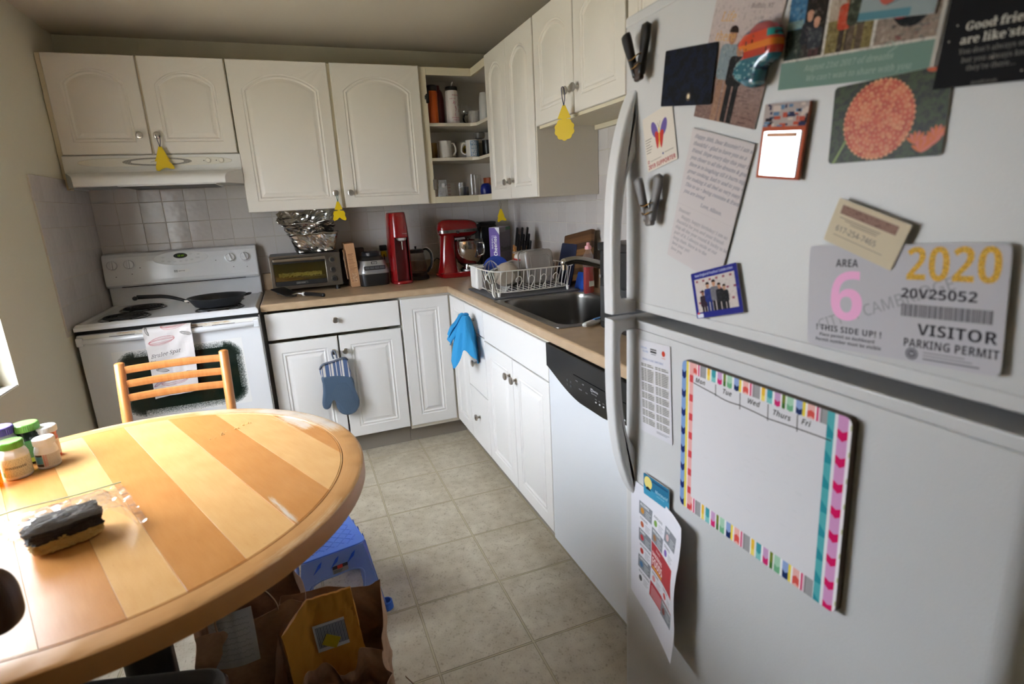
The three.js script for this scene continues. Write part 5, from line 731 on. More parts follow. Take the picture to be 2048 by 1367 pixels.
bottle('jar', 'small black jar behind the glasses on the bottom shelf', [[0, 0], [0.03, 0], [0.031, 0.004], [0.031, 0.075], [0, 0.077]], M(0x101012, 0.3), [2.285, S3, 0.13]);
bottle('cup', 'round blue plastic cup at the right of the bottom shelf', [[0, 0], [0.022, 0], [0.034, 0.018], [0.037, 0.045], [0.032, 0.075], [0.02, 0.088], [0, 0.09]], M(0x16226e, 0.3), [2.402, S3, 0.225], [], 'cup');
bottle('tub', 'orange plastic tub behind the blue cup on the bottom shelf', [[0, 0], [0.036, 0], [0.040, 0.125], [0.038, 0.125], [0, 0.12]], M(0xa84e22, 0.5), [2.45, S3, 0.165], [], 'tub');
{ const c = thing('zip_bag', 'small clear bag with a white label standing at the left of the bottom shelf', 'bag', [2.104, 1.4055, 0.292]); part(c, 'pouch', [sheet(14, 16, (u, v) => [(u - 0.5) * (0.05 + 0.012 * (1 - v)), v * 0.095, 0.004 + 0.012 * Math.sin(u * PI) * (1 - v) + 0.003 * n2(u * 8, v * 8)], 0.0005)], M(0xd8d8da, 0.15, { transmission: 0.65, thickness: 0 })); part(c, 'label', BB(-0.008, 0.01, 0.05, 0.075, 0.0155, 0.0163, 0), M(0xdddddd, 0.5)); }

// ---------- table, chairs, stool, bags ----------
const TB = { x: 0.787, z: 2.322, r: 0.533, y: 0.775 };
const woodTex = (() => {
  const S = 2048, L = 1.07, x0 = TB.x - L / 2, z0 = TB.z - L / 2, px = (x) => (x - x0) / L * S, pz = (z) => (z - z0) / L * S;
  const n = [0.9135, -0.4067], dd = [0.4067, 0.9135], cuts = TBC();
  const cv = canvas(S, S, (g) => {
    const im = g.createImageData(S, S), q = im.data;
    for (let y = 0, i = 0; y < S; y++) for (let x = 0; x < S; x++, i += 4) {
      const wx = x / S * L + x0 - TB.x, wz = y / S * L + z0 - TB.z, a = wx * n[0] + wz * n[1], b = wx * dd[0] + wz * dd[1], r = Math.hypot(wx, wz);
      let k = 0; while (k < cuts.length && a > cuts[k]) k++;
      const lightStrip = [1, 0, 1, 0, 1, 0, 1, 0, 1, 0][k % 10], rim = r > 0.482;
      const ga = rim ? r * 3 : a, gb = rim ? Math.atan2(wz, wx) * 0.5 : b;
      const gr = n2(ga * 200 + k * 13, gb * 16) * 0.35 + n2(ga * 55 + k * 7, gb * 12 + 30) * 0.5 + n2(ga * 12, gb * 9 + k * 5) * 0.9, fl = n2(ga * 420, gb * 120) * 0.6;
      let c = rim ? mixc([214, 162, 104], [202, 147, 90], 0.5 + 0.25 * gr) : lightStrip ? mixc([232, 184, 122], [222, 170, 106], 0.5 + 0.28 * gr + 0.18 * fl) : mixc([210, 148, 84], [198, 134, 72], 0.5 + 0.28 * gr + 0.18 * fl);
      q[i] = c[0]; q[i + 1] = c[1]; q[i + 2] = c[2]; q[i + 3] = 255;
    }
    g.putImageData(im, 0, 0);
    // worn finish: strokes along the grain where the lacquer has gone
    const wear = (x, z, len, wid, ang, cnt, col) => { for (let i = 0; i < cnt; i++) { const u = rr(-1, 1) * len, v = (rnd() + rnd() + rnd() - 1.5) * wid, l = rr(0.004, 0.022), cx = x + Math.cos(ang) * u - Math.sin(ang) * v, cz = z + Math.sin(ang) * u + Math.cos(ang) * v; g.strokeStyle = col + rr(0.08, 0.3).toFixed(2) + ')'; g.lineWidth = rr(1, 4); g.beginPath(); g.moveTo(px(cx - Math.cos(ang) * l), pz(cz - Math.sin(ang) * l)); g.lineTo(px(cx + Math.cos(ang) * l), pz(cz + Math.sin(ang) * l)); g.stroke(); } };
    const arc = (a0, a1, r, w, cnt, col) => { for (let i = 0; i < cnt; i++) { const a = rr(a0, a1), q = r + (rnd() + rnd() - 1) * w, l = rr(0.01, 0.05); g.strokeStyle = col + rr(0.06, 0.24).toFixed(2) + ')'; g.lineWidth = rr(1, 5); g.beginPath(); g.arc(px(TB.x), pz(TB.z), q / L * S, a - l, a + l); g.stroke(); } };
    const pale = 'rgba(232,206,176,', white = 'rgba(226,214,200,';
    arc(-1.35, -0.30, 0.508, 0.026, 2600, pale); arc(-0.98, -0.36, 0.51, 0.024, 2400, white); arc(-1.9, -1.2, 0.520, 0.014, 700, pale); arc(-0.62, 0.9, 0.529, 0.005, 300, pale); arc(0.5, 0.9, 0.52, 0.012, 160, pale);
    wear(1.165, 2.05, 0.075, 0.022, 1.08, 900, pale); wear(1.17, 2.05, 0.06, 0.017, 1.08, 700, white);
    wear(1.136, 2.545, 0.055, 0.0055, 1.19, 170, white); wear(1.152, 2.585, 0.03, 0.003, 1.19, 60, white);
    wear(0.955, 2.655, 0.10, 0.0015, 1.15, 22, pale);
    for (let i = 0; i < 90; i++) { const a = rr(0, 7), r = 0.48 * Math.sqrt(rnd()), x = TB.x + r * Math.cos(a), z = TB.z + r * Math.sin(a); g.strokeStyle = 'rgba(150,96,48,' + rr(0.1, 0.35).toFixed(2) + ')'; g.lineWidth = rr(1, 2.5); g.beginPath(); g.moveTo(px(x), pz(z)); g.lineTo(px(x) + rr(-8, 14), pz(z) + rr(-8, 14)); g.stroke(); }
  });
  return tex(cv, { clamp: true });
})();
function TBC() { return [-0.365, -0.262, -0.161, -0.061, 0.020, 0.116, 0.220, 0.328, 0.437]; }
{
  const wood = M(0xffffff, 0.27, { map: woodTex }), L = 1.07;
  const planar = (g) => { g = fix(g); const p = g.attributes.position, u = g.attributes.uv; for (let i = 0; i < p.count; i++) u.setXY(i, (p.getX(i) - TB.x + L / 2) / L, 1 - (p.getZ(i) - TB.z + L / 2) / L); return g; };
  const c = thing('dining_table', 'round wooden dining table with light and dark striped top and worn rim', 'table');
  const ax = new THREE.Matrix4().makeBasis(V(0.9135, 0, -0.4067), V(0.4067, 0, 0.9135), V(0, -1, 0)).setPosition(TB.x, TB.y, TB.z);
  const R = 0.4795, cuts = [-R, ...TBC(), R];
  for (let k = 0; k < cuts.length - 1; k++) {
    const a = cuts[k] + (k ? 0.00025 : 0), b = cuts[k + 1] - (k < cuts.length - 2 ? 0.00025 : 0), pts = [];
    for (let i = 0; i <= 24; i++) { const x = a + (b - a) * i / 24; pts.push([x, -Math.sqrt(Math.max(0, R * R - x * x))]); }
    for (let i = 24; i >= 0; i--) { const x = a + (b - a) * i / 24; pts.push([x, Math.sqrt(Math.max(0, R * R - x * x)) + 1e-5]); }
    part(c, 'veneer_strip', planar(EX(pts, 0.016, 0.0003, 1).applyMatrix4(ax)), wood);
  }
  const ringS = (r1, r0) => { const s = new THREE.Shape(); s.absarc(0, 0, r1, 0, 2 * PI); const h = new THREE.Path(); h.absarc(0, 0, r0, 0, 2 * PI, true); s.holes.push(h); return s; };
  part(c, 'inlay_ring', planar(EX(ringS(0.4836, 0.4808), 0.01, 0.0004, 1, 90).rotateX(PI / 2).translate(TB.x, TB.y, TB.z)), wood);
  part(c, 'rim_edge', LA([[0.5310, 0.0392], [0.5325, 0.0365], [0.533, 0.032], [0.533, 0.006], [0.5315, 0.002], [0.528, 0], [0.50, 0.001]], 140).translate(TB.x, TB.y - 0.042, TB.z), M(0xb87f48, 0.35, { metric: 1, bump: fineBump, bumpScale: 0.0001 }));
  part(c, 'rim', planar(LA([[0.485, 0.003], [0.4854, 0.0412], [0.4862, 0.042], [0.522, 0.042], [0.528, 0.0410], [0.5310, 0.0392]], 140).translate(TB.x, TB.y - 0.042, TB.z)), wood);
  part(c, 'substrate', CY(0.486, 0.486, 0.02, TB.x, TB.y - 0.037, TB.z, 96), M(0x5a3c22, 0.7));
  part(c, 'pedestal', [LA([[0.055, 0.06], [0.06, 0.10], [0.05, 0.14], [0.05, 0.66], [0.16, 0.72], [0.16, 0.738], [0, 0.738]], 32).translate(TB.x, 0, TB.z)], M(0x121212, 0.35));
  for (let k = 0; k < 4; k++) { const a = k * PI / 2 + 0.6; const f = part(c, 'foot', EX([[0.03, 0.06], [0.03, 0.12], [0.12, 0.10], [0.33, 0.045], [0.345, 0.0], [0.30, 0.0], [0.12, 0.045]], 0.05, 0.006).translate(0, 0, -0.025), M(0x121212, 0.35)); f.position.set(TB.x, 0, TB.z); f.rotation.y = a; }
}
const beechTex = pix(256, 512, (x, y) => { const v = n2(x / 7, y / 140) * 0.5 + n2(x / 24 + 9, y / 200) * 0.7; return mixc([206, 138, 78], [184, 112, 56], 0.5 + 0.45 * v); }, { mirror: true, rep: [4, 2] });
const beech = M(0xffffff, 0.33, { map: beechTex, metric: 1, clearcoat: 0.3, clearcoatRoughness: 0.2 });
const seatCloth = M(0x57534f, 0.85, { metric: 1, bump: fineBump, bumpScale: 0.0006 });
function chair(label, p, ry, o = {}) {
  const { H = 0.862, lean = 0.09, hw = 0.2, hd = 0.2, wood = beech } = o;
  const c = thing('dining_chair', label, 'chair', p, ry);
  const pw = hw - (o.inset ?? 0.026), post = (s) => { const pts = []; for (let i = 0; i <= 12; i++) { const y = H * i / 12, t = Math.max(0, (y - 0.42) / (H - 0.42)), b = Math.max(0, (0.42 - y) / 0.42); pts.push([s * pw, y, -hd + 0.01 - lean * t * (0.6 + 0.4 * t) - 0.05 * b * b]); } return [new THREE.TubeGeometry(new THREE.CatmullRomCurve3(pts.map((q) => V(...q))), 40, 0.0165, 14), SPH(0.0165, ...pts[12], 1, 0.45, 1)]; };
  for (const s of [-1, 1]) part(c, 'back_post', post(s), wood);
  for (const s of [-1, 1]) part(c, 'front_leg', [LA([[0.013, 0], [0.017, 0.03], [0.019, 0.40], [0.0185, 0.445], [0.015, 0.452], [0, 0.454]], 16).translate(s * (hw - 0.02), 0, hd - 0.025)], wood);
  part(c, 'seat_rail', [B(hw * 2 - 0.05, 0.05, 0.02, 0, 0.405, hd - 0.025, 0.004), B(hw * 2 - 0.05, 0.05, 0.02, 0, 0.405, -hd + 0.02, 0.004), B(0.02, 0.05, hd * 2 - 0.05, hw - 0.022, 0.405, 0, 0.004), B(0.02, 0.05, hd * 2 - 0.05, -hw + 0.022, 0.405, 0, 0.004)], wood);
  part(c, 'seat', [EX(rrect(hw * 2, hd * 2 - 0.03, 0.05), 0.045, 0.018, 6).rotateX(-PI / 2).translate(0, 0.425, 0.012)], seatCloth);
  const zAt = (y) => { const t = Math.max(0, (y - 0.42) / (H - 0.42)); return -hd + 0.01 - lean * t * (0.6 + 0.4 * t); };
  if (o.rail) part(c, 'top_rail', EX(rrect(o.rail * 2, 0.085, 0.036), 0.03, 0.011, 5, 20).translate(0, H - 0.03, zAt(H - 0.03) - 0.004), wood);
  else for (const dy of [0.022, 0.070, 0.118]) { const y = H - dy; part(c, 'back_slat', grid(24, 10, (u, v) => { const a = v * 2 * PI, x = (u - 0.5) * 2 * (pw - 0.008), bow = -0.012 * (1 - Math.pow(2 * u - 1, 2)); return [x, y + 0.008 * 0 + 0.0135 * Math.sign(Math.sin(-a)) * Math.pow(Math.abs(Math.sin(a)), 0.35) + 0.002 * (1 - Math.pow(2 * u - 1, 2)), zAt(y) + bow + 0.006 * Math.sign(Math.cos(a)) * Math.pow(Math.abs(Math.cos(a)), 0.5)]; }), wood); }
  part(c, 'stretcher', [CYx(pw * 2, 0.009, 0, 0.2, -hd + 0.0), CYz(hd * 2 - 0.06, 0.009, hw - 0.022, 0.22, -0.01), CYz(hd * 2 - 0.06, 0.009, -hw + 0.022, 0.22, -0.01)], wood);
  return c;
}
function CYx(l, r, x, y, z) { return new THREE.CylinderGeometry(r, r, l, 12).rotateZ(PI / 2).translate(x, y, z); }
function CYz(l, r, x, y, z) { return new THREE.CylinderGeometry(r, r, l, 12).rotateX(PI / 2).translate(x, y, z); }
chair('beech ladder-back chair standing between the stove and the table', [0.764, 0, 1.665], 0.0, { hw: 0.192 });
chair('near dark brown chair with grey padded seat and rounded top rail', [0.765, 0, 2.672], Math.atan2(0.28, -0.96), { hw: 0.19, hd: 0.18, H: 0.955, lean: 0.05, inset: 0.09, rail: 0.175, wood: M(0x4a2c1a, 0.35) });
{ // stool
  const c = thing('step_stool', 'low translucent blue plastic step stool beside the table', 'stool', [1.190, 0, 1.818], 0.2);
  const bl = M(0xa6c2f6, 0.3, { transmission: 0.5, thickness: 0 }), blTop = M(0x6c98f0, 0.28, { transmission: 0.45, thickness: 0 }), H = 0.262, T = 0.113, F = 0.148;
  const s = rrect(2 * T, 2 * T, 0.03); for (let i = -2; i <= 2; i++) for (let j = -2; j <= 2; j++) { const h = new THREE.Path(); h.absarc(i * 0.036, j * 0.036, 0.003, 0, 2 * PI, true); s.holes.push(h); }
  const top = part(c, 'top', EX(s, 0.006, 0.0025, 3).rotateX(-PI / 2).translate(0, H - 0.006, 0), blTop);
  const ribs = []; for (let i = -4; i <= 4; i++) { const l = 2 * T * (1 - Math.abs(i) / 5.2); for (const q of [1, -1]) part(top, 'rib', B(l, 0.0016, 0.003, 0, 0, 0, 0).rotateY(q * PI / 4).translate(q * i * 0.026 * 0.7, H + 0.0004, i * 0.026 * 0.7), blTop); }
  // four skirts, each cut by an arch into two half legs
  for (let k = 0; k < 4; k++) {
    const sk = new THREE.Shape(); sk.moveTo(-F, 0.0); sk.lineTo(-F + 0.055, 0); sk.bezierCurveTo(-F + 0.075, 0.10, -0.088, 0.178, -0.066, 0.184); sk.lineTo(0.066, 0.184); sk.bezierCurveTo(0.088, 0.178, F - 0.075, 0.10, F - 0.055, 0); sk.lineTo(F, 0); sk.lineTo(T - 0.012, H - 0.004); sk.lineTo(-T + 0.012, H - 0.004); sk.closePath();
    const g = fix(EX(sk, 0.004, 0.0015, 2, 14)), p = g.attributes.position; for (let i = 0; i < p.count; i++) { const y = p.getY(i), out = F + (T - F) * y / H; p.setZ(i, p.getZ(i) + out - 0.004); } g.computeVertexNormals();
    const m = part(c, 'side_panel', g, bl); m.rotation.y = k * PI / 2;
    for (const q of [-1, 1]) { const e = part(m, 'arch_lip', TU([[q * (F - 0.055), 0.004, F - 0.002], [q * (F - 0.068), 0.08, F - 0.012], [q * 0.085, 0.168, F - 0.0225], [q * 0.055, 0.184, F - 0.0245], [0, 0.184, F - 0.0245]], 0.004, 26, 8), bl); }
    const ft = part(c, 'foot', [LA([[0.020, 0], [0.024, 0.002], [0.021, 0.028], [0.016, 0.03]], 20)], M(0x3f74dc, 0.3, { transmission: 0.2, thickness: 0 })); const fx = Math.cos(k * PI / 2 + PI / 4) * F * 1.39, fz = Math.sin(k * PI / 2 + PI / 4) * F * 1.39; ft.position.set(fx, 0, fz);
    part(m, 'moulded_leaf', [0, 1, 2].map((i) => EX([[0, 0], [0.018, 0.028], [0.030, 0.036], [0.024, 0.018]], 0.003, 0.001).translate(-0.07 + i * 0.055, 0.212, 0).rotateX(0).translate(0, 0, F + (T - F) * 0.8)), M(0x2458c8, 0.35));
  }
  const lab = print(160, 96, (g) => { g.fillStyle = '#8f8b86'; g.fillRect(0, 0, 160, 96); g.fillStyle = '#2a1c22'; g.fillRect(0, 0, 160, 40); g.fillStyle = '#d23a2c'; g.fillRect(50, 2, 56, 44); g.fillStyle = '#2b2b2b'; for (let i = 0; i < 8; i++) g.fillRect(8, 52 + i * 5, 60 + (i * 37) % 40, 2); g.strokeStyle = '#555'; g.lineWidth = 4; g.beginPath(); g.arc(132, 24, 14, 0, 7); g.stroke(); });
  face(c, 'price_label', 0.05, 0.026, M(0xffffff, 0.5, { map: lab }), [0.015, 0.203, F + (T - F) * 0.775 + 0.003], -0.13, 0, 0);
}
// paper bags
const kraftTex = pix(256, 256, (x, y) => { const v = n2(x / 60, y / 60) * 0.5 + n2(x / 5, y / 12) * 0.3; return mixc([182, 146, 116], [156, 120, 92], 0.5 + 0.6 * v); }, { mirror: true });
const kraftM = M(0xffffff, 0.8, { map: kraftTex });
function bagGeo(w, d, h, sd, amp = 0.014, top = 0.05, drop = 0) {
  return sheet(88, 26, (u, v) => { const P = 2 * (w + d); let s = u * P, x, z; if (s < w) { x = -w / 2 + s; z = d / 2; } else if (s < w + d) { x = w / 2; z = d / 2 - (s - w); } else if (s < 2 * w + d) { x = w / 2 - (s - w - d); z = -d / 2; } else { x = -w / 2; z = -d / 2 + (s - 2 * w - d); }
    const y = v * h * (1 - drop * (z / d + 0.5)), cr = (q) => 1 - 2 * Math.abs(n3(x * q + sd, y * q, z * q)), k = Math.min(1, v * 3), uu = u === 1 ? 0 : u, ang = uu * 2 * PI; x += k * amp * (cr(5) + 0.3 * n3(x * 16 + sd, y * 16, z * 16 + 3)); z += k * amp * (cr(5.3) + 0.3 * n3(x * 15, y * 17 + sd, z * 15)); const yy = y + v * v * top * n2(Math.cos(ang) * 1.3 + sd, Math.sin(ang) * 1.3); return [x, Math.max(0.001, yy), z]; }, 0.0006);
}
function bag(label, w, d, h, p, ry, sd, amp, top, handles, drop) {
  const c = thing('paper_bag', label, 'paper bag', p, ry);
  part(c, 'bag_body', [bagGeo(w, d, h, sd, amp, top, drop), BB(-w / 2 + 0.004, w / 2 - 0.004, 0.0012, 0.003, -d / 2 + 0.004, d / 2 - 0.004, 0)], kraftM);
  if (handles) for (const s of [-1, 1]) part(c, 'twisted_handle', TU([[-0.07, h - 0.04, s * d / 2], [-0.068, h + 0.03, s * (d / 2 + 0.01)], [-0.02, h + 0.09, s * (d / 2 + 0.02)], [0.03, h + 0.085, s * (d / 2 + 0.02)], [0.068, h + 0.02, s * (d / 2 + 0.01)], [0.07, h - 0.04, s * d / 2]], 0.0024, 40, 7), M(0xa98e74, 0.8));
  return c;
}
bag('brown paper bag holding the yellow mailer, its rim beside the blue stool', 0.27, 0.17, 0.35, [1.178, 0, 2.315], -0.25, 3.1, 0.008, 0.015, false, 0.5);
bag('brown paper bag with thin twisted handles standing under the table edge', 0.26, 0.16, 0.36, [0.985, 0, 2.19], 0.1, 7.7, 0.012, 0.02, true);
{ const c = bag('crumpled low brown paper bag in front of the yellow mailer', 0.20, 0.14, 0.275, [1.19, 0, 2.50], -0.25, 12.4, 0.022, 0.035); part(c, 'flat_handle', sheet(30, 3, (u, v) => { const a = u * PI; return [0.13 + 0.10 * Math.sin(a) , 0.17 - 0.13 * Math.sin(a * 0.9) + (v - 0.5) * 0.016, -0.05 - 0.1 * u + (v - 0.5) * 0.01]; }, 0.0008), kraftM); }
{
  const yl = M(0xc98a2c, 0.6), c = thing('padded_mailer', 'yellow padded mailer with barcode label sticking out of a paper bag', 'envelope', [1.19, 0.055, 2.362], -0.12);
  c.rotation.order = 'YXZ'; c.rotation.x = -0.10; c.rotation.z = 0.1;
  part(c, 'envelope', [sheet(24, 24, (u, v) => { const x = (u - 0.5) * 0.175, y = v * 0.345, k = Math.max(0, (0.36 - u) / 0.36); return [x, y - 0.05 * k * v, 0.010 * Math.sin(u * PI) * Math.sin(v * PI) + 0.045 * k + 0.003 * n2(u * 6, v * 6) + 0.0015 * n2(u * 18, v * 18)]; }, 0.009)], yl);
  part(c, 'edge_seam', [BB(0.074, 0.086, 0.005, 0.338, -0.0035, 0.0035, 0.001)], M(0xb57a22, 0.6));
  const lb = print(220, 256, (g) => { g.fillStyle = '#c9cfd8'; g.fillRect(0, 0, 220, 256); g.fillStyle = '#253556'; let x = 14; for (let i = 0; i < 34; i++) { const w = 2 + (i * 7 % 3) * 2; g.fillRect(x, 24, w, 200); x += w + 2 + (i * 5 % 3); } });
  const l = face(c, 'address_label', 0.078, 0.075, M(0xffffff, 0.5, { map: lb }), [0.018, 0.243, 0.0168], 0, 0.05);
  face(c, 'sticky_note', 0.038, 0.03, M(0xb5a514, 0.6), [0.016, 0.228, 0.0194], 0, 0.05, -0.6);
}
{ const hw = print(256, 256, (g) => { g.fillStyle = '#b9b9bb'; g.fillRect(0, 0, 256, 256); g.strokeStyle = '#8d8e92'; g.lineWidth = 2; for (let l = 0; l < 8; l++) { g.beginPath(); for (let i = 0; i < 40; i++) { const x = 20 + i * 5.4, y = 40 + l * 26 + 7 * n2(i * 0.9, l * 7); i ? g.lineTo(x, y) : g.moveTo(x, y); } g.stroke(); } });
  const m = solo('paper_sheet', 'white handwritten paper sheet sticking out of the bag under the table', 'paper', sheet(12, 14, (u, v) => [(u - 0.5) * 0.105, v * 0.15, 0.012 * Math.sin(u * PI) + 0.01 * v], 0.0006), M(0xffffff, 0.7, { map: hw }), [0.955, 0.24, 2.285], -0.1); m.rotation.x = -0.15; }

// ---------- on the table ----------
const TY = TB.y + 0.0003;
function pill(label, p, ry, body, cap, o) {
  const { r = 0.028, h = 0.075, rc = 0.022, hc = 0.02, bodyM, capM, labelM, neck = 0.009 } = o;
  const c = thing('pill_bottle', label, 'bottle', p, ry);
  part(c, 'body', LA([[0, 0], [r * 0.9, 0], [r, 0.004], [r, h - neck - 0.006], [r * 0.94, h - neck], [rc * 0.92, h], [rc * 0.9, h + 0.004], [0, h + 0.004]], 40), bodyM);
  const g = []; const capBody = LA([[0, h + hc], [rc - 0.0015, h + hc], [rc, h + hc - 0.0015], [rc, h + 0.001], [0, h + 0.001]], 44); g.push(capBody); for (let k = 0; k < 44; k++) { const a = k / 44 * 2 * PI; g.push(B(0.0012, hc - 0.004, 0.0012, rc * Math.cos(a), h + hc / 2, rc * Math.sin(a), 0)); }
  part(c, 'cap', g, capM);
  if (labelM) part(c, 'label', grid(40, 1, (u, v) => { const a = -1.6 + u * 4.4; return [(r + 0.0004) * Math.sin(a), 0.007 + v * (h - neck - 0.018), (r + 0.0004) * Math.cos(a)]; }), labelM);
  return c;
}
const whitePl = M(0xe9e7e2, 0.35), greenCap = M(0x5d9e2c, 0.35);
const txt = (bg, bars, f) => M(0xffffff, 0.45, { map: print(512, 200, (g, w, h) => { g.fillStyle = bg; g.fillRect(0, 0, w, h); g.fillStyle = '#7a6f5c'; for (let l = 0; l < 12; l++) for (let x = 110; x < 330; ) { const ww = rr(6, 26); g.fillRect(x, 16 + l * 15, ww, 4); x += ww + 6; } f && f(g, w, h); }) });
pill('white supplement bottle with bright green cap and cream label, nearest the table edge plant side', [0.549, TY, 2.095], 0.1, 0, 0, { r: 0.028, h: 0.072, rc: 0.0235, hc: 0.018, bodyM: whitePl, capM: greenCap, labelM: txt('#d9d3b4', 1, (g) => { g.fillStyle = '#4a443a'; for (let i = 0; i < 34; i++) g.fillRect(130 + i * 5, 84, i % 3 ? 2 : 4, 26); g.fillStyle = '#6a9a40'; g.fillRect(90, 140, 22, 50); }) }).userData.label = 'white supplement bottle with bright green cap and cream label before the dark green one';
pill('dark green supplement bottle with pale green cap behind the white green-capped bottle', [0.546, TY, 2.003], -0.2, 0, 0, { r: 0.031, h: 0.082, rc: 0.0275, hc: 0.019, bodyM: M(0x0c1c14, 0.12), capM: M(0x6fae4c, 0.35), labelM: txt('#2f7a36', 1, (g) => { g.fillStyle = '#a7b83a'; g.fillRect(0, 160, 512, 40); g.fillStyle = '#cfe6cf'; g.font = 'bold 46px sans-serif'; g.fillText('3', 330, 90); g.font = '28px sans-serif'; g.fillText('mg', 326, 130); }) });
pill('small white pill bottle with blue and grey label at the right of the bottle group', [0.598, TY, 2.060], 0.2, 0, 0, { r: 0.0235, h: 0.057, rc: 0.0215, hc: 0.018, bodyM: whitePl, capM: M(0xeeeeec, 0.35), labelM: txt('#c9c4bd', 1, (g) => { g.fillStyle = '#5fa6c2'; g.fillRect(60, 30, 90, 120); g.fillStyle = '#3a2c24'; g.fillRect(60, 0, 90, 30); g.fillRect(60, 160, 90, 40); g.fillStyle = '#c98a8a'; g.fillRect(160, 0, 14, 200); g.fillRect(184, 0, 8, 200); }) });
pill('orange prescription bottle with white cap behind the small white pill bottle', [0.580, TY, 1.992], 0, 0, 0, { r: 0.021, h: 0.066, rc: 0.0235, hc: 0.017, bodyM: M(0xd8641c, 0.12, { transmission: 0.5, thickness: 0 }), capM: M(0xf0f0ee, 0.35), labelM: txt('#e6d4c4') });
pill('dark label bottle with purple cap at the left edge of the bottle group', [0.506, TY, 2.03], 0.4, 0, 0, { r: 0.033, h: 0.088, rc: 0.028, hc: 0.02, bodyM: M(0xb9bcc2, 0.1, { transmission: 0.5, thickness: 0 }), capM: M(0x4c2f8a, 0.35), labelM: txt('#2a2433', 1, (g) => { g.fillStyle = '#c9c4d4'; for (let l = 0; l < 8; l++) g.fillRect(100, 30 + l * 20, 120 + (l * 53) % 90, 5); }) });
{ const c = thing('oil_bottle', 'clear bottle with golden yellow liquid cut by the left edge of the picture', 'bottle', [0.508, TY, 2.138]); part(c, 'body', LA([[0, 0], [0.024, 0], [0.026, 0.004], [0.026, 0.05], [0.012, 0.07], [0.011, 0.08], [0, 0.082]], 36), M(0xe2b418, 0.04, { transmission: 0.7, thickness: 0 })); part(c, 'cap', CY(0.013, 0.013, 0.014, 0, 0.08, 0), M(0xe9e2c0, 0.4)); part(c, 'label', grid(20, 1, (u, v) => { const a = -0.8 + u * 2.2; return [0.0263 * Math.sin(a), 0.018 + 0.03 * v, 0.0263 * Math.cos(a)]; }), M(0xd8c890, 0.5)); }
{ // pastry in a zip bag
  const c = thing('pastry', 'dark chocolate-topped bread roll half lying inside a clear zip bag', 'pastry', [0.766, TY, 2.492], 0.42);
  const prof = (g, f) => { const p = g.attributes.position; for (let i = 0; i < p.count; i++) { const v = V(p.getX(i), p.getY(i), p.getZ(i)); const n = f(v); p.setXYZ(i, n.x, n.y, n.z); } g.computeVertexNormals(); return g; };
  const blk = (v, q) => Math.pow(Math.pow(Math.abs(v.x), q) + Math.pow(Math.abs(v.y), q) + Math.pow(Math.abs(v.z), q), -1 / q);
  const choc = prof(new THREE.IcosahedronGeometry(1, 26), (v) => { const k = 1 + 0.10 * n3(v.x * 1.9, v.y * 1.9, v.z * 1.9) + 0.07 * (0.5 - Math.abs(n3(v.x * 4, v.y * 4, v.z * 4))) + 0.02 * n3(v.x * 16, v.y * 16, v.z * 16), e = blk(v, 4.5); return V(v.x * e * 0.055 * k, 0.036 + Math.max(-0.012, v.y * e * 0.022 * k), v.z * e * 0.030 * k); });
  part(c, 'chocolate_crust', choc, M(0x1d1310, 0.62));
  const crumb = prof(new THREE.IcosahedronGeometry(1, 22), (v) => { const k = 1 + 0.10 * n3(v.x * 7 + 5, v.y * 7, v.z * 7), e = blk(v, 4); return V(v.x * e * 0.053 * k, 0.0155 + v.y * e * 0.0145 * k, v.z * e * 0.0315 * k); });
  part(c, 'crumb', crumb, M(0xd2b06a, 0.8));
  const film = M(0xffffff, 0.06, { transmission: 0.97, thickness: 0, ior: 1.45 });
  const b = thing('zip_bag', 'clear plastic zip bag wrapped round the pastry on the table', 'bag', [0.716, TY, 2.438], 0.42);
  part(b, 'film', sheet(70, 46, (u, v) => { const x = (u - 0.5) * 0.285, z = (v - 0.5) * 0.235; const lx = x - 0.024, lz = z - 0.07, dx = Math.max(0, Math.abs(lx) - 0.058) / 0.05, dz = Math.max(0, Math.abs(lz) - 0.026) / 0.045; const hump = 0.066 * Math.max(0, 1 - dx * dx - dz * dz); const wr = 0.005 * Math.abs(n2(x * 20, z * 20)) + 0.002 * Math.abs(n2(x * 48 + 4, z * 48)); return [x, Math.max(hump + wr * (hump > 0.002 ? 0.7 : 1.2), 0.0015 + wr * 1.4) + 0.0006, z]; }, 0.0003), film);
  part(b, 'zip_seal', [TU([[-0.142, 0.012, -0.105], [-0.05, 0.022, -0.112], [0.05, 0.016, -0.108], [0.142, 0.010, -0.112]], 0.0016, 30, 6)], M(0xcfe0c4, 0.3, { transmission: 0.4, thickness: 0 }));
}
{ // crumbs
  const g = []; for (let i = 0; i < 26; i++) { const u = rr(-1, 1), v = rr(-1, 1) * rr(0, 1); const s = rr(0.0008, 0.0024); g.push(new THREE.IcosahedronGeometry(s, 0).translate(1.0 + u * 0.05, TY + s * 0.6, 2.035 - u * 0.05 + v * 0.02)); }
  const m = part(scene, 'crumbs', g, M(0xe6c27e, 0.8)); m.userData.kind = 'stuff'; tag(m, 'scattered pale bread crumbs across the striped table top', 'crumbs');
}

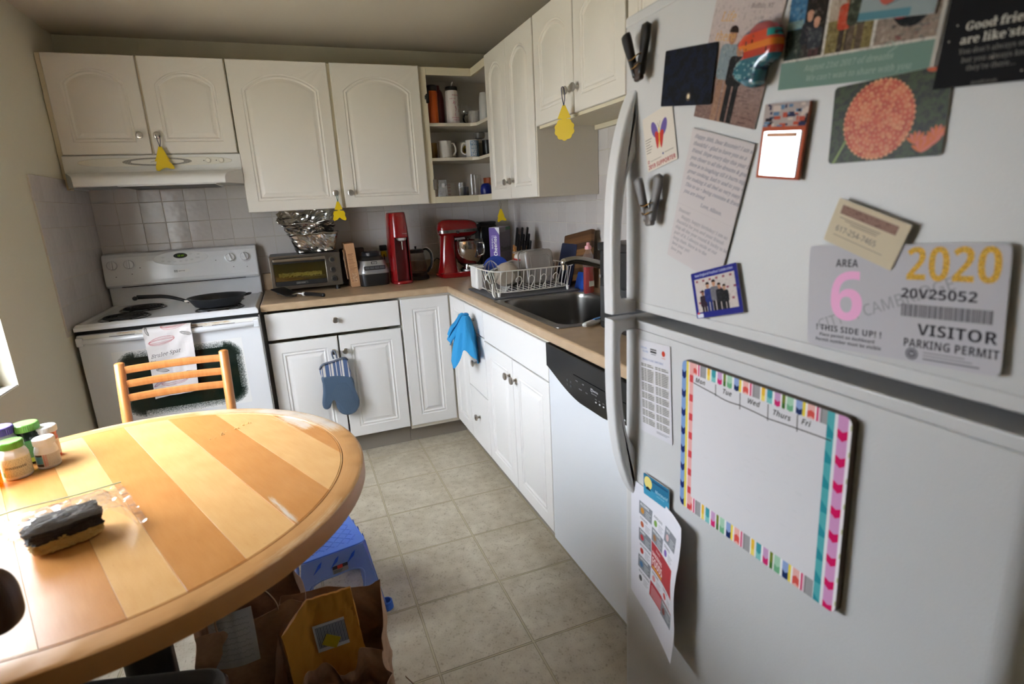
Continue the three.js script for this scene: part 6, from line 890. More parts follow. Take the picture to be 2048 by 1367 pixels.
// ---------- on the refrigerator ----------
// a flat thing held to the door: corners given as [z, y] TL, TR, BR, BL in metres on the door
function door2d(o, q, x) { const cz = (q[0][0] + q[1][0] + q[2][0] + q[3][0]) / 4, cy = (q[0][1] + q[1][1] + q[2][1] + q[3][1]) / 4; const w = (Math.hypot(q[1][0] - q[0][0], q[1][1] - q[0][1]) + Math.hypot(q[2][0] - q[3][0], q[2][1] - q[3][1])) / 2, h = (Math.hypot(q[3][0] - q[0][0], q[3][1] - q[0][1]) + Math.hypot(q[2][0] - q[1][0], q[2][1] - q[1][1])) / 2; const ang = Math.atan2(q[1][1] - q[0][1] + q[2][1] - q[3][1], q[1][0] - q[0][0] + q[2][0] - q[3][0]); o.rotation.order = 'YXZ'; o.position.set(x, cy, cz); o.rotation.set(0, -PI / 2, ang); return [w, h]; }
let layer = 0;
function card(name, label, category, q, pw, draw, o = {}) {
  const { t = 0.0007, lift = 0, rough = 0.6, round = 0.003, mat, group } = o;
  const c = new THREE.Group(); const [w, h] = door2d(c, q, XF - 0.0004 - lift);
  c.name = numbered(name); scene.add(c); tag(c, label, category, group);
  part(c, 'backing', EX(rrect(w, h, Math.min(round, w / 4)), t, Math.min(0.0002, t / 4), 1), o.edge ?? M(0xd8d5d0, 0.7));
  const ph = Math.round(pw * h / w), m = mat ?? M(0xffffff, rough, { specularIntensity: o.spec ?? 0.2, map: print(pw, ph, draw) });
  const s = new THREE.ShapeGeometry(rrect(w - 0.0004, h - 0.0004, Math.min(round, w / 4)), 6), p = s.attributes.position, u = s.attributes.uv; for (let i = 0; i < p.count; i++) u.setXY(i, p.getX(i) / w + 0.5, p.getY(i) / h + 0.5);
  part(c, 'printed_face', s.translate(0, 0, t + 0.0001), m); return [c, w, h];
}
const scrawl = (g, x, y, w, size, col, lines, gap, wob = 1) => { g.strokeStyle = col; g.lineWidth = size / 9; g.lineJoin = 'round'; for (let l = 0; l < lines; l++) { let cx = x + rr(0, 6); const end = x + w * (l === lines - 1 ? rr(0.3, 0.6) : rr(0.88, 1)); while (cx < end) { const ww = size * rr(1.2, 3.6); g.beginPath(); for (let k = 0; k <= ww / (size * 0.22); k++) { const xx = cx + k * size * 0.22, yy = y + l * gap + size * 0.5 * n2(xx * 0.13 + l * 9, l * 3.3) - (rnd() < 0.14 ? size * 0.5 : 0); k ? g.lineTo(xx, yy) : g.moveTo(xx, yy); } g.stroke(); cx += ww + size * 0.7; } } };
const noiseFill = (g, w, h, cols, sc, a = 1) => { const im = g.getImageData(0, 0, w, h), d = im.data; for (let y = 0, i = 0; y < h; y++) for (let x = 0; x < w; x++, i += 4) { const v = (n2(x / sc, y / sc) * 0.6 + n2(x / sc * 3 + 7, y / sc * 3) * 0.4 + 1) / 2 * (cols.length - 1), k = Math.min(cols.length - 2, Math.max(0, Math.floor(v))), c = mixc(cols[k], cols[k + 1], v - k); for (let j = 0; j < 3; j++) d[i + j] += (c[j] - d[i + j]) * a; d[i + 3] = 255; } g.putImageData(im, 0, 0); };
const person = (g, x, y, s, top, legs, skin = '#b98a6e', hair = '#2a1d18') => { g.fillStyle = legs; g.fillRect(x - 0.11 * s, y + 0.5 * s, 0.1 * s, 0.5 * s); g.fillRect(x + 0.02 * s, y + 0.5 * s, 0.1 * s, 0.5 * s); g.fillStyle = top; g.beginPath(); g.roundRect(x - 0.16 * s, y + 0.17 * s, 0.32 * s, 0.37 * s, 0.07 * s); g.fill(); g.fillStyle = skin; g.beginPath(); g.ellipse(x, y + 0.09 * s, 0.065 * s, 0.085 * s, 0, 0, 7); g.fill(); g.fillStyle = hair; g.beginPath(); g.ellipse(x, y + 0.05 * s, 0.075 * s, 0.065 * s, 0, 3.1, 6.4); g.fill(); };
const grain = (g, w, h, n, a = 0.10) => { for (let i = 0; i < n; i++) { const v = rnd() < 0.5 ? '20,14,12' : '236,224,206'; g.fillStyle = `rgba(${v},${(rnd() * a).toFixed(3)})`; g.beginPath(); g.ellipse(rnd() * w, rnd() * h, rr(2, 16), rr(2, 10), rr(0, 3), 0, 7); g.fill(); } };
// whiteboard
{
  const q = [[2.856, 1.050], [3.193, 1.051], [3.183, 0.761], [2.839, 0.755]];
  const [c] = card('whiteboard', 'magnetic whiteboard with colourful washi-tape border and weekday heads', 'whiteboard', q, 1400, (g, w, h) => {
    g.fillStyle = '#dcdadc'; g.fillRect(0, 0, w, h); const T = 86, B2 = 122;
    const chev = (x, y, ww, hh, bg, fg, up) => { g.fillStyle = bg; g.fillRect(x, y, ww, hh); g.fillStyle = fg; g.beginPath(); g.moveTo(x, y + hh * 0.52); g.lineTo(x + ww / 2, y + hh * (up ? 0.38 : 0.66)); g.lineTo(x + ww, y + hh * 0.52); g.lineTo(x + ww, y + hh * (up ? 0.95 : 0.92)); g.lineTo(x + ww / 2, y + hh * (up ? 0.82 : 1.06)); g.lineTo(x, y + hh * (up ? 0.95 : 0.92)); g.fill(); };
    const tape = (y, hh, x0, x1, off) => { const defs = [['#e9b2ab', '#d9584f', 44], ['#ffffff', 0, 8], ['#d22f63', 0, 12], ['#e2c9d2', 0, 12], ['#7d7a78', 0, 8], ['#a5a3a3', 1, 46], ['#ffffff', 0, 8], ['#e8b93c', '#f0d96a', 26], ['#e6e4e4', 0, 14], ['#3f9aa3', '#7fc7c2', 38], ['#f2efee', 0, 14], ['#c79cc4', '#cf2f70', 40], ['#f2efee', 0, 10], ['#6f7f2e', '#3f6b2c', 22], ['#e9e8e4', 0, 10], ['#a8d0b4', '#6fae82', 42], ['#eeeeee', 0, 16], ['#8ea5d2', '#20315f', 40], ['#e9d24a', 0, 18], ['#f6f2ee', 0, 12]]; let x = x0, i = off; while (x < x1) { const [bg, fg, ww] = defs[i++ % defs.length]; const cw = Math.min(ww * 1.136, x1 - x); if (fg && fg !== 1) chev(x, y, cw, hh, bg, fg, i % 2); else { g.fillStyle = bg; g.fillRect(x, y, cw, hh); } if (fg === 1) { g.fillStyle = '#8a8889'; for (let k = 0; k < hh; k += 8) g.fillRect(x, y + k, cw, 2); } x += cw; } };
    tape(0, T, 120, w - 84, 0); tape(h - B2, B2, 100, w - 84, 0);
    for (let y = 0; y < h; y += 152) { g.fillStyle = '#7f9fce'; g.fillRect(0, y, 50, 152); g.fillStyle = '#1f2f6a'; g.beginPath(); g.moveTo(0, y + 74); g.lineTo(25, y + 96); g.lineTo(50, y + 74); g.lineTo(50, y + 126); g.lineTo(25, y + 148); g.lineTo(0, y + 126); g.fill(); g.fillStyle = '#e6d25a'; g.fillRect(50, y, 26, 152); g.fillStyle = '#efe6e2'; g.fillRect(76, y, 12, 152); g.fillStyle = '#e5a9a5'; g.fillRect(88, y, 42, 152); g.fillStyle = '#cf4a4e'; g.fillRect(88, y + 96, 42, 56); }
    for (let y = 0; y < h; y += 154) { const x = w - 150; g.fillStyle = '#57aeb2'; g.fillRect(x, y, 46, 154); g.fillStyle = '#2e8f99'; g.beginPath(); g.moveTo(x, y + 76); g.lineTo(x + 46, y + 120); g.lineTo(x + 46, y + 154); g.lineTo(x, y + 154); g.fill(); g.fillStyle = '#e6e4e4'; g.fillRect(x + 46, y, 20, 154); g.fillStyle = '#d49ac6'; g.fillRect(x + 66, y, 62, 154); g.fillStyle = '#d41f60'; g.beginPath(); g.moveTo(x + 66, y + 80); g.lineTo(x + 97, y + 96); g.lineTo(x + 128, y + 80); g.lineTo(x + 128, y + 128); g.lineTo(x + 97, y + 150); g.lineTo(x + 66, y + 128); g.fill(); g.fillStyle = '#efe9ec'; g.fillRect(x + 128, y, 22, 154); g.fillStyle = '#a9b26a'; g.fillRect(x + 142, y + 40, 6, 30); }
    g.strokeStyle = '#3a322e'; g.lineWidth = 7; g.beginPath(); g.moveTo(134, 150); g.bezierCurveTo(230, 160, 300, 168, 366, 172); g.bezierCurveTo(480, 196, 560, 180, 598, 178); g.bezierCurveTo(720, 182, 780, 184, 835, 190); g.bezierCurveTo(930, 184, 1100, 172, 1284, 168); g.stroke(); for (const [x, y0, y1] of [[366, 98, 184], [598, 92, 206], [835, 96, 204], [1055, 92, 196]]) { g.beginPath(); g.moveTo(x, y0); g.lineTo(x + 3, y1); g.stroke(); }
    g.fillStyle = '#2d2724'; g.font = 'italic bold 50px sans-serif'; g.fillText('Mon', 150, 138); g.fillText('Tue', 432, 142); g.fillText('Wed', 660, 140); g.fillText('Thurs', 870, 150); g.fillText('Fri', 1080, 138);
    g.fillStyle = 'rgba(150,150,156,.10)'; for (let i = 0; i < 60; i++) g.fillRect(rr(200, 1100), rr(260, 900), rr(8, 60), rr(2, 5));
  }, { t: 0.012, round: 0.012, rough: 0.22, edge: M(0x4a3a2c, 0.6) });
}
// visitor permit on curled card
card('parking_permit', 'grey visitor parking permit with pink six and gold 2020 on the freezer door', 'permit', [[3.098, 1.268], [3.326, 1.2815], [3.331, 1.148], [3.103, 1.134]], 1300, (g, w, h) => {
  g.fillStyle = '#c2c0c6'; g.fillRect(0, 0, w, h); g.save(); g.translate(110, 640); g.rotate(-0.38); g.fillStyle = 'rgba(70,68,74,.32)'; g.font = '112px sans-serif'; g.fillText('CITY of CAMBRIDGE', 0, 0); g.restore();
  const fit = (t, x, mid, w, cap, col) => { g.save(); g.font = 'bold 100px sans-serif'; g.fillStyle = col; const ww = g.measureText(t).width; g.translate(x, mid + cap / 2); g.scale(w / ww, cap / 71.4); g.fillText(t, 0, 0); g.restore(); };
  const ink = '#2c2a2e';
  fit('AREA', 228, 128, 172, 54, ink); fit('6', 176, 362, 282, 350, '#f6b6de'); g.globalCompositeOperation = 'source-over';
  fit('! THIS SIDE UP! !', 76, 614, 520, 44, ink); fit('Place permit on dashboard', 108, 668, 440, 24, ink); fit('Permit number must be visible', 76, 708, 520, 25, ink);
  fit('2020', 726, 122, 540, 206, '#dcae3c');
  const im = g.getImageData(700, 0, 600, 250); for (let y = 0, i = 0; y < 250; y++) for (let x = 0; x < 600; x++, i += 4) if (im.data[i] > im.data[i + 2] + 60) { const k = 0.9 + 0.25 * n2(x / 14, y / 14) + 0.12 * rnd(), b = n2(x / 22 + 9, y / 22); im.data[i] = Math.min(255, im.data[i] * k); im.data[i + 1] = Math.min(255, im.data[i + 1] * (k + 0.08 * b)); im.data[i + 2] = Math.min(255, im.data[i + 2] * (1 + 0.9 * Math.max(0, b))); } g.putImageData(im, 700, 0);
  fit('20V25052', 706, 312, 448, 62, ink); { let x = 716; for (let i = 0; i < 90; i++) { const ww = 2 + (i * 13 % 5); g.fillStyle = ink; g.fillRect(x, 382, ww, 82); x += ww + 2 + (i * 7 % 4); if (x > 1240) break; } }
  fit('VISITOR', 826, 540, 444, 72, ink); fit('PARKING PERMIT', 740, 634, 546, 54, ink);
  g.beginPath(); g.arc(800, 706, 40, 0, 7); g.fillStyle = '#55535a'; g.fill(); g.strokeStyle = '#c2c0c6'; g.lineWidth = 5; g.beginPath(); g.arc(800, 706, 29, 0, 7); g.stroke(); g.fillStyle = '#c2c0c6'; g.fillRect(784, 698, 32, 6); g.fillRect(788, 710, 24, 6); g.fillStyle = '#6d6a72'; for (let l = 0; l < 3; l++) g.fillRect(870, 684 + l * 20, 240 + l * 40, l === 2 ? 9 : 5);
}, { round: 0.009, t: 0.0008, lift: 0.006 });
card('business_card', 'worn cream business card with brown stripe overlapping the parking permit', 'card', [[3.136, 1.330], [3.231, 1.295], [3.208, 1.246], [3.118, 1.276]], 560, (g, w, h) => { g.fillStyle = '#d3c6ac'; g.fillRect(0, 0, w, h); g.fillStyle = '#93756a'; g.fillRect(50, 36, 440, 62); g.fillStyle = 'rgba(70,48,40,.7)'; for (let i = 0; i < 60; i++) g.fillRect(60 + rnd() * 420, 40 + rnd() * 52, rr(4, 20), 3); g.fillStyle = '#6b5f5c'; for (let l = 0; l < 3; l++) g.fillRect(60 + l * 50, 120 + l * 13, 330 - l * 60, 4); g.fillStyle = '#5d5660'; g.font = '54px sans-serif'; g.fillText('617-254-7465', 60, 218); g.fillStyle = '#8a7d74'; g.fillRect(60, 246, 400, 4); }, { lift: 0.008, round: 0.002 });
card('photo_print', 'square blue-framed group photo of five women at a gala backdrop', 'photo', [[2.854, 1.206], [2.964, 1.236], [2.984, 1.158], [2.876, 1.129]], 512, (g, w, h) => { g.fillStyle = '#20257e'; g.fillRect(0, 0, w, h); g.fillStyle = '#b9bfdc'; g.font = 'bold 34px sans-serif'; g.font = 'bold 26px sans-serif'; g.fillText('New England Festival Celebration', 44, 38); g.fillStyle = '#c9bfba'; g.fillRect(34, 56, 440, 260); g.fillStyle = '#8d4a55'; for (let i = 0; i < 6; i++) for (let j = 0; j < 3; j++) g.fillRect(50 + i * 74 + (j % 2) * 30, 68 + j * 84, 26, 16); person(g, 110, 150, 240, '#2a1a28', '#1a1418', '#8a5a44'); person(g, 175, 96, 280, '#1f2f74', '#1a2a66'); person(g, 245, 86, 290, '#6b6a70', '#151318'); person(g, 300, 118, 260, '#1b1b20', '#101014'); person(g, 352, 136, 240, '#16161a', '#101014'); grain(g, w, h, 700, 0.1); g.fillStyle = '#20257e'; g.fillRect(0, 318, w, h); g.fillStyle = '#dfe3ee'; g.fillRect(14, 328, 70, 30); g.fillStyle = '#cf4a4a'; g.fillRect(18, 316, 24, 16); }, { lift: 0.005 });
card('letter', 'long white handwritten letter hanging at a slant on the freezer door', 'letter', [[2.867, 1.448], [3.004, 1.396], [2.906, 1.207], [2.765, 1.238]], 800, (g, w, h) => { g.fillStyle = '#c9c2c2'; g.fillRect(0, 0, w, h); g.fillStyle = '#474a68'; g.font = 'italic 46px serif'; const L1 = ['Happy 30th, Dear Roomie!! I am so', 'thankful + glad to have you as a', 'friend. Hope every day this year brings', 'you closer to all the dreams & goals.', 'Here is to laughing till it hurts nightly', 'great cooking, bad tv and to you + B', 'for making it all feel so very easy.', 'This to us + being roomies & friends!!!', 'you are loved.']; g.transform(1, 0, -0.3, 1, 40, 0); L1.forEach((t, i) => g.fillText(t, 34 + i * 19, 76 + i * 62)); g.setTransform(1, 0, 0, 1, 0, 0); g.fillText('Love, Allison.', 330, 640); g.strokeStyle = '#b3acae'; g.lineWidth = 2; g.beginPath(); g.moveTo(0, 690); g.lineTo(w, 690); g.stroke(); g.fillStyle = '#77757f'; g.font = 'italic 44px serif'; ['Dearest!', '     Happy, happy birthday! I am so', 'thankful for you and your friend-', 'ship all the year round & lucky to be', 'part of it. I always smile at our', 'long chats. Here is to the', 'best year yet!', 'love you'].forEach((t, i) => g.fillText(t, 40, 760 + i * 56)); }, { lift: 0.003, round: 0.001 });
card('photo_print', 'almost black night photo print with a small bright moon', 'photo', [[2.774, 1.585], [2.903, 1.566], [2.890, 1.479], [2.758, 1.497]], 512, (g, w, h) => { g.fillStyle = '#0e0f14'; g.fillRect(0, 0, w, h); noiseFill(g, w, h, [[8, 8, 11], [14, 15, 20], [20, 26, 46], [10, 11, 15]], 110); g.fillStyle = '#f6ecd2'; g.beginPath(); g.ellipse(290, 290, 13, 15, 0, 0, 7); g.fill(); g.fillStyle = 'rgba(220,190,140,.35)'; g.beginPath(); g.ellipse(290, 292, 24, 26, 0, 0, 7); g.fill(); }, { lift: 0.004, t: 0.001, edge: M(0x101010, 0.4) });
card('photo_card', 'tall invitation card with a couple standing on a rocky beach', 'photo card', [[2.894, 1.646], [3.030, 1.601], [2.984, 1.431], [2.850, 1.464]], 600, (g, w, h) => { g.fillStyle = '#b9aba6'; g.fillRect(0, 0, w, h); const gr = g.createLinearGradient(0, 0, 0, h); gr.addColorStop(0, '#c2b6b3'); gr.addColorStop(0.42, '#b7a8a4'); gr.addColorStop(0.46, '#a38f88'); gr.addColorStop(1, '#7d625a'); g.fillStyle = gr; g.fillRect(0, 0, w, h); g.fillStyle = '#54473f'; g.beginPath(); g.moveTo(330, 330); g.lineTo(430, 280); g.lineTo(600, 200); g.lineTo(600, 340); g.lineTo(330, 350); g.fill(); g.fillStyle = 'rgba(70,50,44,.35)'; for (let i = 0; i < 160; i++) g.fillRect(rnd() * w, 420 + rnd() * (h - 420), rr(8, 70), rr(2, 7)); person(g, 230, 220, 560, '#7f8d94', '#96735f', '#a37860'); person(g, 320, 300, 470, '#1d1b1c', '#191718', '#a37860'); grain(g, w, h, 1500, 0.12); g.fillStyle = '#c99a52'; g.font = 'italic 74px serif'; g.fillText('Life', 80, 190); g.fillText('there', 60, 300); g.fillStyle = '#5e5450'; g.font = 'italic 34px serif'; g.fillText('Buffalo, NY', 330, 120); g.fillStyle = '#cf6a58'; g.font = 'italic 50px serif'; g.fillText('Save the date', 40, 60); }, { lift: 0.0012, round: 0.001 });
card('photo_card', 'green-grey holiday card with three photos of couples outdoors', 'photo card', [[3.028, 1.612], [3.228, 1.548], [3.229, 1.460], [3.024, 1.466]].map((p, i) => (i < 2 ? [p[0], p[1] + 0.01] : p)).map((p, i) => [[3.031, 1.600], [3.236, 1.578], [3.229, 1.452], [3.024, 1.474]][i]), 900, (g, w, h) => { g.fillStyle = '#6f8a80'; g.fillRect(0, 0, w, h); const H2 = h * 0.70; g.fillStyle = '#c9c4bc'; g.fillRect(0, 40, w, H2 - 20); const box = (x, ww, f) => { g.save(); g.beginPath(); g.rect(x, 52, ww, H2 - 44); g.clip(); g.translate(x, 52); f(ww, H2 - 44); g.restore(); }; box(12, 260, (a, b) => { g.fillStyle = '#3f6f93'; g.fillRect(0, 0, a, b * 0.6); g.fillStyle = '#28332e'; g.fillRect(0, b * 0.55, a, b); g.fillStyle = '#241d19'; g.fillRect(a * 0.45, 0, a, b); g.fillStyle = '#7d9a9a'; g.fillRect(0, b * 0.42, a * 0.42, b * 0.12); person(g, 150, 110, 300, '#24242a', '#33302e', '#b98a72', '#b98a72'); person(g, 200, 150, 280, '#30343a', '#4a2f30', '#c09078', '#c09078'); }); box(288, 270, (a, b) => { g.fillStyle = '#a99a8a'; g.fillRect(0, 0, a, b); g.fillStyle = '#7d6f44'; g.fillRect(0, b * 0.55, a, b); g.fillStyle = 'rgba(60,52,24,.5)'; for (let i = 0; i < 80; i++) g.fillRect(rnd() * a, b * 0.55 + rnd() * b * 0.45, rr(4, 16), 5); person(g, 110, 60, 330, '#b5432c', '#3d3128', '#a56a4c'); person(g, 170, 20, 380, '#2f3528', '#57483a', '#9a6a4c'); }); box(574, 310, (a, b) => { g.fillStyle = '#8b7c70'; g.fillRect(0, 0, a, b); noiseFill2(g, a, b); g.fillStyle = '#1a1d20'; g.beginPath(); g.ellipse(170, b * 0.45, 110, b * 0.38, 0, 0, 7); g.fill(); g.fillStyle = '#8e2b2b'; g.beginPath(); g.ellipse(120, b * 0.62, 46, 30, 0, 0, 7); g.fill(); g.beginPath(); g.ellipse(280, b * 0.4, 40, 80, 0.3, 0, 7); g.fill(); g.fillStyle = '#b98a6a'; g.beginPath(); g.ellipse(110, b * 0.34, 24, 12, 0, 0, 7); g.fill(); }); grain(g, w, H2 + 20, 2400, 0.16); g.fillStyle = '#9fb0a4'; g.font = 'italic 40px serif'; g.fillText('August 21st 2017 of dreams', 170, h * 0.84); g.fillText("We can't wait to share with you", 190, h * 0.94); g.strokeStyle = '#9fb0a4'; g.lineWidth = 4; g.beginPath(); g.moveTo(660, h * 0.74); g.bezierCurveTo(620, h * 0.70, 690, h * 0.68, 680, h * 0.73); g.bezierCurveTo(720, h * 0.68, 740, h * 0.72, 660, h * 0.79); g.stroke(); g.fillStyle = '#b9b4ac'; g.fillRect(w - 20, 0, 20, h); }, { lift: 0.001, round: 0.001 });
function noiseFill2(g, a, b) { for (let i = 0; i < 120; i++) { g.fillStyle = ['#6f6258', '#a08d80', '#3d4a52', '#7a3030'][i % 4]; g.globalAlpha = 0.35; g.fillRect(rnd() * a, rnd() * b, rr(6, 40), rr(4, 20)); } g.globalAlpha = 1; }
card('postcard', 'pale blue and white card overlapping the top of the holiday card', 'card', [[3.140, 1.600], [3.232, 1.578], [3.226, 1.512], [3.144, 1.524]], 360, (g, w, h) => { g.fillStyle = '#8d9a9c'; g.fillRect(0, 0, w, h); g.fillStyle = '#54828f'; g.fillRect(0, h - 34, w * 0.7, 34); g.fillStyle = '#b5584a'; g.beginPath(); g.arc(130, 190, 44, 0, 7); g.fill(); g.strokeStyle = '#5b6668'; g.lineWidth = 5; g.beginPath(); g.moveTo(130, 235); g.quadraticCurveTo(200, 215, 250, 196); g.stroke(); }, { lift: 0.004, round: 0.001 });
card('quote_card', 'black card with white lettering at the upper right of the freezer door', 'card', [[3.238, 1.560], [3.372, 1.545], [3.364, 1.425], [3.231, 1.434]], 700, (g, w, h) => { g.fillStyle = '#0f0e10'; g.fillRect(0, 0, w, h); g.fillStyle = '#cdc9bd'; g.save(); g.font = 'bold 54px serif'; g.fillText('Good friends', 104, 375); g.fillText('are like stars', 92, 437); g.font = '32px serif'; g.fillStyle = '#8d8a84'; g.fillText("You don't always see them", 96, 484); g.fillText('but you always know', 118, 526); g.fillText("they're there...", 150, 566); g.font = '22px sans-serif'; g.fillText('goodfriends', 190, 634); g.restore(); for (let i = 0; i < 14; i++) { g.beginPath(); g.arc(rnd() * w, rnd() * h, 3.5, 0, 7); g.fill(); } }, { lift: 0.003, round: 0.001, edge: M(0x111111, 0.5) });
card('photo_print', 'photo print of a large orange dahlia against dark green leaves', 'photo', [[3.112, 1.461], [3.245, 1.458], [3.248, 1.369], [3.109, 1.370]], 760, (g, w, h) => { g.fillStyle = '#2c2f22'; g.fillRect(0, 0, w, h); noiseFill(g, w, h, [[30, 28, 26], [44, 46, 32], [62, 74, 40], [34, 30, 30]], 80); g.strokeStyle = '#7f9150'; g.lineWidth = 16; g.beginPath(); g.moveTo(40, h); g.lineTo(140, 330); g.stroke(); const cx = 335, cy = 250; for (let ring = 7; ring >= 0; ring--) { const n = 10 + ring * 5, R = 22 + ring * 28; for (let i = 0; i < n; i++) { const a = i / n * 2 * PI + ring * 0.37; g.save(); g.translate(cx + Math.cos(a) * R, cy + Math.sin(a) * R * 1.02); g.rotate(a); g.fillStyle = ['#b5503a', '#c05a40', '#c9684a', '#cf7450', '#d08058'][Math.floor(rnd() * 5)]; g.beginPath(); g.ellipse(0, 0, 24, 11 + ring, 0, 0, 7); g.fill(); g.fillStyle = 'rgba(235,190,140,.55)'; g.beginPath(); g.ellipse(17, 0, 6, 6 + ring * 0.4, 0, 0, 7); g.fill(); g.restore(); } } for (const [x, y] of [[600, 420], [680, 440], [640, 470], [720, 400]]) for (let k = 0; k < 6; k++) { g.save(); g.translate(x, y); g.rotate(-PI / 2 + (k - 2.5) * 0.4); g.fillStyle = k % 2 ? '#d0715a' : '#cc6a34'; g.beginPath(); g.ellipse(34, 0, 40, 11, 0, 0, 7); g.fill(); g.restore(); } g.fillStyle = '#b5532c'; g.beginPath(); g.ellipse(660, 6, 50, 22, 0, 0, 7); g.fill(); }, { lift: 0.0015, round: 0.006, rough: 0.3 });
{ // framed magnet: photo above, shiny panel below
  const [c, w, h] = card('frame_magnet', 'small orange-framed shiny magnet with a photo strip above a mirror panel', 'magnet', [[3.004, 1.461], [3.081, 1.449], [3.071, 1.355], [2.999, 1.359]], 400, (g, w, h) => { g.fillStyle = '#b3563a'; g.fillRect(0, 0, w, h); g.save(); g.beginPath(); g.rect(0, 0, w, h * 0.3); g.clip(); g.fillStyle = '#a99c98'; g.fillRect(0, 0, w, h); for (let i = 0; i < 50; i++) { g.fillStyle = ['#2d3050', '#5c7a99', '#b5503c', '#2a2026', '#c9b9b0'][i % 5]; g.fillRect(rnd() * w, rnd() * h * 0.3, rr(12, 70), rr(8, 40)); } g.restore(); g.fillStyle = '#d8d0cc'; g.fillRect(24, h * 0.36, w - 48, h * 0.6); }, { t: 0.004, lift: 0.004, round: 0.001, edge: M(0x9c4a30, 0.5) });
  const pm = part(c, 'mirror_panel', B(w - 0.012, h * 0.60, 0.0012, 0, -h * 0.16, 0.0049, 0.0003), M(0xe8e8ea, 0.03, { metalness: 1 }));
  face(c, 'caption_strip', w - 0.024, 0.006, M(0xc98a5c, 0.5), [0, h * 0.09, 0.0062]);
}
{ // painted ceramic magnet
  const c = new THREE.Group(); c.name = numbered('ceramic_magnet'); c.rotation.order = 'YXZ'; c.position.set(XF - 0.003, 1.528, 2.995); c.rotation.set(0, -PI / 2, -0.05); scene.add(c); tag(c, 'glossy painted ceramic magnet in orange over teal on the couple card', 'magnet');
  const S = new THREE.CatmullRomCurve3([[0.006, 0.038], [0.03, 0.03], [0.04, 0.004], [0.034, -0.012], [0.016, -0.022], [0.010, -0.042], [-0.008, -0.044], [-0.040, -0.024], [-0.034, -0.008], [-0.022, 0.0], [-0.034, 0.012], [-0.026, 0.024], [-0.01, 0.032]].map(([x, y]) => V(x, y, 0)), true).getPoints(70).slice(0, -1).map((v) => [v.x, v.y]);
  const t = print(256, 256, (g, w, h) => { g.fillStyle = '#4a3a58'; g.fillRect(0, 0, w, h); g.fillStyle = '#2f5f8a'; g.fillRect(60, 0, 120, 50); g.fillStyle = '#9a3a44'; g.fillRect(110, 30, 146, 40); g.fillStyle = '#c9442a'; g.fillRect(0, 60, 256, 50); g.fillStyle = '#d9762c'; g.fillRect(0, 96, 256, 34); g.fillStyle = '#b5382c'; g.fillRect(60, 120, 190, 26); g.fillStyle = '#2d6a7a'; g.fillRect(0, 146, 256, 110); g.fillStyle = '#7aa9b0'; for (let i = 0; i < 40; i++) g.fillRect(rnd() * 200, 150 + rnd() * 90, rr(4, 24), rr(3, 10)); g.fillStyle = '#1d3f5c'; for (let i = 0; i < 26; i++) g.fillRect(rnd() * 220, 150 + rnd() * 90, rr(4, 16), rr(3, 14)); g.fillStyle = '#2f9a94'; g.fillRect(200, 60, 56, 26); g.fillStyle = '#3a1c20'; for (let i = 0; i < 14; i++) g.fillRect(rnd() * 256, 60 + rnd() * 80, 6, rr(6, 20)); });
  const g = fix(EX(shp(S), 0.024, 0.010, 5)); const p = g.attributes.position, u = g.attributes.uv; for (let i = 0; i < p.count; i++) u.setXY(i, p.getX(i) / 0.09 + 0.5, p.getY(i) / 0.09 + 0.5);
  part(c, 'glazed_body', g, M(0xffffff, 0.12, { map: t, clearcoat: 0.8 })); part(c, 'magnet_disc', CY(0.012, 0.012, 0.003, 0, 0, 0, 20).rotateX(PI / 2).translate(0, 0, -0.001), M(0x2a2a2a, 0.6));
}
card('supporter_card', 'white 2019 supporter card with a purple and red butterfly', 'card', [[2.690, 1.484], [2.784, 1.498], [2.813, 1.408], [2.715, 1.384]].map((p, i) => [[2.700, 1.487], [2.786, 1.499], [2.808, 1.407], [2.716, 1.383]][i]), 420, (g, w, h) => { g.fillStyle = '#d8d0c4'; g.fillRect(0, 0, w, h); g.save(); g.translate(215, 190); g.rotate(0.12); for (const s of [-1, 1]) { g.save(); g.scale(s, 1); g.fillStyle = '#6a5a9a'; g.beginPath(); g.moveTo(6, 10); g.bezierCurveTo(40, -130, 120, -140, 110, -60); g.bezierCurveTo(100, 0, 60, 30, 6, 40); g.fill(); g.fillStyle = '#c23a34'; g.beginPath(); g.moveTo(4, 0); g.bezierCurveTo(30, -40, 70, -30, 60, 10); g.bezierCurveTo(50, 60, 40, 110, 26, 120); g.bezierCurveTo(10, 100, 8, 60, 4, 40); g.fill(); g.restore(); } g.fillStyle = '#d9b92c'; g.fillRect(-6, -50, 12, 160); g.strokeStyle = '#5a5048'; g.lineWidth = 3; g.beginPath(); g.moveTo(0, -50); g.lineTo(-22, -90); g.moveTo(0, -50); g.lineTo(16, -100); g.stroke(); g.restore(); g.fillStyle = '#5b564e'; for (let l = 0; l < 6; l++) g.fillRect(14, 190 + l * 22, 90 - (l % 3) * 14, 5); g.fillStyle = '#a32a34'; g.font = 'bold 50px sans-serif'; g.fillText('2019 SUPPORTER', 18, h - 18, 380); g.fillStyle = '#2a3a7a'; g.beginPath(); g.arc(240, h - 100, 9, 0, 7); g.fill(); g.fillStyle = '#8a837a'; g.fillRect(262, h - 104, 120, 5); g.fillRect(60, h - 82, 150, 4); g.strokeStyle = '#a32a34'; g.lineWidth = 5; g.strokeRect(22, h - 92, 18, 20); }, { lift: 0.0008, rough: 0.45 });
